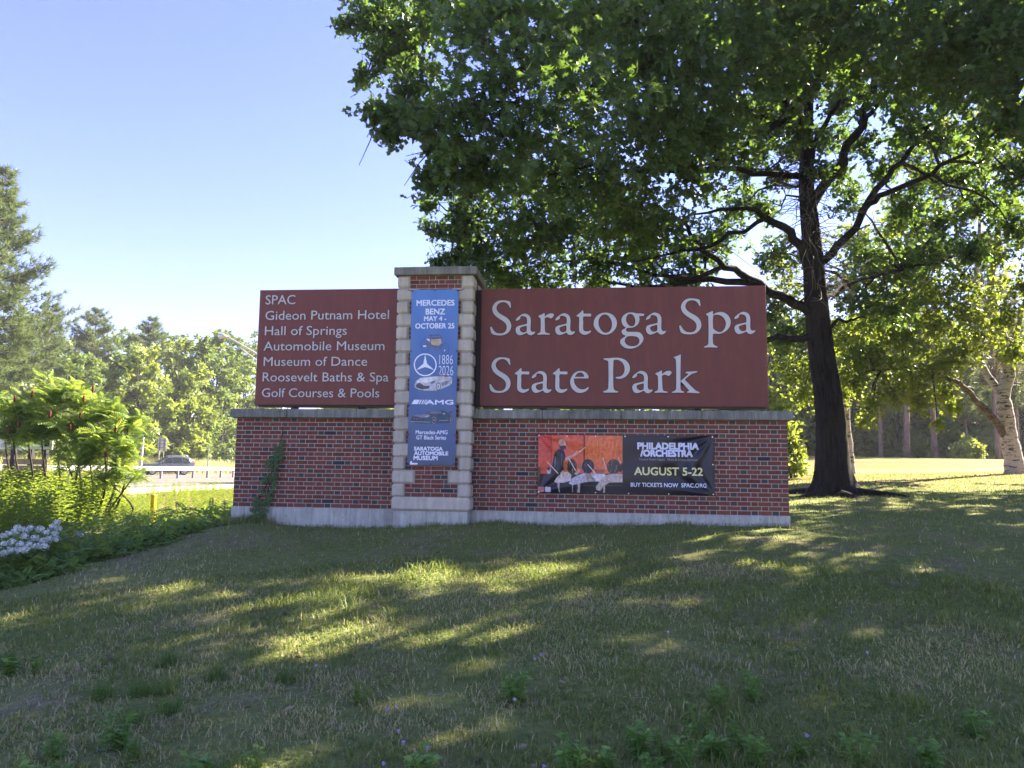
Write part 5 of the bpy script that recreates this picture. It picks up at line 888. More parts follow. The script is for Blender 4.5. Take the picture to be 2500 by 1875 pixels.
# ------------------------------------------------------------------ the oak
rng = np.random.default_rng(11)
OT = np.array([[11.27,6.43,0.13],[11.23,6.36,0.7],[11.14,6.19,2.09],[10.95,6.03,3.39],[10.82,5.87,4.69],[10.74,5.74,5.8],[10.65,5.63,6.67],[10.59,5.53,7.47],[10.64,5.41,8.58],[10.67,5.28,9.8],[10.75,5.11,11.37],[10.79,4.95,12.85]])
ob = (float(OT[0][0]), float(OT[0][1]), hz(OT[0][0], OT[0][1]))
oak = tree_root('oak_tree', 'big dark-trunked oak spreading over the right end of the sign', ob)
tp = spline(OT, 4); tz = tp[:, 2] - ob[2]
tr_ = .40 - .019 * tz + .42 * np.exp(-np.maximum(tz, 0) / .38); tr_ = np.interp(tz, [0, .25, .6, 1.1, 2, 4, 6, 8, 10, 14], [.62, .46, .38, .335, .30, .27, .20, .12, .085, .05])
tp[0][2] = ob[2] - .25
# trunk with root flare and bark ridges
nseg = 28; V = []; th = np.arange(nseg) * 2 * math.pi / nseg
for p, r_ in zip(tp, tr_):
    fl = max(0, (r_ - .34) / .28)
    rr = r_ * (1 + .04 * np.sin(7 * th) + .03 * np.sin(11 * th + p[2]) + fl * .22 * np.sin(5 * th + 1.1))
    V.append(np.stack([p[0] + np.cos(th) * rr, p[1] + np.sin(th) * rr, np.full(nseg, p[2])], 1))
V = np.concatenate(V); m_ = len(tp)
F = np.array([(i * nseg + j, i * nseg + (j + 1) % nseg, (i + 1) * nseg + (j + 1) % nseg, (i + 1) * nseg + j) for i in range(m_ - 1) for j in range(nseg)])
obj('trunk', mesh_np('trunk', V, F, M['bark_oak'], True), oak)
for k in range(6):                                   # surface roots
    a = k * 1.05 + .3; L_ = random.uniform(.9, 1.7); pts = []
    for i in range(6):
        t_ = i / 5; x = ob[0] + math.cos(a + .25 * math.sin(3 * t_)) * (.36 + L_ * t_); y = ob[1] + math.sin(a + .25 * math.sin(3 * t_)) * (.36 + L_ * t_)
        pts.append((x, y, hz(x, y) + .05 - .09 * t_))
    v, f = tube(pts, np.linspace(.13, .03, 6), 8); obj('root', mesh_py('root', v, f, M['bark_oak'], True), oak)
limb_pts = []
for r0, path in [[0.17,[[10.78,5.83,4.96],[10.27,5.28,5.84],[9.51,4.56,6.1],[8.91,3.89,6.1],[7.61,2.8,5.6]]],[0.17,[[10.85,5.92,4.22],[10.15,5.81,4.54],[9.49,5.6,4.9],[8.67,5.28,5.23],[8.05,4.87,5.6],[7.67,4.38,5.99],[6.71,3.66,6.13]]],[0.13,[[10.88,5.99,3.67],[10.01,6.09,3.73],[9.15,6.41,3.7],[7.75,6.63,4.09]]],[0.12,[[9.48,5.6,4.92],[8.16,5.96,5.03],[6.86,6.33,5.03],[5.49,6.64,5.44]]],[0.14,[[10.8,5.79,5.33],[11.53,5.99,6.03],[12.4,6.15,7.23],[12.72,6.13,7.71],[13.4,6.11,8.52],[14.0,6.11,9.09],[14.3,5.06,9.7]]],[0.11,[[11.89,5.97,6.62],[12.21,5.66,6.92],[12.95,4.71,7.09],[13.25,3.82,7.13],[13.69,2.73,7.33]]],[0.17,[[10.66,5.64,6.54],[11.37,5.79,7.73],[11.92,5.93,8.74],[12.28,5.85,9.82],[12.59,5.77,10.83],[12.91,5.71,11.64],[13.19,5.61,12.78]]],[0.1,[[11.96,5.93,8.78],[12.46,6.33,9.33],[13.31,6.89,10.55],[14.43,7.35,11.95]]],[0.1,[[10.66,5.56,7.28],[10.65,5.09,7.87],[10.96,4.44,8.55],[11.12,3.8,8.97],[11.24,2.74,9.48]]],[0.12,[[10.64,5.39,8.77],[9.78,4.26,8.16],[8.83,3.16,7.17],[7.95,1.95,6.27],[7.19,1.11,5.81]]],[0.15,[[10.63,5.44,8.3],[9.13,3.11,8.76],[7.55,0.96,8.41],[6.03,-1.12,7.53],[5.43,-2.18,6.47],[4.81,-2.94,5.48],[4.36,-3.33,4.93]]],[0.12,[[10.64,5.44,8.3],[8.64,3.15,7.94],[6.82,0.69,7.47],[5.95,-0.98,6.21],[5.38,-1.84,5.21],[4.37,-1.9,4.81]]],[0.13,[[10.67,5.31,9.51],[8.82,3.91,10.33],[6.19,2.89,10.72],[3.74,2.3,10.11],[2.61,1.88,9.13],[1.74,1.81,8.96]]],[0.1,[[10.59,5.54,7.37],[8.92,4.78,7.21],[7.13,4.58,7.28],[5.51,4.46,6.9],[4.24,4.57,6.51],[3.12,4.69,6.19]]],[0.12,[[10.75,5.11,11.37],[11.31,2.66,10.27],[11.81,0.87,8.66],[12.01,-0.37,7.25]]],[0.08,[[10.85,5.9,4.45],[11.94,6.84,5.2],[13.4,7.94,5.77],[14.76,8.55,6.12]]],[0.07,[[10.89,5.96,3.94],[11.26,5.39,3.97],[11.57,5.01,3.99]]],[0.07,[[9.51,4.56,6.1],[8.43,4.12,5.45],[7.39,3.84,5.12],[6.55,3.97,5.0]]],[0.08,[[8.67,5.28,5.23],[7.57,5.69,5.07],[6.08,6.08,5.58],[4.6,6.32,5.67]]]]:
    p = spline(path, 4); p[1:-1] += rng.normal(size=(len(p) - 2, 3)) * .035
    rr = np.linspace(r0 * .74, .018, len(p))
    v, f = tube(p, rr, 9); obj('limb', mesh_py('limb', v, f, M['bark_oak'], True), oak)
    limb_pts.append(p[len(p) // 4:])
LP = np.concatenate(limb_pts + [tp[len(tp) // 2:]])
near, far, tw, bl_ = [], [], [], []
OC = np.array([[0.99,1.71,9.19,0.22],[1.3,1.86,8.13,0.25],[3.5,-1.63,5.19,0.25],[3.42,-1.58,4.69,0.18],[2.18,4.71,6.03,0.32],[2.22,5.29,5.43,0.32],[2.19,4.17,6.41,0.28],[2.27,5.84,5.07,0.28],[1.66,1.74,9.52,0.5],[2.33,1.53,7.55,0.4],[3.08,-2.37,5.08,0.13],[2.86,-2.32,5.37,0.12],[1.9,1.81,9.12,1.1],[1.46,1.75,9.2,0.55],[2.41,1.49,7.93,0.8],[1.66,1.86,8.49,0.55],[2.22,1.52,7.47,0.45],[2.74,0.91,8.94,0.9],[3.37,-0.04,8.9,1.2],[2.29,1.89,8.73,0.8],[4.31,-3.43,5.76,0.62],[4.79,-3.71,5.07,0.68],[4.29,-3.54,4.88,0.55],[4.16,-3.31,4.59,0.5],[5.18,-3.32,5.62,0.8],[5.71,-2.83,5.29,0.8],[5.24,-3.42,4.71,0.7],[4.75,-3.25,4.6,0.6],[3.44,-2.64,5.08,0.3],[3.75,-2.8,5.05,0.35],[3.18,-2.48,5.22,0.2],[3.88,-2.05,4.76,0.55],[3.66,-1.75,4.65,0.3],[4.37,-1.89,4.69,0.6],[4.66,-3.14,6.18,0.7],[5.61,-2.57,6.54,0.9],[3.03,4.68,6.19,0.75],[2.63,4.86,6.07,0.5],[2.65,5.34,5.43,0.55],[3.79,5.4,5.92,1.1],[4.68,6.54,5.63,1.0],[4.03,3.95,6.47,1.0],[3.17,3.75,6.52,0.55],[5.31,5.52,6.23,1.1],[3.29,5.63,5.21,0.8],[4.44,4.46,5.9,1.0],[5.88,6.16,5.61,1.0],[2.88,4.44,6.4,0.6],[3.68,6.48,5.21,0.8],[5.42,1.01,5.97,1.1],[6.14,1.6,5.95,1.2],[4.89,1.47,5.94,1.0],[6.47,-0.38,5.83,1.1],[6.66,-1.15,6.6,1.3],[7.35,-0.49,7.61,1.5],[6.52,3.17,5.79,1.1],[7.4,1.15,5.67,0.9],[7.24,4.06,5.72,1.0],[6.22,4.15,5.77,1.0],[7.02,0.13,6.32,1.2],[7.9,0.63,7.17,1.4],[8.15,2.22,6.78,1.0],[6.31,-1.07,7.37,1.3],[7.02,5.8,5.39,1.0],[8.23,6.42,5.44,0.8],[8.51,1.58,8.27,1.4],[7.49,0.69,6.27,1.0],[8.72,0.59,8.28,1.5],[9.76,1.66,8.73,1.6],[10.26,1.24,8.45,1.5],[10.78,0.84,7.96,1.4],[11.15,-0.09,7.6,1.5],[11.55,-0.71,7.2,1.5],[11.75,-0.9,6.33,1.0],[12.04,1.52,7.62,1.1],[11.95,2.93,8.46,1.0],[11.79,0.04,7.03,1.0],[11.9,-0.32,5.86,0.7],[10.25,5.65,9.7,1.0],[12.1,6.81,10.13,0.9],[9.98,6.24,8.68,0.8],[11.64,-1.2,7.14,1.2],[9.6,6.79,7.99,0.8],[11.91,7.89,9.36,0.7],[10.25,4.15,7.74,0.55],[9.83,3.73,8.36,0.7],[10.42,3.73,8.96,0.8],[10.69,4.86,7.2,0.35],[9.78,3.14,9.1,0.9],[10.93,3.76,9.13,0.7],[9.58,3.65,8.86,0.7],[12.16,6.59,8.56,0.6],[13.32,6.88,8.85,0.6],[12.62,6.61,7.84,0.55],[13.64,6.85,7.6,0.7],[14.33,6.32,7.57,0.7],[13.86,6.18,8.33,0.7],[14.3,5.24,8.09,0.7],[11.64,6.33,9.48,0.6],[13.05,6.57,9.55,0.6],[14.61,6.03,6.77,0.7],[14.75,4.91,7.01,0.7],[14.08,6.9,6.69,0.7],[13.11,6.77,6.87,0.6],[9.37,4.69,8.39,0.7],[10.18,6.37,7.71,0.5],[9.86,6.52,6.96,0.5],[10.54,6.44,8.34,0.5],[11.74,6.81,7.94,0.45],[14.93,5.54,6.04,0.6],[14.87,7.06,5.92,0.6],[8.29,6.85,6.17,0.9],[7.69,6.9,5.16,0.9],[5.79,6.7,5.24,0.9],[6.86,6.22,6.01,0.9],[4.64,5.46,6.22,1.0],[2.75,5.29,5.91,0.5],[3.22,5.37,5.63,0.8],[4.28,6.54,5.22,0.8],[5.15,4.45,6.63,1.0],[6.05,4.56,6.46,0.9],[8.98,7.39,6.53,0.9],[9.48,7.84,7.53,0.9],[10.54,8.09,6.28,0.8],[10.22,7.73,4.7,0.6],[10.75,8.35,4.17,0.7],[12.65,8.42,5.25,1.0],[13.71,8.46,5.9,1.0],[13.04,8.84,6.45,0.8],[12.5,8.61,7.96,0.8],[14.66,8.51,6.33,0.9],[13.3,8.04,4.74,0.8]])
camv = np.array(CAM_LOC)
for x, y, z, r_ in OC:
    D = np.linalg.norm(np.array([x, y, z]) - camv)
    j = np.argmin(((LP - (x, y, z)) ** 2).sum(1)); bl_.append((LP[j], np.array([x, y, z])))
    if D < 10.4:
        P, A, Nn, t2 = clump_pts(rng, (x, y, z), r_, int(80 * r_ * r_) + 14, 8, .8, .32)
        near.append(place(P, A, Nn, rng.uniform(.10, .17, len(P)), TM['oak']))
    else:
        P, A, Nn, t2 = clump_pts(rng, (x, y, z), r_, int((74 if D > 12 else 88) * r_ * r_) + 16, 10, .75, .40)
        far.append(place(P, A, Nn, rng.uniform(.10, .16, len(P)), TM['oaklo']))
    tw.append(t2)
for x, y, z, r_ in [[9.5,5,11.5,2.4],[12,7,12.5,2.6],[14.5,6,11,2.4],[7.5,3,10,2.2],[11,2.5,11,2.4],[14,2.5,9.8,2.2],[9,-0.5,9.2,2.0],[12.5,-0.5,9.2,2.0],[6,4.5,10,2.0],[4.3,1.0,9.2,1.6],[6,-3,8.2,1.5],[10,9,10.5,2.0],[12.3,4.4,8.2,1.0],[13.6,5.5,9.0,1.1],[15.2,7.2,11,1.6]]:  # upper crown, some of its clumps added to shade the lawn
    P, A, Nn, t2 = clump_pts(rng, (x, y, z), r_, int(22 * r_ * r_), 8, .7, .6)
    far.append(place(P, A, Nn, rng.uniform(.17, .27, len(P)), TM['oaklo'])); tw.append(t2)
    j = np.argmin(((LP - (x, y, z)) ** 2).sum(1)); bl_.append((LP[j], np.array([x, y, z])))
v, f = cat(near + far)
o = obj('crown', mesh_np('crown', v, f, M['oak_leaf']), oak); o['kind'] = 'stuff'
mb = MB()
for a, b_ in bl_:
    d = b_ - a; L_ = np.linalg.norm(d); n_ = 5
    pts = [a + d * (i / n_) + (rng.normal(size=3) * .05 * L_ * math.sin(math.pi * i / n_)) + np.array([0, 0, .07 * L_ * math.sin(math.pi * i / n_)]) for i in range(n_ + 1)]
    mb.tube(pts, np.linspace(min(.07, .018 + .012 * L_), .010, n_ + 1), 5)
    for k in range(7):
        i = rng.integers(1, n_ + 1); e = pts[i] + rng.normal(size=3) * min(.4, .12 * L_ + .08)
        mb.tube([pts[i], (pts[i] + e) / 2 + rng.normal(size=3) * .05, e], [.011, .008, .004], 4, False)
v, f = twig_mesh(rng, tw, .0055)
o = mb.build('branches', M['bark_dark'], oak, True); o['kind'] = 'stuff'
o = obj('twigs', mesh_np('twigs', v, f, M['bark_dark']), oak); o['kind'] = 'stuff'
# the 300 leaves that hang nearest to the camera are parts of their own
leaf_me = mesh_np('leaf', TM['oak'][0], TM['oak'][1], M['oak_leaf'])
sel = sorted([c for c in OC if np.linalg.norm(c[:3] - camv) < 11.5], key=lambda c: np.linalg.norm(c[:3] - camv))[:15]
PP, AA, NN = [], [], []
for x, y, z, r_ in sel:
    P, A, Nn, _ = clump_pts(rng, (x, y, z), r_ * 1.04, 60, 3, .8, .22, .12)
    k = np.argsort(((P - camv) ** 2).sum(1))[:20]; PP.append(P[k]); AA.append(A[k]); NN.append(Nn[k])
PP, AA, NN = map(np.concatenate, (PP, AA, NN))
leaf_objects(oak, leaf_me, PP, AA, NN, rng.uniform(.12, .18, len(PP)))
# dead hanging twigs about the trunk
mb = MB()
for k in range(170):
    i = rng.integers(int(m_ * .36), int(m_ * .72)); p = tp[i].copy(); a = rng.uniform(math.pi * .9, math.pi * 2.1); r_ = tr_[i]
    d = np.array([math.cos(a), math.sin(a), rng.uniform(-.5, .3)]); q = p + d * r_ * .95; pts = [q]
    for s in range(5): d = unit(d + rng.normal(size=3) * .35 + np.array([0, 0, -.12])); q = q + d * rng.uniform(.10, .30); pts.append(q)
    mb.tube(pts, np.linspace(.010, .003, 6), 4, False)
o = mb.build('dead_twigs', M['dead_twig'], oak, True); o['kind'] = 'stuff'

# ------------------------------------------------------------------ birches and the shade tree on the right
def stem_tree(name, label, stems, clumps, bark, leafm, seed, tm='leaf', size=(.07, .12), dens=150, per=7, group=None):
    rg = np.random.default_rng(seed); P0 = np.array(stems[0][1][0]); base = (float(P0[0]), float(P0[1]), hz(P0[0], P0[1]))
    t = tree_root(name, label, base, group); lp = []
    for k, (r0, path) in enumerate(stems):
        path = [list(q) for q in path]
        if k == 0: path[0][2] = base[2] - .2
        p = spline(path, 4); rr = np.linspace(r0, r0 * .12 + .01, len(p)); p[1:-1] += rg.normal(size=(len(p) - 2, 3)) * r0 * (.2 if k == 1 else .05); rr = rr * rg.uniform(.96, 1.04, len(p))
        if k == 0: rr[:4] *= np.array([1.35, 1.2, 1.1, 1.03])
        v, f = tube(p, rr, 12); obj('trunk' if k == 0 else 'limb', mesh_py('trunk', v, f, M['bark_shag'] if (k == 1 and bark is M['bark_birch']) else bark, True), t); lp.append(p)
    lp = np.concatenate(lp); lf, tw_, mb_ = [], [], MB()
    for x, y, z, r_ in clumps:
        c = np.array([x, y, z]); j = np.argmin(((lp - c) ** 2).sum(1)); d = c - lp[j]
        pts = [lp[j] + d * u_ + np.array([0, 0, .15 * np.linalg.norm(d) * math.sin(math.pi * u_)]) for u_ in np.linspace(0, 1, 6)]
        mb_.tube(pts, np.linspace(.035, .008, 6), 5)
        P, A, Nn, t2 = clump_pts(rg, c, r_, int(dens * r_ * r_ / per * 3) + 8, per, .8, .45)
        if tm == 'oaklo' and np.linalg.norm(c - np.array(CAM_LOC)) < 13.2:
            P, A, Nn, t2 = clump_pts(rg, c, r_, int(90 * r_ * r_) + 12, 8, .8, .34); lf.append(place(P, A, Nn, rg.uniform(.11, .17, len(P)), TM['oak']))
        else: lf.append(place(P, A, Nn, rg.uniform(*size, len(P)), TM[tm]))
        tw_.append(t2)
    v, f = cat(lf); o = obj('crown', mesh_np('crown', v, f, leafm), t); o['kind'] = 'stuff'
    v, f = twig_mesh(rg, tw_, .005); o = obj('twigs', mesh_np('twigs', v, f, M['bark_dark']), t); o['kind'] = 'stuff'
    o = mb_.build('branches', M['bark_dark'], t, True); o['kind'] = 'stuff'
    return t
stem_tree('birch_tree', 'large forked white birch with black-scarred bark at the lawn edge', [[0.3,[[19.4,14.7,0.67],[19.32,14.63,1.2],[19.16,14.53,1.99],[19.03,14.42,2.78],[18.99,14.36,3.3],[19.16,14.29,4.1],[19.02,14.19,4.88],[18.73,14.05,5.8],[18.6,13.92,6.86],[18.86,13.76,8.57],[19.12,13.58,10.42],[19.25,13.34,12.66]]],[0.13,[[19.16,14.55,1.79],[18.76,14.35,2.3],[18.19,14.03,2.81],[17.52,13.59,3.38],[16.82,13.09,3.62],[15.52,12.52,3.86],[14.37,12.01,3.74]]],[0.14,[[18.99,14.37,3.24],[18.76,14.59,3.73],[18.59,14.8,4.44],[18.47,14.8,6.1],[18.65,14.84,7.78],[18.75,14.63,9.71],[18.83,14.38,12.04]]],[0.11,[[19.16,14.29,4.1],[19.17,13.79,4.95],[19.21,13.27,6.03],[19.6,12.97,7.26]]],[0.08,[[18.73,14.05,5.8],[17.83,13.37,6.6],[16.82,12.68,7.22],[15.76,12.13,7.6]]],[0.06,[[18.59,14.8,4.44],[17.41,13.96,5.39],[16.19,13.4,5.69],[14.87,12.85,5.72]]]], [[14.37,11.99,3.92,0.9],[13.58,12.16,3.44,0.8],[15.39,12.54,3.61,0.9],[16.31,13.0,3.93,0.9],[14.66,11.92,3.05,0.7],[14.05,11.89,2.68,0.55],[15.56,12.44,2.85,0.6],[16.57,13.11,3.17,0.6],[16.95,13.02,4.32,0.8],[13.74,12.2,4.2,0.9],[15.22,12.59,4.77,1.1],[16.44,12.86,5.32,1.0],[17.83,13.55,4.92,0.8],[14.79,12.66,5.55,1.1],[15.93,12.71,6.2,1.2],[17.07,12.8,6.47,1.1],[18.34,13.04,5.47,0.8],[18.96,13.42,4.5,0.7],[15.34,12.34,7.15,1.0],[16.82,12.63,7.73,1.0],[18.08,12.79,7.49,0.9],[18.97,12.99,6.49,0.9],[15.93,12.45,8.48,1.0],[17.67,13.52,9.61,1.1],[18.99,13.68,9.37,1.0],[16.75,13.33,10.39,1.1],[18.83,14.46,11.35,1.2],[19.39,13.58,10.69,1.0],[17.46,14.22,12.16,1.0],[19.11,14.31,12.86,1.1],[15.69,13.34,9.32,0.8],[16.76,12.79,2.64,0.35],[16.0,12.16,2.09,0.25],[13.88,12.13,2.2,0.3],[17.33,12.92,5.59,0.7],[19.1,12.83,8.01,0.8],[15.69,13.17,10.91,0.8]], M['bark_birch'], M['birch_leaf'], 21, 'leaf', (.11, .17), 330)
stem_tree('birch_tree', 'slender white birch partly hidden behind the oak trunk', [[0.16,[[14.76,16.25,0.6],[14.69,16.14,1.46],[14.62,16.04,2.31],[14.59,15.94,3.16],[14.61,15.82,4.3],[14.7,15.67,5.73],[14.85,15.49,7.44],[15.07,15.26,9.72]]],[0.07,[[14.62,15.88,3.73],[13.93,15.71,4.58],[13.08,15.56,5.14]]],[0.06,[[14.64,15.76,4.87],[15.21,15.31,5.8],[15.84,15.08,6.6]]]], [[14.18,14.87,3.34,0.6],[12.81,14.73,3.32,0.75],[12.39,14.59,4.14,0.9],[13.35,14.69,4.15,0.9],[12.1,14.95,5.18,0.9],[13.22,15.02,5.62,1.0],[14.18,14.67,5.12,1.0],[15.0,14.71,5.55,0.9],[12.12,14.7,2.9,0.4],[14.64,15.5,7.15,1.1],[15.64,15.52,7.87,1.1],[12.65,15.33,6.84,1.0],[16.21,15.44,9.16,1.0],[14.78,15.34,8.72,1.0],[12.22,15.17,7.83,0.8],[13.49,14.86,2.79,0.35]], M['bark_birch'], M['birch_leaf'], 22, 'leaf', (.12, .18), 260)
for k, (sx, sy, hh, sp_, lab) in enumerate(((23.2, 11.5, 14.0, 2.2, 'leafy tree on the lawn right of the forked birch'), (18.5, -.8, 12.5, 2.3, 'leafy tree right of the lawn whose bough reaches over it'), (20.8, 5.0, 13.0, 2.3, 'leafy tree between the birch and the front lawn trees'))):
    sz = hz(sx, sy); rg = np.random.default_rng(5 + k)
    cl = [[sx + rg.normal() * sp_ * .8, sy + rg.normal() * sp_, sz + rg.uniform(.25, .95) * hh, rg.uniform(1.1, 1.75)] for j in range(36)]
    if k == 2: cl += [[18.6, 4.2, 10.9, 1.7], [16.9, 6.2, 11.0, 1.8], [17.6, 3.0, 10.0, 1.4], [18.0, 6.6, 9.4, 1.4]]  # extra leaf clumps added only to shade the lawn
    st = [(.34, [(sx, sy, sz), (sx, sy, sz + 2), (sx - .1, sy, sz + 5), (sx, sy + .2, sz + 8), (sx, sy, sz + hh * .85)])]
    if k == 1:
        cl += [[13.4, -1.6, 5.4, .9], [14.6, -1.7, 5.9, 1.2], [16.0, -1.6, 6.2, 1.4]]
        st.append((.13, [(sx, sy, sz + 3.5), (sx - 2, sy + .3, sz + 5.2), (sx - 4.2, sy + .7, sz + 5.6), (sx - 5.4, sy + .9, sz + 5.4)]))
    stem_tree('maple_tree', lab, st, cl, M['bark_oak'], M['oak_leaf'], 23 + k, 'oaklo', (.25, .38), 27, 7)

# ------------------------------------------------------------------ shrubs
def shrub(name, label, base, clumps, leafm, seed, size, dens):
    rg = np.random.default_rng(seed); b0 = (base[0], base[1], hz(base[0], base[1])); t = thing(name, label, 'shrub', b0); w = _Off(t, Vector(b0)); lf = []; mb_ = MB()
    for x, y, z, r_ in clumps:
        c = np.array([x, y, z]); s = np.array(b0) + (rg.uniform(-.2, .2), rg.uniform(-.2, .2), -.05)
        mb_.tube([s, s * .5 + c * .5 + rg.normal(size=3) * .06, c], [.025, .018, .008], 5)
        P, A, Nn, _ = clump_pts(rg, c, r_, int(dens * r_ * r_), 7, .95, .35); A[:, 2] += .5
        lf.append(place(P, A, Nn, rg.uniform(*size, len(P)), TM['leaf']))
    v, f = cat(lf); o = obj('foliage', mesh_np('foliage', v, f, leafm), w); o['kind'] = 'stuff'
    mb_.build('stems', M['bark_dark'], w, True)
    return t
SA = [[11.82,12.92,0.51],[[11.57,12.67,2.48,0.5],[11.82,12.77,1.85,0.6],[12.02,12.65,1.27,0.5],[12.09,12.5,0.84,0.4],[11.57,12.82,1.08,0.55],[11.47,13.02,2.89,0.4],[11.76,12.37,0.77,0.45],[11.34,13.12,1.86,0.5]]]
shrub('shrub', 'sunlit pale green shrub behind the right end of the wall', SA[0], SA[1], M['shrub_leaf'], 31, (.12, .2), 150)
SB = [[29.88,40.97,1.7],[[29.35,40.87,2.11,0.6],[30.01,40.89,2.52,0.75],[30.67,41.01,2.1,0.6],[29.69,40.51,1.98,0.6],[30.54,40.95,2.52,0.5],[29.36,41.14,2.39,0.4]]]
shrub('shrub', 'round light green bush between the pine trunks at the far lawn edge', SB[0], SB[1], M['shrub_leaf'], 32, (.2, .34), 80)

# ------------------------------------------------------------------ generic background trees
def pine(label, base, h, w, seed, group, bark, needle, bare=.12, tufts=34, dens=1.0, trunk_r=.3, lean=0.0, top=0.0):
    rg = np.random.default_rng(seed); b0 = (base[0], base[1], hz(base[0], base[1])); t = tree_root('pine_tree', label, b0, group)
    ax = lambda z: np.array([b0[0] + lean * z, b0[1], b0[2] + z])
    v, f = tube([ax(z) - (np.array([0, 0, .3]) if z == 0 else 0) for z in np.linspace(0, h * .98, 9)], np.linspace(trunk_r, .03, 9), 10); obj('trunk', mesh_py('trunk', v, f, bark, True), t)
    C, A, Nn, S = [], [], [], []; mb_ = MB()
    z = h * bare
    while z < h * .985:
        fr = z / h; L0 = w * (1 - fr) ** .58 * (.75 + .25 * math.sin(fr * 9 + seed)) + .35
        for k in range(int(5 * max(.8, dens))):
            a = rg.uniform(0, 2 * math.pi); L_ = L0 * rg.uniform(.55, 1.15); d = np.array([math.cos(a), math.sin(a), 0])
            up = rg.uniform(.05, .3) + .3 * fr; s = ax(z)
            e = s + d * L_ + np.array([0, 0, L_ * up]); mb_.tube([s, s * .5 + e * .5 + np.array([0, 0, -.06 * L_]), e], [.035, .022, .008], 4, False)
            n_ = max(6, int(tufts * dens * (L_ / w + .25)))
            u_ = rg.random(n_) ** .7; sd = np.array([-d[1], d[0], 0]); wd = (.30 * L_ * np.sin(np.pi * np.clip(u_ * .85 + .12, 0, 1)))
            off = rg.uniform(-1, 1, n_)
            P = s + d * (u_ * L_)[:, None] + sd * (off * wd)[:, None] + np.array([0, 0, 1]) * (u_ * u_ * L_ * up - .05 * L_ * np.sin(np.pi * u_) + rg.normal(size=n_) * .07)[:, None]
            C.append(P); A.append(d * .9 + sd * (off * .8)[:, None] + np.array([0, 0, .35]) + rg.normal(size=(n_, 3)) * .25); Nn.append(np.tile([0, 0, 1.0], (n_, 1)) + rg.normal(size=(n_, 3)) * .2); S.append(rg.uniform(.42, .78, n_))
        z += max(.4, h * .027) * rg.uniform(.8, 1.25)
    v, f = place(*map(np.concatenate, (C, A, Nn, S)), TM['needle']); o = obj('crown', mesh_np('crown', v, f, needle), t); o['kind'] = 'stuff'
    o = mb_.build('branches', bark, t, True); o['kind'] = 'stuff'
    return t

def broad(name, label, base, h, w, seed, group, leafm, n=1300, size=(.30, .55), low=.25, bark=None):
    rg = np.random.default_rng(seed); b0 = (base[0], base[1], hz(base[0], base[1])); t = tree_root(name, label, b0, group)
    top = np.array([b0[0] + rg.uniform(-.5, .5), b0[1], b0[2] + h * .8])
    p = spline([np.array(b0) - (0, 0, .3), np.array(b0) + (rg.uniform(-.2, .2), 0, h * .3), top], 4); v, f = tube(p, np.linspace(.05 + h * .014, .04, len(p)), 8); obj('trunk', mesh_py('trunk', v, f, bark or M['bark_dark'], True), t)
    nc = 17; lf = []; mb_ = MB()
    for k in range(nc):
        u_ = (k + .5) / nc; zz = low + (1 - low) * u_ ** .9; prof = math.sin(math.pi * min(1, max(.08, (zz - low * .7) / (1.06 - low * .7)))) ** .6
        a = k * 2.4 + rg.uniform(-.5, .5); rad = w * prof * rg.uniform(.35, .8); r_ = w * rg.uniform(.26, .42)
        c = np.array([b0[0] + math.cos(a) * rad, b0[1] + math.sin(a) * rad, b0[2] + h * zz - r_ * .5])
        s = np.array([b0[0], b0[1], b0[2] + h * zz * .7]); mb_.tube([s, s * .5 + c * .5 + (0, 0, .2), c], [.07, .05, .02], 5, False)
        P, A, Nn, _ = clump_pts(rg, c, r_, n // nc // 4, 4, .85, .6, .3)
        lf.append(place(P, A, Nn, rg.uniform(*size, len(P)), TM['spray']))
    v, f = cat(lf); o = obj('crown', mesh_np('crown', v, f, leafm), t); o['kind'] = 'stuff'
    o = mb_.build('branches', bark or M['bark_dark'], t, True); o['kind'] = 'stuff'
    return t

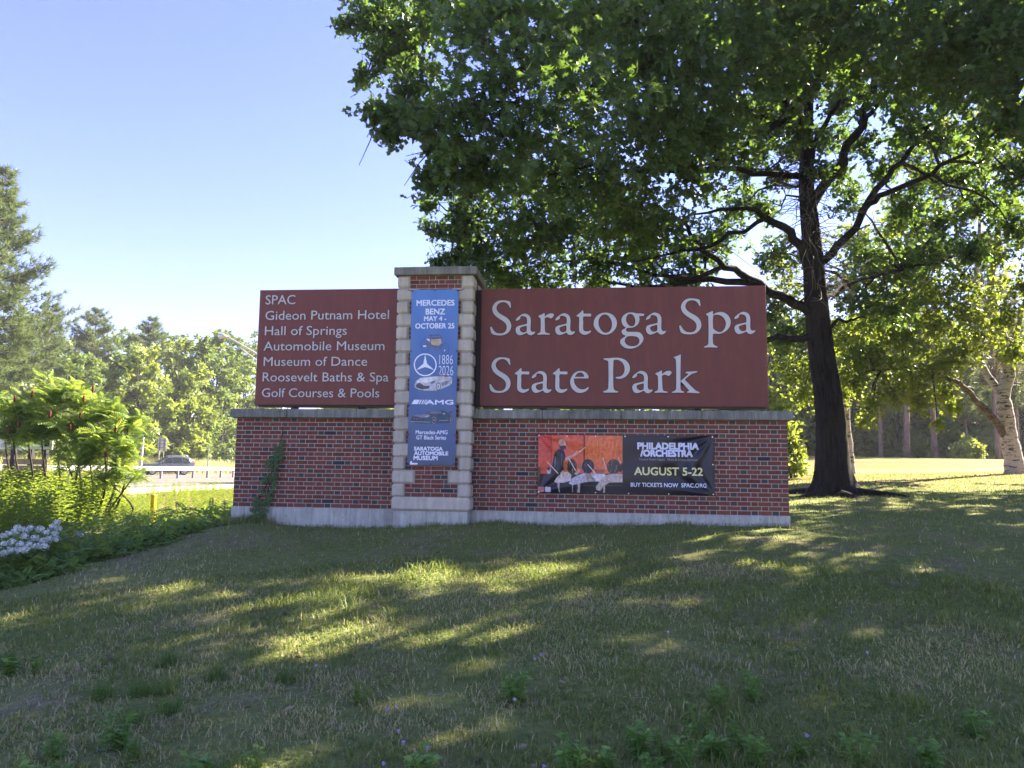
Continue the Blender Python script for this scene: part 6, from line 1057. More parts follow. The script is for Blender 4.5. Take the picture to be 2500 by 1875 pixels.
G1 = 'trees of the wood across the road'
pine('tall ragged white pine overtopping the wood across the road', [-40.18,41.93,0.06], 24.3, 7.2, 41, G1, M['bark_pine'], M['needle'], .08, 52, 1.2, .42)
LAB = {'pine': 'pointed pine rising out of the wood across the road', 'round': 'dark green rounded tree in the wood across the road', 'bright': 'yellow-green leafy tree in the wood across the road', 'olive': 'low olive-green bushy tree at the foot of the wood'}
for k, (x, y, z, h, w, kind) in enumerate([[-54.25,66.82,-0.37,18.32,5.5,"pine"],[-54.33,74.89,-0.32,19.69,6.133333333333333,"pine"],[-50.0,79.38,-0.23,19.5,5.866666666666666,"pine"],[-49.53,57.19,-0.38,13.19,6,"pine"],[-60.7,77.27,-0.38,16.95,5.277777777777778,"round"],[-61.03,82.29,-0.35,18.33,5.555555555555555,"bright"],[-56.28,82.78,-0.29,18.59,6.111111111111112,"round"],[-59.53,90.53,-0.27,20.3,6.0,"round"],[-54.4,91.06,-0.21,20.02,6.0,"round"],[-50.98,91.41,-0.16,19.45,6.0,"bright"],[-50.41,98.55,-0.11,21.26,6.388888888888888,"round"],[-47.52,101.88,-0.05,21.79,7.211111111111111,"round"],[-60.05,72.28,-0.4,16.82,5,"round"],[-46.21,59.56,-0.32,11.92,4.5,"round"],[-46.48,66.39,-0.28,12.92,4.5,"round"],[-42.63,66.18,-0.24,13.91,4.5,"bright"],[-45.03,76.79,-0.19,16.6,5.162453973775313,"bright"],[-41.75,78.42,-0.14,17.81,4.710248812149953,"round"],[-41.75,75.05,-0.17,13.14,4.543742540977462,"bright"],[-46.03,92.9,-0.1,15.59,4.842723324430323,"bright"],[-44.47,94.72,-0.07,18.44,5.530503414370943,"round"],[-43.66,100.51,-0.02,17.8,5.812820350329932,"round"],[-42.47,85.12,-0.11,17.96,5.606059260730591,"round"],[-44.49,66.2,-0.26,8.95,4,"olive"],[-45.92,76.54,-0.21,9.48,4.123399292466452,"olive"],[-46.19,89.1,-0.12,9.26,4.208793178571563,"olive"],[-45.1,98.05,-0.05,11.46,5.318451637596095,"bright"],[-46.13,54.47,-0.36,8.94,4.5,"olive"],[-46.69,49.4,-0.4,9.77,5,"round"],[-6.75,29.15,-0.06,4.85,3.2,"bright"],[-5.3,32.43,-0.02,5.14,3.2,"round"],[-2.45,32.73,0.01,5.14,3.2,"round"],[1.11,33.09,0.06,5.14,3.2,"bright"],[4.67,33.46,0.1,5.14,3.2,"round"],[8.23,33.83,0.15,5.14,3.2,"round"],[-57.79,57.35,-0.48,14.15,6,"pine"]]):
    if kind == 'pine': pine(LAB[kind], (x, y, z), h, w, 50 + k, G1, M['bark_pine'], M['needle'], .12, 28, 1.2, .28)
    else: broad('woodland_tree', LAB[kind], (x, y, z), h, w, 50 + k, G1, M[{'round': 'wood_leaf', 'bright': 'bright_leaf', 'olive': 'olive_leaf'}[kind]], 1150 if k < 30 else 600, (.36, .68), .04)
G2 = 'pine trunks along the far lawn edge'
PL = ['straight pine with pinkish trunk left of the round far bush', 'leaning grey-pink pine at the far lawn edge']
for k, ((b_, wdt, h), ln) in enumerate(zip([[[26.84,42.66,1.8],0.36,15],[[29.15,43.92,1.79],0.34,17],[[33.8,49.42,2.21],0.13,9],[[33.48,44.37,1.76],0.32,16],[[37.14,48.79,1.87],0.2,12],[[28.06,50.86,1.99],0.3,14]], [0.035,0.0,0.0,0,0,0.02])):
    pine('pinkish-trunked pine standing at the top of the far lawn', b_, h, 3.0, 80 + k, G2, M['bark_pine'], M['needle_dry'] if k in (1, 3) else M['needle'], .33, 20, .8, wdt / 1.7, ln)
G3 = 'shaded woodland trees behind the far lawn'
for k, (x, y, z, h) in enumerate([[20.88,56.17,2.14,13],[24.76,60.6,2.27,12],[26.77,57.78,2.24,13],[31.38,63.31,2.4,14],[32.03,57.32,2.28,11],[37.08,63.89,2.47,14],[37.56,58.89,2.37,12],[43.29,65.54,2.57,14],[43.59,60.53,2.47,13],[48.48,65.07,2.61,13],[22.41,70.46,2.44,15],[26.29,72.87,2.53,14],[29.16,71.15,2.53,15],[33.88,75.68,2.67,15],[35.92,71.85,2.61,14],[40.97,76.41,2.76,15],[43.16,74.61,2.74,15],[47.62,77.09,2.84,15],[49.65,75.28,2.83,15],[54.27,77.78,2.92,15],[18.48,59.96,2.19,14],[14.88,57.57,2.11,13],[47.36,58.89,2.48,14]]):
    broad('woodland_tree', 'dark shaded tree in the wood behind the far lawn', (x, y, z), h, 4.6, 110 + k, G3, M['wood_leaf'], 900, (.55, 1.0), .0)

# ------------------------------------------------------------------ sumac thicket, weeds and ground cover on the left
rg = np.random.default_rng(71)
SU = [[-6.28,4.67,-0.56],[[-7.12,4.32,1.77,0.528],[-6.47,4.35,2.15,0.616],[-5.82,4.43,2.02,0.528],[-5.04,4.18,1.77,0.48400000000000004],[-4.48,4.09,1.54,0.3696],[-6.5,4.08,1.3,0.528],[-5.66,3.98,1.39,0.5720000000000001],[-4.8,3.74,1.16,0.48400000000000004],[-4.27,3.81,1.03,0.35200000000000004],[-4.34,3.68,0.59,0.33440000000000003],[-7.4,4.34,1.3,0.528],[-5.07,3.77,0.67,0.396],[-5.83,4.04,0.76,0.308],[-7.92,4.67,1.89,0.528],[-4.41,3.53,0.25,0.264],[-3.89,3.56,0.42,0.2288]]]
sb = (SU[0][0], SU[0][1], hz(SU[0][0], SU[0][1]))
sumac = _Off(thing('sumac_tree', 'bright green staghorn sumac with red fruit cones above the weeds', 'tree', sb), Vector(sb))
lf = []
for k, (x, y, z, r_) in enumerate(SU[1]):
    c = np.array([x, y, z]); bs = np.array([sb[0] + (x - sb[0]) * .55 + rg.uniform(-.2, .2), sb[1] + rg.uniform(-.4, .4), 0]); bs[2] = hz(bs[0], bs[1]) - .1
    p = spline([bs, bs * .55 + c * .45 + rg.normal(size=3) * .12, c], 4); v, f = tube(p, np.linspace(.032, .012, len(p)), 6); obj('stem', mesh_py('stem', v, f, M['bark_dark'], True), sumac)
    nt_ = max(6, int(21 * r_ * r_ * 4))
    for j in range(nt_):
        tip = c + unit(rg.normal(size=3)) * r_ * rg.uniform(.1, .95) * np.array([1, 1, .85]); nf = 8
        a = rg.uniform(0, 6.28) + np.arange(nf) * 2.4
        A = np.stack([np.cos(a), np.sin(a), rg.uniform(-.5, .9, nf)], 1)
        lf.append(place(np.tile(tip, (nf, 1)), A, np.tile([0, 0, 1.0], (nf, 1)) + rg.normal(size=(nf, 3)) * .5, rg.uniform(.24, .44, nf), TM['frond']))
v, f = cat(lf); o = obj('foliage', mesh_np('foliage', v, f, M['sumac_leaf']), sumac); o['kind'] = 'stuff'
M['cone'] = simple('sumac fruit red', (.12, .022, .018), .8, 0, .2, .3, 30)
for x, y, z in [[-6.9,3.7,2.0],[-6.51,3.72,2.11],[-5.94,3.57,1.65],[-5.29,3.64,1.64],[-5.33,3.77,2.0],[-4.39,3.66,1.49],[-4.42,3.58,1.33],[-7.01,3.76,1.3],[-5.39,3.48,1.35],[-5.24,3.93,2.23],[-6.74,3.69,1.43],[-4.4,3.29,0.8]]:
    p = [(x, y, z - .02), (x, y, z + .02), (x + .005, y, z + .07), (x + .008, y, z + .12), (x + .01, y, z + .15)]
    v, f = tube(p, [.008, .025, .027, .017, .003], 8); obj('fruit_cone', mesh_py('fruit_cone', v, f, M['cone'], True), sumac)

def edge_x(y): return -.22 - .13 * np.maximum(0, -y) - .012 * np.maximum(0, -y - 3) ** 2
def stalks(n, xr, yr, hr, seed, tmn, keep, sink=.03):
    r = np.random.default_rng(seed); x = r.uniform(*xr, n); y = r.uniform(*yr, n); k = keep(x, y, r); x, y = x[k], y[k]; n = len(x)
    C = np.stack([x, y, hgt(x, y) - sink], 1); a = r.uniform(0, 6.28, n)
    Nn = np.stack([r.normal(size=n) * .10, r.normal(size=n) * .10, np.ones(n)], 1); A = np.stack([np.cos(a), np.sin(a), np.zeros(n)], 1)
    A = unit(A - unit(Nn) * (A * unit(Nn)).sum(1, keepdims=True))
    return place(C, A, Nn, r.uniform(*hr, n), tmn)
tall = lambda x, y, r: ~((np.abs(x + 3.3 - .34 * (y - 3)) < .28 + .0 * y) & (y < 4.4) & (y > -.5)) & (x < edge_x(y) - .75 - .5 * r.random(len(x))) & (x > -8.3)
wl_ = [stalks(900, (-8.2, -.8), (-4.5, 14), (.36, .60), s, T_stalk(26, s, .13), tall) for s in (1, 2, 3)]
wl_ += [stalks(1300, (-8.2, -3.6), (.2, 7), (.75, 1.15), 8, T_stalk(27, 9, .135), lambda x, y, r: (x < -3.75 - .40 * (y - 1)))]
wl_ += [stalks(260, (-8.2, -1.6), (-4.5, 0), (.8, 1.1), 12, T_stalk(27, 4, .14), lambda x, y, r: x < edge_x(y) - 1.3)]
v, f = cat(wl_)
o = obj('tall_weeds', mesh_np('tall_weeds', v, f, M['weed_leaf'])); tag(o, 'dense tall goldenrod weeds between the lawn and the road', 'weeds', kind='stuff')
# leafy ground cover along the lawn edge
n = 9000; r = np.random.default_rng(5); y = r.uniform(-5.2, 3, n); x = edge_x(y) - np.abs(r.normal(size=n)) * .75 + .08 + .10 * np.sin(y * 3.3) + .06 * np.sin(y * 7.7)
k = (x < edge_x(y) + .2) & ((y < -.15) | (x < -.12)); x, y = x[k], y[k]; n = len(x)
C = np.stack([x, y, hgt(x, y) + r.random(n) ** 1.3 * np.clip(.05 + .35 * (edge_x(y) - x + .1), .05, .4)], 1)
A = np.concatenate([r.normal(size=(n, 2)), r.normal(size=(n, 1)) * .3 - .15], 1); Nn = np.concatenate([r.normal(size=(n, 2)) * .45, np.ones((n, 1))], 1)
v, f = place(C, A, Nn, r.uniform(.05, .11, n), TM['leaf'])
kk = r.random(n) < .15; m2 = int(kk.sum())
A2 = np.concatenate([r.normal(size=(m2, 2)), r.uniform(.1, .9, (m2, 1))], 1); fr2 = place(C[kk], A2, np.tile([0, 0, 1.0], (m2, 1)) + r.normal(size=(m2, 3)) * .3, r.uniform(.14, .30, m2), TM['frond'])
v, f = cat([(v, f), fr2])
o = obj('ground_cover', mesh_np('ground_cover', v, f, M['cover_leaf'])); tag(o, 'low leafy green ground cover spilling over the lawn edge', 'ground cover', kind='stuff')
# tall roadside grass across the road
def blades(C, H, W, lean, seed, seg=True, dry=None):
    r = np.random.default_rng(seed); n = len(C); a = r.uniform(0, 6.28, n); s = np.stack([np.cos(a), np.sin(a), np.zeros(n)], 1) * (W / 2)[:, None]
    b_ = r.uniform(0, 6.28, n); d = np.stack([np.cos(b_), np.sin(b_), np.zeros(n)], 1) * (H * lean)[:, None]; up = np.array([0, 0, 1.0]) * H[:, None]
    if seg:
        V = np.stack([C - s, C + s, C + up * .55 + d * .3 - s * .8, C + up * .55 + d * .3 + s * .8, C + up * (1 - .25 * lean)[:, None] + d], 1); F0 = np.array([(0, 1, 3), (0, 3, 2), (2, 3, 4)]); k = 5
    else: V = np.stack([C - s, C + s, C + up * (1 - .2 * lean)[:, None] + d * .8], 1); F0 = np.array([(0, 1, 2)]); k = 3
    F = F0[None] + (np.arange(n) * k)[:, None, None]
    return V.reshape(-1, 3), F.reshape(-1, 3), (np.repeat(dry, k) if dry is not None else None)
def grass_material(name, green0, green1, dry0, dry1, trans):
    m, nt, b = mat_new(name); L = nt.links
    g = N(nt, 'ShaderNodeNewGeometry'); a = N(nt, 'ShaderNodeAttribute', attribute_name='dry')
    r1 = ramp(nt, [(0, green0), (1, green1)]); r2 = ramp(nt, [(0, dry0), (1, dry1)])
    L.new(g.outputs['Random Per Island'], r1.inputs['Fac']); L.new(g.outputs['Random Per Island'], r2.inputs['Fac'])
    mx = N(nt, 'ShaderNodeMix', data_type='RGBA'); L.new(a.outputs['Fac'], mx.inputs['Factor']); L.new(r1.outputs['Color'], mx.inputs[6]); L.new(r2.outputs['Color'], mx.inputs[7])
    L.new(mx.outputs[2], b.inputs['Base Color']); b.inputs['Roughness'].default_value = .55; b.inputs['Specular IOR Level'].default_value = .25
    t = N(nt, 'ShaderNodeBsdfTranslucent'); m2 = N(nt, 'ShaderNodeMix', data_type='RGBA'); m2.inputs['Factor'].default_value = .5; m2.inputs[6].default_value = (*trans, 1); L.new(mx.outputs[2], m2.inputs[7]); L.new(m2.outputs[2], t.inputs['Color'])
    ms = N(nt, 'ShaderNodeMixShader'); ms.inputs[0].default_value = .35; L.new(b.outputs[0], ms.inputs[1]); L.new(t.outputs[0], ms.inputs[2]); L.new(ms.outputs[0], nt.nodes['Material Output'].inputs['Surface'])
    return m
M['grass'] = grass_material('lawn grass', (.10, .15, .036), (.20, .255, .068), (.38, .32, .15), (.64, .54, .30), (.36, .42, .07))
n = 15000; r = np.random.default_rng(9); y = r.uniform(15, 95, n); x = -37.2 - np.abs(r.normal(size=n)) * 2.2
C = np.stack([x, y, hgt(x, y) - .05], 1); v, f, dr = blades(C, r.uniform(.9, 2.0, n), r.uniform(.05, .10, n), r.uniform(.05, .35, n), 9, True, np.clip(r.normal(size=n) * .2 + .45, 0, 1))
o = obj('roadside_grass', mesh_np('roadside_grass', v, f, M['grass'], False, {'dry': dr})); tag(o, 'tall pale roadside grass beyond the far lane', 'grass', kind='stuff')

# ------------------------------------------------------------------ lawn grass
r = np.random.default_rng(13); N1, N2 = 175000, 130000
def lawn_pts(n, d0, d1, pw):
    u_ = r.random(n); D = (d0 ** pw + u_ * (d1 ** pw - d0 ** pw)) ** (1 / pw); a = r.uniform(-.92, .98, n); a0 = math.atan2(_f[0], _f[1])
    x = CAM_LOC[0] + D * np.sin(a0 + a); y = CAM_LOC[1] + D * np.cos(a0 + a)
    k = (x > edge_x(y) - .1) & ~((x > -.02) & (x < 8.69) & (y > -.02) & (y < .42)) & ~((x > 2.71) & (x < 3.88) & (y > -.31) & (y < .6)) & (np.hypot(x - ob[0], y - ob[1]) > .5)
    k &= ~((x < 8.5) & (x > 0) & (y > .4) & (y < 3)) & ~((x < 3) & (y > .5))
    return x[k], y[k], D[k]
def dryness(x, y):
    d = .62 * vnoise(x, y, 1.3, 1) + .38 * vnoise(x, y, .42, 2)
    d = d + .10 * np.clip((4 - x) / 6, -1, 1) + .08 * np.clip((-y - 3) / 4, -.6, 1) - .14 * np.clip((x - 7) / 4, 0, 1.5) - .07
    return np.clip((d - .38) * 2.8, 0, 1)
def patchy(x, y): return vnoise(x, y, .55, 4) * .6 + vnoise(x, y, .2, 6) * .4
x, y, D = lawn_pts(N1, 3.0, 9.5, 1.15); dn = dryness(x, y); bare = patchy(x, y); k = r.random(len(x)) < np.clip(1.3 - .8 * (bare > .66) - .30 * dn, .15, 1); x, y, D, dn = x[k], y[k], D[k], dn[k]; n = len(x)
tuft = np.clip((vnoise(x, y, .28, 8) - .62) * 5, 0, 1) * (1 - dn)
H = (.02 + .06 * r.random(n) ** 1.6) * (1 + .9 * tuft) ; dry = (r.random(n) < .12 + .72 * dn).astype(float) * r.uniform(.6, 1, n); H *= np.where(dry > .5, .8, 1)
C = np.stack([x, y, hgt(x, y) - .004], 1); g1 = blades(C, H, r.uniform(.0035, .0085, n) * (.7 + D / 9), r.uniform(.1, 1.1, n), 14, True, dry)
x, y, D = lawn_pts(N2, 9.5, 34, 1.2); k = (y < 16); x, y, D = x[k], y[k], D[k]; dn = dryness(x, y); n = len(x); H = r.uniform(.03, .075, n); dry = (r.random(n) < .10 + .6 * dn).astype(float) * r.uniform(.5, 1, n)
C = np.stack([x, y, hgt(x, y) - .004], 1); g2 = blades(C, H, r.uniform(.008, .014, n) * (.6 + D / 14), r.uniform(.1, .9, n), 15, False, dry)
v, f = cat([g1[:2], g2[:2]])
o = obj('lawn_grass', mesh_np('lawn_grass', v, f, M['grass'], False, {'dry': np.concatenate([g1[2], g2[2]])})); tag(o, 'short patchy lawn grass, part green and part dried to straw', 'grass', kind='stuff')
# clover and vetch leaves in the turf
n = 19000; x, y, D = lawn_pts(n * 2, 3.0, 11, 1.2); k = vnoise(x, y, .6, 21) > .56; x, y, D = x[k], y[k], D[k]; n = len(x)
C = np.stack([x, y, hgt(x, y) + r.uniform(.004, .045, n)], 1); A = np.concatenate([r.normal(size=(n, 2)), r.normal(size=(n, 1)) * .25], 1); Nn = np.concatenate([r.normal(size=(n, 2)) * .4, np.ones((n, 1))], 1)
v, f = place(C, A, Nn, r.uniform(.018, .042, n), TM['leaf']); o = obj('clover_leaves', mesh_np('clover_leaves', v, f, M['cover_leaf'])); tag(o, 'small clover and vetch leaves spread through the turf', 'clover', kind='stuff')
# dry straw and leaf litter lying flat
n = 9000; x, y, D = lawn_pts(n, 3.0, 9, 1.2); k = dryness(x, y) > .35; x, y = x[k], y[k]; n = len(x)
C = np.stack([x, y, hgt(x, y) + r.uniform(.004, .02, n)], 1); A = np.concatenate([r.normal(size=(n, 2)), r.normal(size=(n, 1)) * .1], 1); Nn = np.concatenate([r.normal(size=(n, 2)) * .25, np.ones((n, 1))], 1)
M['straw'] = leaf_mat('straw', (.22, .18, .12), (.46, .40, .28), (.3, .24, .1), .2)
tv, tf = np.array([(0, -.025, 0), (0, .025, 0), (1, .01, .05), (1, -.01, .05)]), np.array([(0, 2, 1), (0, 3, 2)])
v, f = place(C, A, Nn, r.uniform(.03, .09, n), (tv, tf)); o = obj('straw_litter', mesh_np('straw_litter', v, f, M['straw'])); tag(o, 'dry straw and clippings lying on the turf', 'straw', kind='stuff')

# ------------------------------------------------------------------ vine on the wall end
rg = np.random.default_rng(91)
def T_creeper():
    V = []; F = []
    for k in range(5):
        a = math.radians(-100 + 50 * k); L_ = (.62, .85, 1.0, .85, .62)[k]; d = np.array([math.cos(a), math.sin(a), 0]); s = np.array([-d[1], d[0], 0]) * L_ * .24; b = len(V)
        V += [np.zeros(3), d * L_ * .55 + s + (0, 0, .06), d * L_ + (0, 0, -.08), d * L_ * .55 - s + (0, 0, .06)]; F += [(b, b + 1, b + 2), (b, b + 2, b + 3)]
    return np.array(V), np.array(F)
M['front_leaf'] = leaf_mat('lush weed leaf', (.085, .19, .04), (.19, .33, .075), (.40, .55, .06), .4)
M['vine_leaf'] = leaf_mat('creeper leaf', (.032, .075, .020), (.075, .14, .036), (.2, .3, .05), .2)
vine = thing('creeper_vine', 'green creeper climbing the left end of the low brick wall', 'vine', (.52, -.05, hz(.5, -.1))); vo = _Off(vine, Vector(vine.location))
me = mesh_np('leaf', *T_creeper(), M['vine_leaf'])
Zs = [-.31, -.1, .1, .35, .6, .85, 1.0, 1.15]; Xc = [.40, .46, .52, .60, .68, .73, .76, .78]; Wd = [.16, .17, .15, .15, .13, .10, .06, .03]
PP = []; AA = []; NN = []
for k in range(150):
    z = -.32 + 1.36 * rg.random() ** 1.25; x = np.interp(z, Zs, Xc) + rg.uniform(-1, 1) * np.interp(z, Zs, Wd); yb = -.02 if z > 0 else -.035
    PP.append((x, yb - rg.uniform(.01, .06), z)); AA.append((rg.normal() * .5, -.25, -.9)); NN.append((rg.normal() * .3, -1, .45 + rg.normal() * .2))
leaf_objects(vo, me, np.array(PP), np.array(AA), np.array(NN), rg.uniform(.045, .075, len(PP)))
for dx in (-.05, .04):
    pts = [(np.interp(z, Zs, Xc) + dx * (1.2 - z) + .02 * math.sin(z * 9 + dx * 50), -.02 if z > 0 else -.03, z) for z in np.linspace(-.36, 1.25, 14)]
    v, f = tube(pts, np.linspace(.009, .003, 14), 6); obj('stem', mesh_py('stem', v, f, M['bark_dark'], True), vo)
# weeds at the foot of the wall below the vine
n = 1300; r = np.random.default_rng(17); x = np.concatenate([r.uniform(-.1, .75, 300), r.uniform(.7, 8.7, n - 300)]); y = np.where((x > 2.7) & (x < 3.9), -.34, -.03) - np.abs(r.normal(size=n)) * .06
C = np.stack([x, y, hgt(x, y) - .01], 1); v, f, dr = blades(C, r.uniform(.08, .22, n) * np.where(x > .8, .45, 1), r.uniform(.006, .012, n), r.uniform(.1, .7, n), 18, True, (r.random(n) < .15) * .8)
o = obj('wall_foot_grass', mesh_np('wall_foot_grass', v, f, M['grass'], False, {'dry': dr})); tag(o, 'longer grass left standing along the foot of the wall', 'grass', kind='stuff')

# ------------------------------------------------------------------ phlox
M['petal'] = leaf_mat('phlox petal', (.56, .60, .54), (.80, .84, .74), (.65, .68, .6), .3)
M['petal_w'] = leaf_mat('white phlox petal', (.66, .60, .58), (.82, .78, .76), (.7, .65, .6), .3)
def T_flower():
    V = []; F = []
    for k in range(5):
        a = k * 2 * math.pi / 5; d = np.array([math.cos(a), math.sin(a), .12]); s = np.array([-d[1], d[0], 0]) * .42; b = len(V); V += [(0, 0, 0), d * .6 + s, d * 1.0, d * .6 - s]; F += [(b, b + 1, b + 2), (b, b + 2, b + 3)]
    return np.array(V), np.array(F)
FL = T_flower()
def phlox(label, tops, mat, seed, nf=42, rad=.075):
    r = np.random.default_rng(seed); T0 = np.array(tops); bx_, by_ = T0[:, 0].mean(), T0[:, 1].mean(); b0 = (float(bx_), float(by_), hz(bx_, by_)); t = thing('phlox_plant', label, 'flowers', b0, 0); w = _Off(t, Vector(b0))
    lf_ = []; mb_ = MB()
    for tx, ty, tz_ in tops:
        g0 = np.array([tx + r.uniform(-.08, .08), ty + r.uniform(-.05, .1), 0]); g0[2] = hz(g0[0], g0[1]) - .03; c = np.array([tx, ty, tz_])
        mb_.tube([g0, (g0 + c) / 2 + r.normal(size=3) * .02, c], [.006, .005, .003], 5)
        d = unit(r.normal(size=(nf, 3)) + (0, 0, .5)); P = c + d * (rad * r.random(nf)[:, None] ** .4) * np.array([1, 1, .85])
        v, f = place(P, unit(np.cross(d, r.normal(size=(nf, 3)))), d, r.uniform(.010, .016, nf), FL); obj('flower_head', mesh_np('flower_head', v, f, mat), w)
        nl = 16; u_ = r.uniform(.25, .92, nl); P = g0 + (c - g0) * u_[:, None]; a = r.uniform(0, 6.28, nl)
        lf_.append(place(P, np.stack([np.cos(a), np.sin(a), r.uniform(-.1, .5, nl)], 1), np.tile([0, 0, 1.0], (nl, 1)) + r.normal(size=(nl, 3)) * .2, r.uniform(.08, .14, nl), TM['leaf']))
    v, f = cat(lf_); o = obj('foliage', mesh_np('foliage', v, f, M['weed_leaf']), w); o['kind'] = 'stuff'
    mb_.build('stems', M['sumac_leaf'], w)
phlox('dense clump of pale lilac phlox beside the lawn edge', [[-1.353,-2.952,-0.166],[-1.324,-3.145,-0.226],[-1.34,-2.747,-0.181],[-1.15,-2.828,-0.181],[-1.079,-2.816,-0.221],[-1.199,-3.027,-0.257],[-1.2,-3.223,-0.314],[-1.298,-3.231,-0.34],[-1.073,-3.012,-0.281],[-1.205,-2.53,-0.184],[-1.28,-2.341,-0.14],[-1.101,-3.211,-0.337],[-0.978,-2.898,-0.303],[-1.319,-3.045,-0.209],[-1.459,-3.054,-0.261],[-1.345,-2.847,-0.199],[-0.973,-2.997,-0.315],[-1.11,-2.613,-0.264],[-1.003,-3.2,-0.336],[-1.089,-3.406,-0.39],[-0.954,-3.392,-0.388],[-0.896,-3.387,-0.373],[-0.905,-3.188,-0.359],[-1.101,-3.305,-0.401],[-0.817,-3.178,-0.358],[-1.264,-2.33,-0.22],[-1.089,-2.603,-0.331],[-1.137,-3.407,-0.424]], M['petal'], 3, 60, .058)
phlox('single pinkish white phlox head among the weeds', [[-1.253,-1.911,-0.34]], M['petal_w'], 4, 46, .07)

# ------------------------------------------------------------------ bollard, guard rail, posts, lamp
M['yellow'] = simple('yellow paint', (.60, .40, .015), .5, 0, .4, .12, 6)
BO = [-3.89,4.33,-0.7]; bz = hz(BO[0], BO[1])
t = thing('bollard', 'yellow steel bollard standing in the weeds left of the wall', 'bollard', (BO[0], BO[1], bz)); w = _Off(t, Vector(t.location))
top = -0.001
MB().tube([(BO[0], BO[1], bz - .2), (BO[0], BO[1], top - .03)], .060, 20).build('pipe', M['yellow'], w, False)
MB().tube([(BO[0], BO[1], top - .03), (BO[0], BO[1], top - .008), (BO[0], BO[1], top + .003), (BO[0], BO[1], top + .006)], [.061, .057, .036, .002], 20, False).build('cap', M['yellow'], w, True)
M['galv'] = simple('galvanised steel', (.50, .49, .46), .45, .55, .5, .15, 4)
M['galv_dark'] = simple('weathered post steel', (.23, .22, .21), .6, .4)
gr_ = thing('guard_rail', 'long galvanised guard rail on short posts along the road', 'guard rail', (-21.5, 36, -.2)); w = _Off(gr_, Vector(gr_.location))
prof = [(0, .78), (-.05, .76), (-.05, .70), (.0, .66), (.0, .63), (-.05, .59), (-.05, .53), (0, .50)]
mb = MB(); ys = np.linspace(4, 66, 32); V = [(-21.5 - (px_), y, -.2 + pz) for y in ys for px_, pz in prof]; n8 = len(prof)
mb.add(V, [(i * n8 + j, i * n8 + j + 1, (i + 1) * n8 + j + 1, (i + 1) * n8 + j) for i in range(len(ys) - 1) for j in range(n8 - 1)])
mb.build('rail', M['galv'], w)
for k in range(30):
    y = 5.0 + k * 2.0; MB().box(-21.66, -21.52, y - .05, y + .05, -.35, .55, .008).build('post', M['galv_dark'], w)
def post(name, label, cat_, x, y, h, r_, mat, lean=0.0, base=None):
    z = hz(x, y) if base is None else base; t = thing(name, label, cat_, (x, y, z)); w = _Off(t, Vector(t.location)); L_ = lean * h
    MB().box(x - r_, x + r_, y - r_ * .5, y + r_ * .5, z - .2, z + h, .004).build('post', mat, w) if not lean else MB().tube([(x, y, z - .2), (x + L_ * .5, y, z + h * .5), (x + L_, y, z + h)], r_, 8).build('post', mat, w)
    return w
WP = [[-25.02,38.28,-0.2],-1.92]
post('marker_post', 'slightly leaning pale marker post beside the guard rail', 'post', WP[0][0], WP[0][1], 2.75, .075, M['kerb'], .03, -.2)
TP = [[-29.95,57.15,0.18],[-29.95,56.87,2.65]]
post('delineator_post', 'thin grey post in the tall grass behind the car', 'post', TP[0][0], TP[0][1], 2.9, .04, M['galv_dark'])
BS = [[-34.32,56.7,0.13],[-34.32,56.42,2.6]]; x, y = BS[0][0], BS[0][1]; z = hz(x, y)
t = thing('traffic_sign', 'grey back of a road sign on two posts across the road', 'sign', (x, y, z)); w = _Off(t, Vector(t.location)); zt = BS[1][2]
for dx in (-.22, .22): MB().box(x + dx - .035, x + dx + .035, y - .03, y + .03, z - .2, zt + .6, .004).build('post', M['galv_dark'], w)
MB().box(x - .42, x + .42, y + .035, y + .05, zt - .55, zt + .62, .004).build('panel', M['galv'], w)
for zz in (-.3, .05, .4): MB().box(x - .40, x + .40, y + .01, y + .034, zt + zz - .03, zt + zz + .03).build('brace', M['galv_dark'], w)
LA = np.array([[-10.49,20.05,6.33],[-10.22,20.08,6.29],[-9.61,20.18,5.96],[-8.71,20.34,5.43],[-7.81,20.5,4.85]])
px_, py_ = LA[4][0] + .05, LA[4][1]; pz_ = hz(px_, py_)
t = thing('street_lamp', 'street lamp whose curved arm shows beside the attractions board', 'street lamp', (px_, py_, pz_)); w = _Off(t, Vector(t.location))
MB().tube([(px_, py_, pz_ - .2), (px_, py_, pz_ + 2), (px_, py_, LA[4][2] + .35)], [.11, .09, .065], 12).build('pole', M['galv'], w, True)
p = spline(LA[[4, 3, 2, 1]], 5); v, f = tube(p, np.linspace(.05, .035, len(p)), 8); obj('arm', mesh_py('arm', v, f, M['galv'], True), w)
p2 = p.copy(); p2[:, 2] -= np.linspace(.45, .03, len(p)); v, f = tube(p2[:-4], .028, 8); obj('brace', mesh_py('brace', v, f, M['galv'], True), w)
h0, h1 = LA[1], LA[0] - (LA[1] - LA[0]) * .6
v, f = tube([h0, h0 * .6 + h1 * .4 + (0, 0, .02), h0 * .25 + h1 * .75, h1], [.045, .12, .13, .05], 10); obj('lamp_head', mesh_py('lamp_head', v, f, M['galv'], True), w)

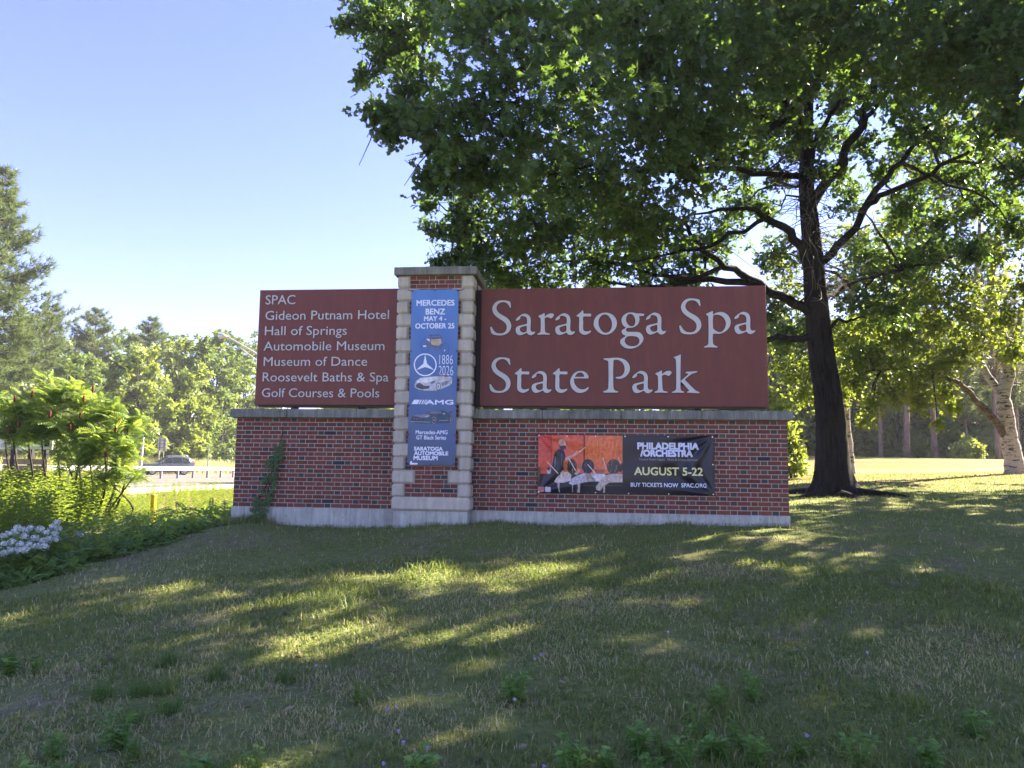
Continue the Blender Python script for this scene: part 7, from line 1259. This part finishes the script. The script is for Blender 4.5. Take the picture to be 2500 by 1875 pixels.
# roadside notice board on black posts behind the sumac
KI = [[-8.11,5.33,-0.03],[-7.69,5.37,-0.02],[-7.35,5.41,-0.02]]
M['black'] = simple('black painted wood', (.012, .012, .013), .6)
M['board_white'] = simple('board white', (.62, .64, .62), .6, 0, .3, .1, 3)
M['tan'] = simple('tan timber', (.30, .23, .14), .8, 0, .2, .25, 6)
kz = hz(KI[1][0], KI[1][1]); t = thing('notice_board', 'white roadside notice board on black posts behind the sumac', 'notice board', (KI[1][0], KI[1][1], kz)); w = _Off(t, Vector(t.location))
for x, y, z in KI: MB().box(x - .05, x + .05, y - .05, y + .05, kz - .3, 1.5, .006).build('post', M['black'], w)
x0, x1, y = KI[0][0] - .35, KI[2][0] + .25, KI[1][1]
MB().box(x0, x1, y - .085, y - .056, .98, 1.48, .004).build('panel', M['board_white'], w)
MB().box(x0 - .08, x1 + .08, y - .16, y + .14, 1.48, 1.54, .01).build('roof_board', M['board_white'], w)
for k in range(5): MB().box(x0 + .1, x1 - .1, y - .075, y - .052, .02 + k * .15, .15 + k * .15, .004).build('plank', M['tan'], w)
for a, b_, c_, d_ in ((.12, .30, 1.10, 1.30), (.42, .60, 1.08, 1.22), (.95, 1.10, 1.2, 1.36), (1.15, 1.28, 1.05, 1.2)): MB().box(x0 + a, x0 + b_, y - .088, y - .084, c_, d_).build('dark_patch', M['black'], w)

# ------------------------------------------------------------------ car with driver
M['car'] = simple('grey car paint', (.12, .13, .155), .28, .35, .5)
M['glass'] = simple('dark car glass', (.012, .018, .02), .25, 0, .25)
M['tyre'] = simple('tyre rubber', (.014, .014, .015), .8)
M['rim'] = simple('alloy rim', (.45, .45, .46), .3, .7)
M['lamp_w'] = simple('headlamp lens', (.72, .74, .76), .15)
M['lamp_r'] = simple('tail lamp red', (.42, .015, .012), .2)
M['plastic'] = simple('black plastic trim', (.02, .02, .022), .6)
def ellip(cx, cz, r_, a0, a1, n): return [(cx + r_ * math.cos(a0 + (a1 - a0) * i / n), cz + r_ * math.sin(a0 + (a1 - a0) * i / n)) for i in range(n + 1)]
CP = [-32.63,54.78,-0.2]
car = thing('parked_suv', 'dark grey sport utility car on the far lane of the road', 'car', (CP[0], CP[1], -.2), math.atan2(.695, .72) + math.pi)
car.name = 'sport_utility_car'
# stations along the length: x, half width low, half width belt, z low, z belt, z top, half width top
ST = [(2.30, .60, .62, .36, .72, .74, .55), (2.22, .80, .80, .30, .86, .88, .70), (1.95, .88, .88, .26, .97, 1.00, .76), (1.20, .90, .91, .26, 1.03, 1.07, .78), (.85, .90, .91, .26, 1.05, 1.10, .78),
      (.05, .90, .91, .26, 1.07, 1.62, .62), (-.30, .90, .91, .26, 1.08, 1.69, .62), (-1.10, .90, .91, .26, 1.10, 1.70, .62), (-1.75, .89, .90, .28, 1.12, 1.64, .60), (-2.15, .86, .87, .34, 1.13, 1.40, .62), (-2.28, .78, .80, .42, 1.02, 1.10, .66)]
V = []; F = []
for (x, wl0, wb, z0, zb, zt, wt) in ST:
    half = [(wl0 * .92, z0), (wl0, z0 + .10), (wb, (z0 + zb) / 2), (wb * .985, zb), (wt + .03, zt - .05), (wt * .8, zt), (0, zt + .012)]
    ring_ = [(x, yy, zz) for yy, zz in half] + [(x, -yy, zz) for yy, zz in half[-2::-1]]
    V += ring_
nr = 13
for i in range(len(ST) - 1):
    for j in range(nr - 1): F.append((i * nr + j, i * nr + j + 1, (i + 1) * nr + j + 1, (i + 1) * nr + j))
    F.append((i * nr + nr - 1, i * nr, (i + 1) * nr, (i + 1) * nr + nr - 1))
F.append(tuple(range(nr))); F.append(tuple(reversed(range((len(ST) - 1) * nr, len(ST) * nr))))
o = obj('body', mesh_py('body', V, F, M['car'], False), car)
for s in (-1, 1):
    for x0, x1, nm in ((.62, -.28, 'front_window'), (-.36, -1.12, 'rear_window'), (-1.2, -1.82, 'quarter_window')):
        yb, yt = .905 * s, .665 * s; zt0, zt1 = (1.50 if x0 > .2 else 1.60), (1.60 if x1 > -1.5 else 1.50)
        xa = x0 if x0 < .2 else x0; tt = x0 if x0 < .2 else .12; te = x1 if x1 > -1.5 else x1 + .14
        V4 = [(xa, yb, 1.10), (x1, yb, 1.12), (te, yt, zt1), (tt, yt + .01 * s, zt0 + .02)]
        V4 = [(a, b_ + .012 * s, c_) for a, b_, c_ in V4]; obj(nm, mesh_py(nm, V4 + [(a, b_ - .03 * s, c_) for a, b_, c_ in V4], [(0, 1, 2, 3), (7, 6, 5, 4), (0, 4, 5, 1), (1, 5, 6, 2), (2, 6, 7, 3), (3, 7, 4, 0)], M['glass']), car)
    for wx in (1.36, -1.31):
        th = np.arange(22) * 2 * math.pi / 22
        mb = MB(); mb.tube([(wx, s * .66, .345), (wx, s * .70, .345), (wx, s * .88, .345), (wx, s * .905, .345)], [.30, .345, .345, .30], 22); ty = mb.build('wheel', M['tyre'], car, False)
        mb = MB(); mb.tube([(wx, s * .895, .345), (wx, s * .918, .345)], .235, 20); rim = mb.build('rim', M['rim'], ty)
        for k in range(5):
            a = k * 2 * math.pi / 5; mb = MB(); mb.tube([(wx + .06 * math.cos(a), s * .925, .345 + .06 * math.sin(a)), (wx + .21 * math.cos(a), s * .925, .345 + .21 * math.sin(a))], .025, 5); mb.build('spoke', M['plastic'], ty)
        a_ = ellip(wx, .345, .42, 0, math.pi, 12); b2 = ellip(wx, .345, .36, 0, math.pi, 12); mb = MB()
        mb.add([(x, s * .915, z) for x, z in a_] + [(x, s * .915, z) for x, z in b2] + [(x, s * .86, z) for x, z in a_] + [(x, s * .86, z) for x, z in b2], [(i, i + 1, 14 + i, 13 + i) for i in range(12)] + [(i, 26 + i, 27 + i, i + 1) for i in range(12)] + [(13 + i, 14 + i, 40 + i, 39 + i) for i in range(12)]); mb.build('wheel_arch', M['plastic'], car)
    MB().box(2.02, 2.20, s * .62 - .16, s * .62 + .16, .74, .88, .03).build('headlight', M['lamp_w'], car)
    MB().box(-2.22, -2.02, s * .76 - .10, s * .76 + .10, .98, 1.16, .02).build('tail_light', M['lamp_r'], car)
    MB().box(.48, .64, s * 1.0 - .09, s * 1.0 + .09, 1.10, 1.24, .03).build('mirror', M['car'], car)
    mb = MB(); mb.tube([(-.05, s * .56, 1.71), (-.2, s * .57, 1.77), (-1.5, s * .57, 1.77), (-1.68, s * .56, 1.69)], .02, 6); mb.build('roof_rail', M['rim'], car)
    MB().box(-1.0, 1.0, s * .895 - .02, s * .895 + .02, .26, .40, .01).build('side_sill', M['plastic'], car)
    for hx in (-.22, -1.05): MB().box(hx - .10, hx + .08, s * .915 - .012, s * .915 + .012, .96, .99, .004).build('door_handle', M['car'], car)
obj('windscreen', mesh_py('windscreen', [(.80, .76, 1.115), (.80, -.76, 1.115), (.08, -.60, 1.635), (.08, .60, 1.635), (.78, .74, 1.08), (.78, -.74, 1.08), (.05, -.58, 1.60), (.05, .58, 1.60)], [(0, 1, 2, 3), (7, 6, 5, 4), (0, 4, 5, 1), (1, 5, 6, 2), (2, 6, 7, 3), (3, 7, 4, 0)], M['glass']), car)
MB().box(2.16, 2.285, -.46, .46, .50, .80, .03).build('grille', M['plastic'], car)
MB().box(2.20, 2.30, -.70, .70, .30, .42, .03).build('front_bumper', M['plastic'], car)
for zz in (.58, .66, .74): MB().box(2.27, 2.292, -.42, .42, zz - .012, zz + .012).build('grille_bar', M['rim'], car)
# driver seen through the open front window
M['skin'] = simple('skin', (.42, .24, .17), .5); M['shirt'] = simple('dark shirt', (.03, .03, .04), .8); M['hair'] = simple('dark hair', (.02, .015, .012), .7)
def skin_figure(name, verts, edges, radii, mat):
    me = bpy.data.meshes.new(name); me.from_pydata(verts, edges, []); me.update(); o = bpy.data.objects.new(name, me); COL.objects.link(o)
    md = o.modifiers.new('skin', 'SKIN'); sk = me.skin_vertices[0].data
    for i, r_ in enumerate(radii): sk[i].radius = (r_, r_); sk[i].use_root = (i == 0)
    o.modifiers.new('sub', 'SUBSURF').levels = 1; me.materials.append(mat); return o
cw = car.matrix_basis
dv = [(-.25, .40, .62), (-.28, .40, .85), (-.30, .40, 1.10), (-.28, .40, 1.22), (-.26, .40, 1.33), (-.24, .40, 1.42), (-.30, .58, 1.10), (-.12, .74, 1.02), (.14, .66, 1.10), (.24, .62, 1.14), (-.30, .22, 1.10), (-.08, .16, .95), (.22, .28, 1.06), (.28, .30, 1.09), (-.05, .44, .62), (.20, .46, .60), (-.05, .34, .62), (.20, .30, .60)]
de = [(0, 1), (1, 2), (2, 3), (3, 4), (4, 5), (2, 6), (6, 7), (7, 8), (8, 9), (2, 10), (10, 11), (11, 12), (12, 13), (0, 14), (14, 15), (0, 16), (16, 17)]
drv = skin_figure('person', dv, de, [.15, .16, .15, .06, .10, .085, .075, .05, .035, .035, .075, .05, .035, .035, .10, .08, .10, .08], M['shirt'])
drv.location = car.location; drv.rotation_euler = car.rotation_euler; tag(drv, 'person in a dark shirt driving the grey car', 'person')
hd = MB()
hd.tube([(-.27, .40, 1.24), (-.25, .40, 1.30), (-.235, .40, 1.37), (-.24, .40, 1.44), (-.25, .40, 1.47)], [.055, .095, .105, .085, .02], 12)
hd.tube([(-.14, .40, 1.36), (-.12, .40, 1.34)], [.02, .012], 6)
hd.build('face', M['skin'], drv, True)
hd = MB(); hd.tube([(-.30, .40, 1.34), (-.28, .40, 1.41), (-.265, .40, 1.47), (-.26, .40, 1.50)], [.10, .115, .10, .02], 12); hd.build('hair', M['hair'], drv, True)

# ------------------------------------------------------------------ foreground weeds and flowers
def weed(label, x, y, h, nst, seed, leafm, leaf=(.05, .10), group=None):
    r = np.random.default_rng(seed); z = hz(x, y); t = thing('weed_plant', label, 'weed', (x, y, z), 0, group); w = _Off(t, Vector(t.location)); lf_ = []; mb_ = MB()
    for k in range(nst):
        a = r.uniform(0, 6.28); e = np.array([x + math.cos(a) * h * r.uniform(.1, .5), y + math.sin(a) * h * r.uniform(.1, .5), z + h * r.uniform(.6, 1.05)]); s = np.array([x + r.normal() * .03, y + r.normal() * .03, z - .02])
        mb_.tube([s, (s + e) / 2 + (0, 0, .02), e], [.004, .003, .002], 5); nl = 12; u_ = r.uniform(.2, 1, nl); P = s + (e - s) * u_[:, None]; b_ = r.uniform(0, 6.28, nl)
        lf_.append(place(P, np.stack([np.cos(b_), np.sin(b_), r.uniform(-.2, .6, nl)], 1), np.tile([0, 0, 1.0], (nl, 1)) + r.normal(size=(nl, 3)) * .3, r.uniform(*leaf, nl), TM['leaf']))
    v, f = cat(lf_); o = obj('foliage', mesh_np('foliage', v, f, leafm), w); o['kind'] = 'stuff'; mb_.build('stems', leafm, w)
LW = 'leafy green weed growing on the front slope of the lawn'
for k, (x, y) in enumerate([[2.84,-7.91],[3.09,-7.74],[3.31,-7.91],[2.98,-8.31],[3.81,-8.2],[4.06,-8.11],[5.82,-7.8],[6.0,-7.6],[6.13,-7.64],[6.24,-7.8],[6.38,-7.67],[6.53,-7.55],[6.59,-7.75],[5.65,-7.94],[6.82,-7.66],[7.1,-7.74],[7.46,-7.63],[6.33,-7.42],[6.04,-7.89],[4.9,-8.04],[4.27,-7.01],[6.75,-6.73],[1.43,-6.46],[1.67,-6.52],[6.51,-6.98],[5.24,-6.9],[3.12,-8.24],[7.91,-7.19]]):
    weed(LW, x, y, (.16, .20, .12, .17)[k % 4], (8, 10, 7)[k % 3], 200 + k, M[('front_leaf', 'front_leaf', 'cover_leaf')[k % 3]], ((.03, .06), (.035, .075), (.025, .05))[k % 3], 'leafy weeds on the lawn slope')
M['tuft'] = leaf_mat('feathery tuft', (.045, .10, .022), (.085, .16, .035), (.25, .36, .05), .35)
for k, (x, y) in enumerate([[2.56,-6.28],[2.7,-6.86],[2.86,-6.84],[2.46,-6.92],[3.11,-6.62],[3.74,-8.12],[3.96,-8.12],[3.1,-7.18],[1.25,-6.28],[3.63,-6.64],[2.97,-7.37]]):
    r = np.random.default_rng(300 + k); n = 150; C = np.stack([x + r.normal(size=n) * .04, y + r.normal(size=n) * .036, np.zeros(n)], 1); C[:, 2] = hgt(C[:, 0], C[:, 1]) - .005
    v, f, _ = blades(C, r.uniform(.06, .16, n), r.uniform(.003, .005, n), r.uniform(.1, .6, n), 310 + k, True, np.zeros(n)); b0 = Vector((x, y, hz(x, y)))
    o = obj('grass_tuft', mesh_np('grass_tuft', v - np.array(b0), f, M['tuft']), None, b0); tag(o, 'feathery bright green tuft standing above the dry turf', 'grass tuft', 'feathery tufts on the lawn slope')
M['lilac'] = leaf_mat('lilac clover', (.42, .32, .50), (.60, .50, .68), (.5, .35, .6), .3)
hm = place(unit(np.random.default_rng(1).normal(size=(26, 3))) * .007 + (0, 0, .07), np.random.default_rng(2).normal(size=(26, 3)), unit(np.random.default_rng(1).normal(size=(26, 3))), np.full(26, .006), FL)
head_me = mesh_np('flower_head', *hm, M['lilac']); v, f = tube([(0, 0, -.01), (.002, 0, .045), (0, 0, .068)], [.0015, .0012, .001], 4); stem_me = mesh_py('stem', v, f, M['cover_leaf'])
for x, y in [[3.77,-6.44],[3.86,-6.48],[4.52,-7.28],[4.57,-7.24],[4.66,-7.55],[4.73,-7.72],[4.88,-7.78],[4.85,-8.09],[4.7,-8.01],[6.35,-5.57],[5.34,-6.32],[5.38,-6.24],[5.27,-7.05],[5.51,-7.97],[6.91,-7.49],[7.77,-5.89]]:
    t = thing('clover_flower', 'small lilac clover flower standing in the turf', 'flower', (x, y, hz(x, y)), random.uniform(0, 6), 'clover flowers in the turf')
    obj('flower_head', head_me, t); obj('stem', stem_me, t)

# ------------------------------------------------------------------ summer haze in the air
hm_ = bpy.data.materials.new('summer haze'); hm_.use_nodes = True; hn = hm_.node_tree; hn.nodes.clear()
pv = hn.nodes.new('ShaderNodeVolumePrincipled'); pv.inputs['Color'].default_value = (.86, .89, .95, 1); pv.inputs['Density'].default_value = .0004; pv.inputs['Anisotropy'].default_value = .2
ho = hn.nodes.new('ShaderNodeOutputMaterial'); hn.links.new(pv.outputs[0], ho.inputs['Volume'])
haze = MB().box(-190, 190, -110, 240, -4, 34).build('haze', hm_); tag(haze, 'thin summer haze filling the air over the park', 'haze', kind='stuff')

# fallen oak leaves in the turf
r = np.random.default_rng(44); n = 420; x, y, D = lawn_pts(n, 3.2, 12, 1.2); n = len(x)
C = np.stack([x, y, hgt(x, y) + r.uniform(.012, .035, n)], 1); A = np.concatenate([r.normal(size=(n, 2)), r.normal(size=(n, 1)) * .2], 1); Nn = np.concatenate([r.normal(size=(n, 2)) * .4, np.ones((n, 1))], 1)
M['dead_leaf'] = leaf_mat('fallen leaf', (.12, .075, .04), (.34, .24, .14), (.3, .2, .08), .2)
v, f = place(C, A, Nn, r.uniform(.04, .09, n), TM['oak']); o = obj('fallen_leaves', mesh_np('fallen_leaves', v, f, M['dead_leaf'])); tag(o, 'brown fallen leaves scattered through the turf', 'leaves', kind='stuff')
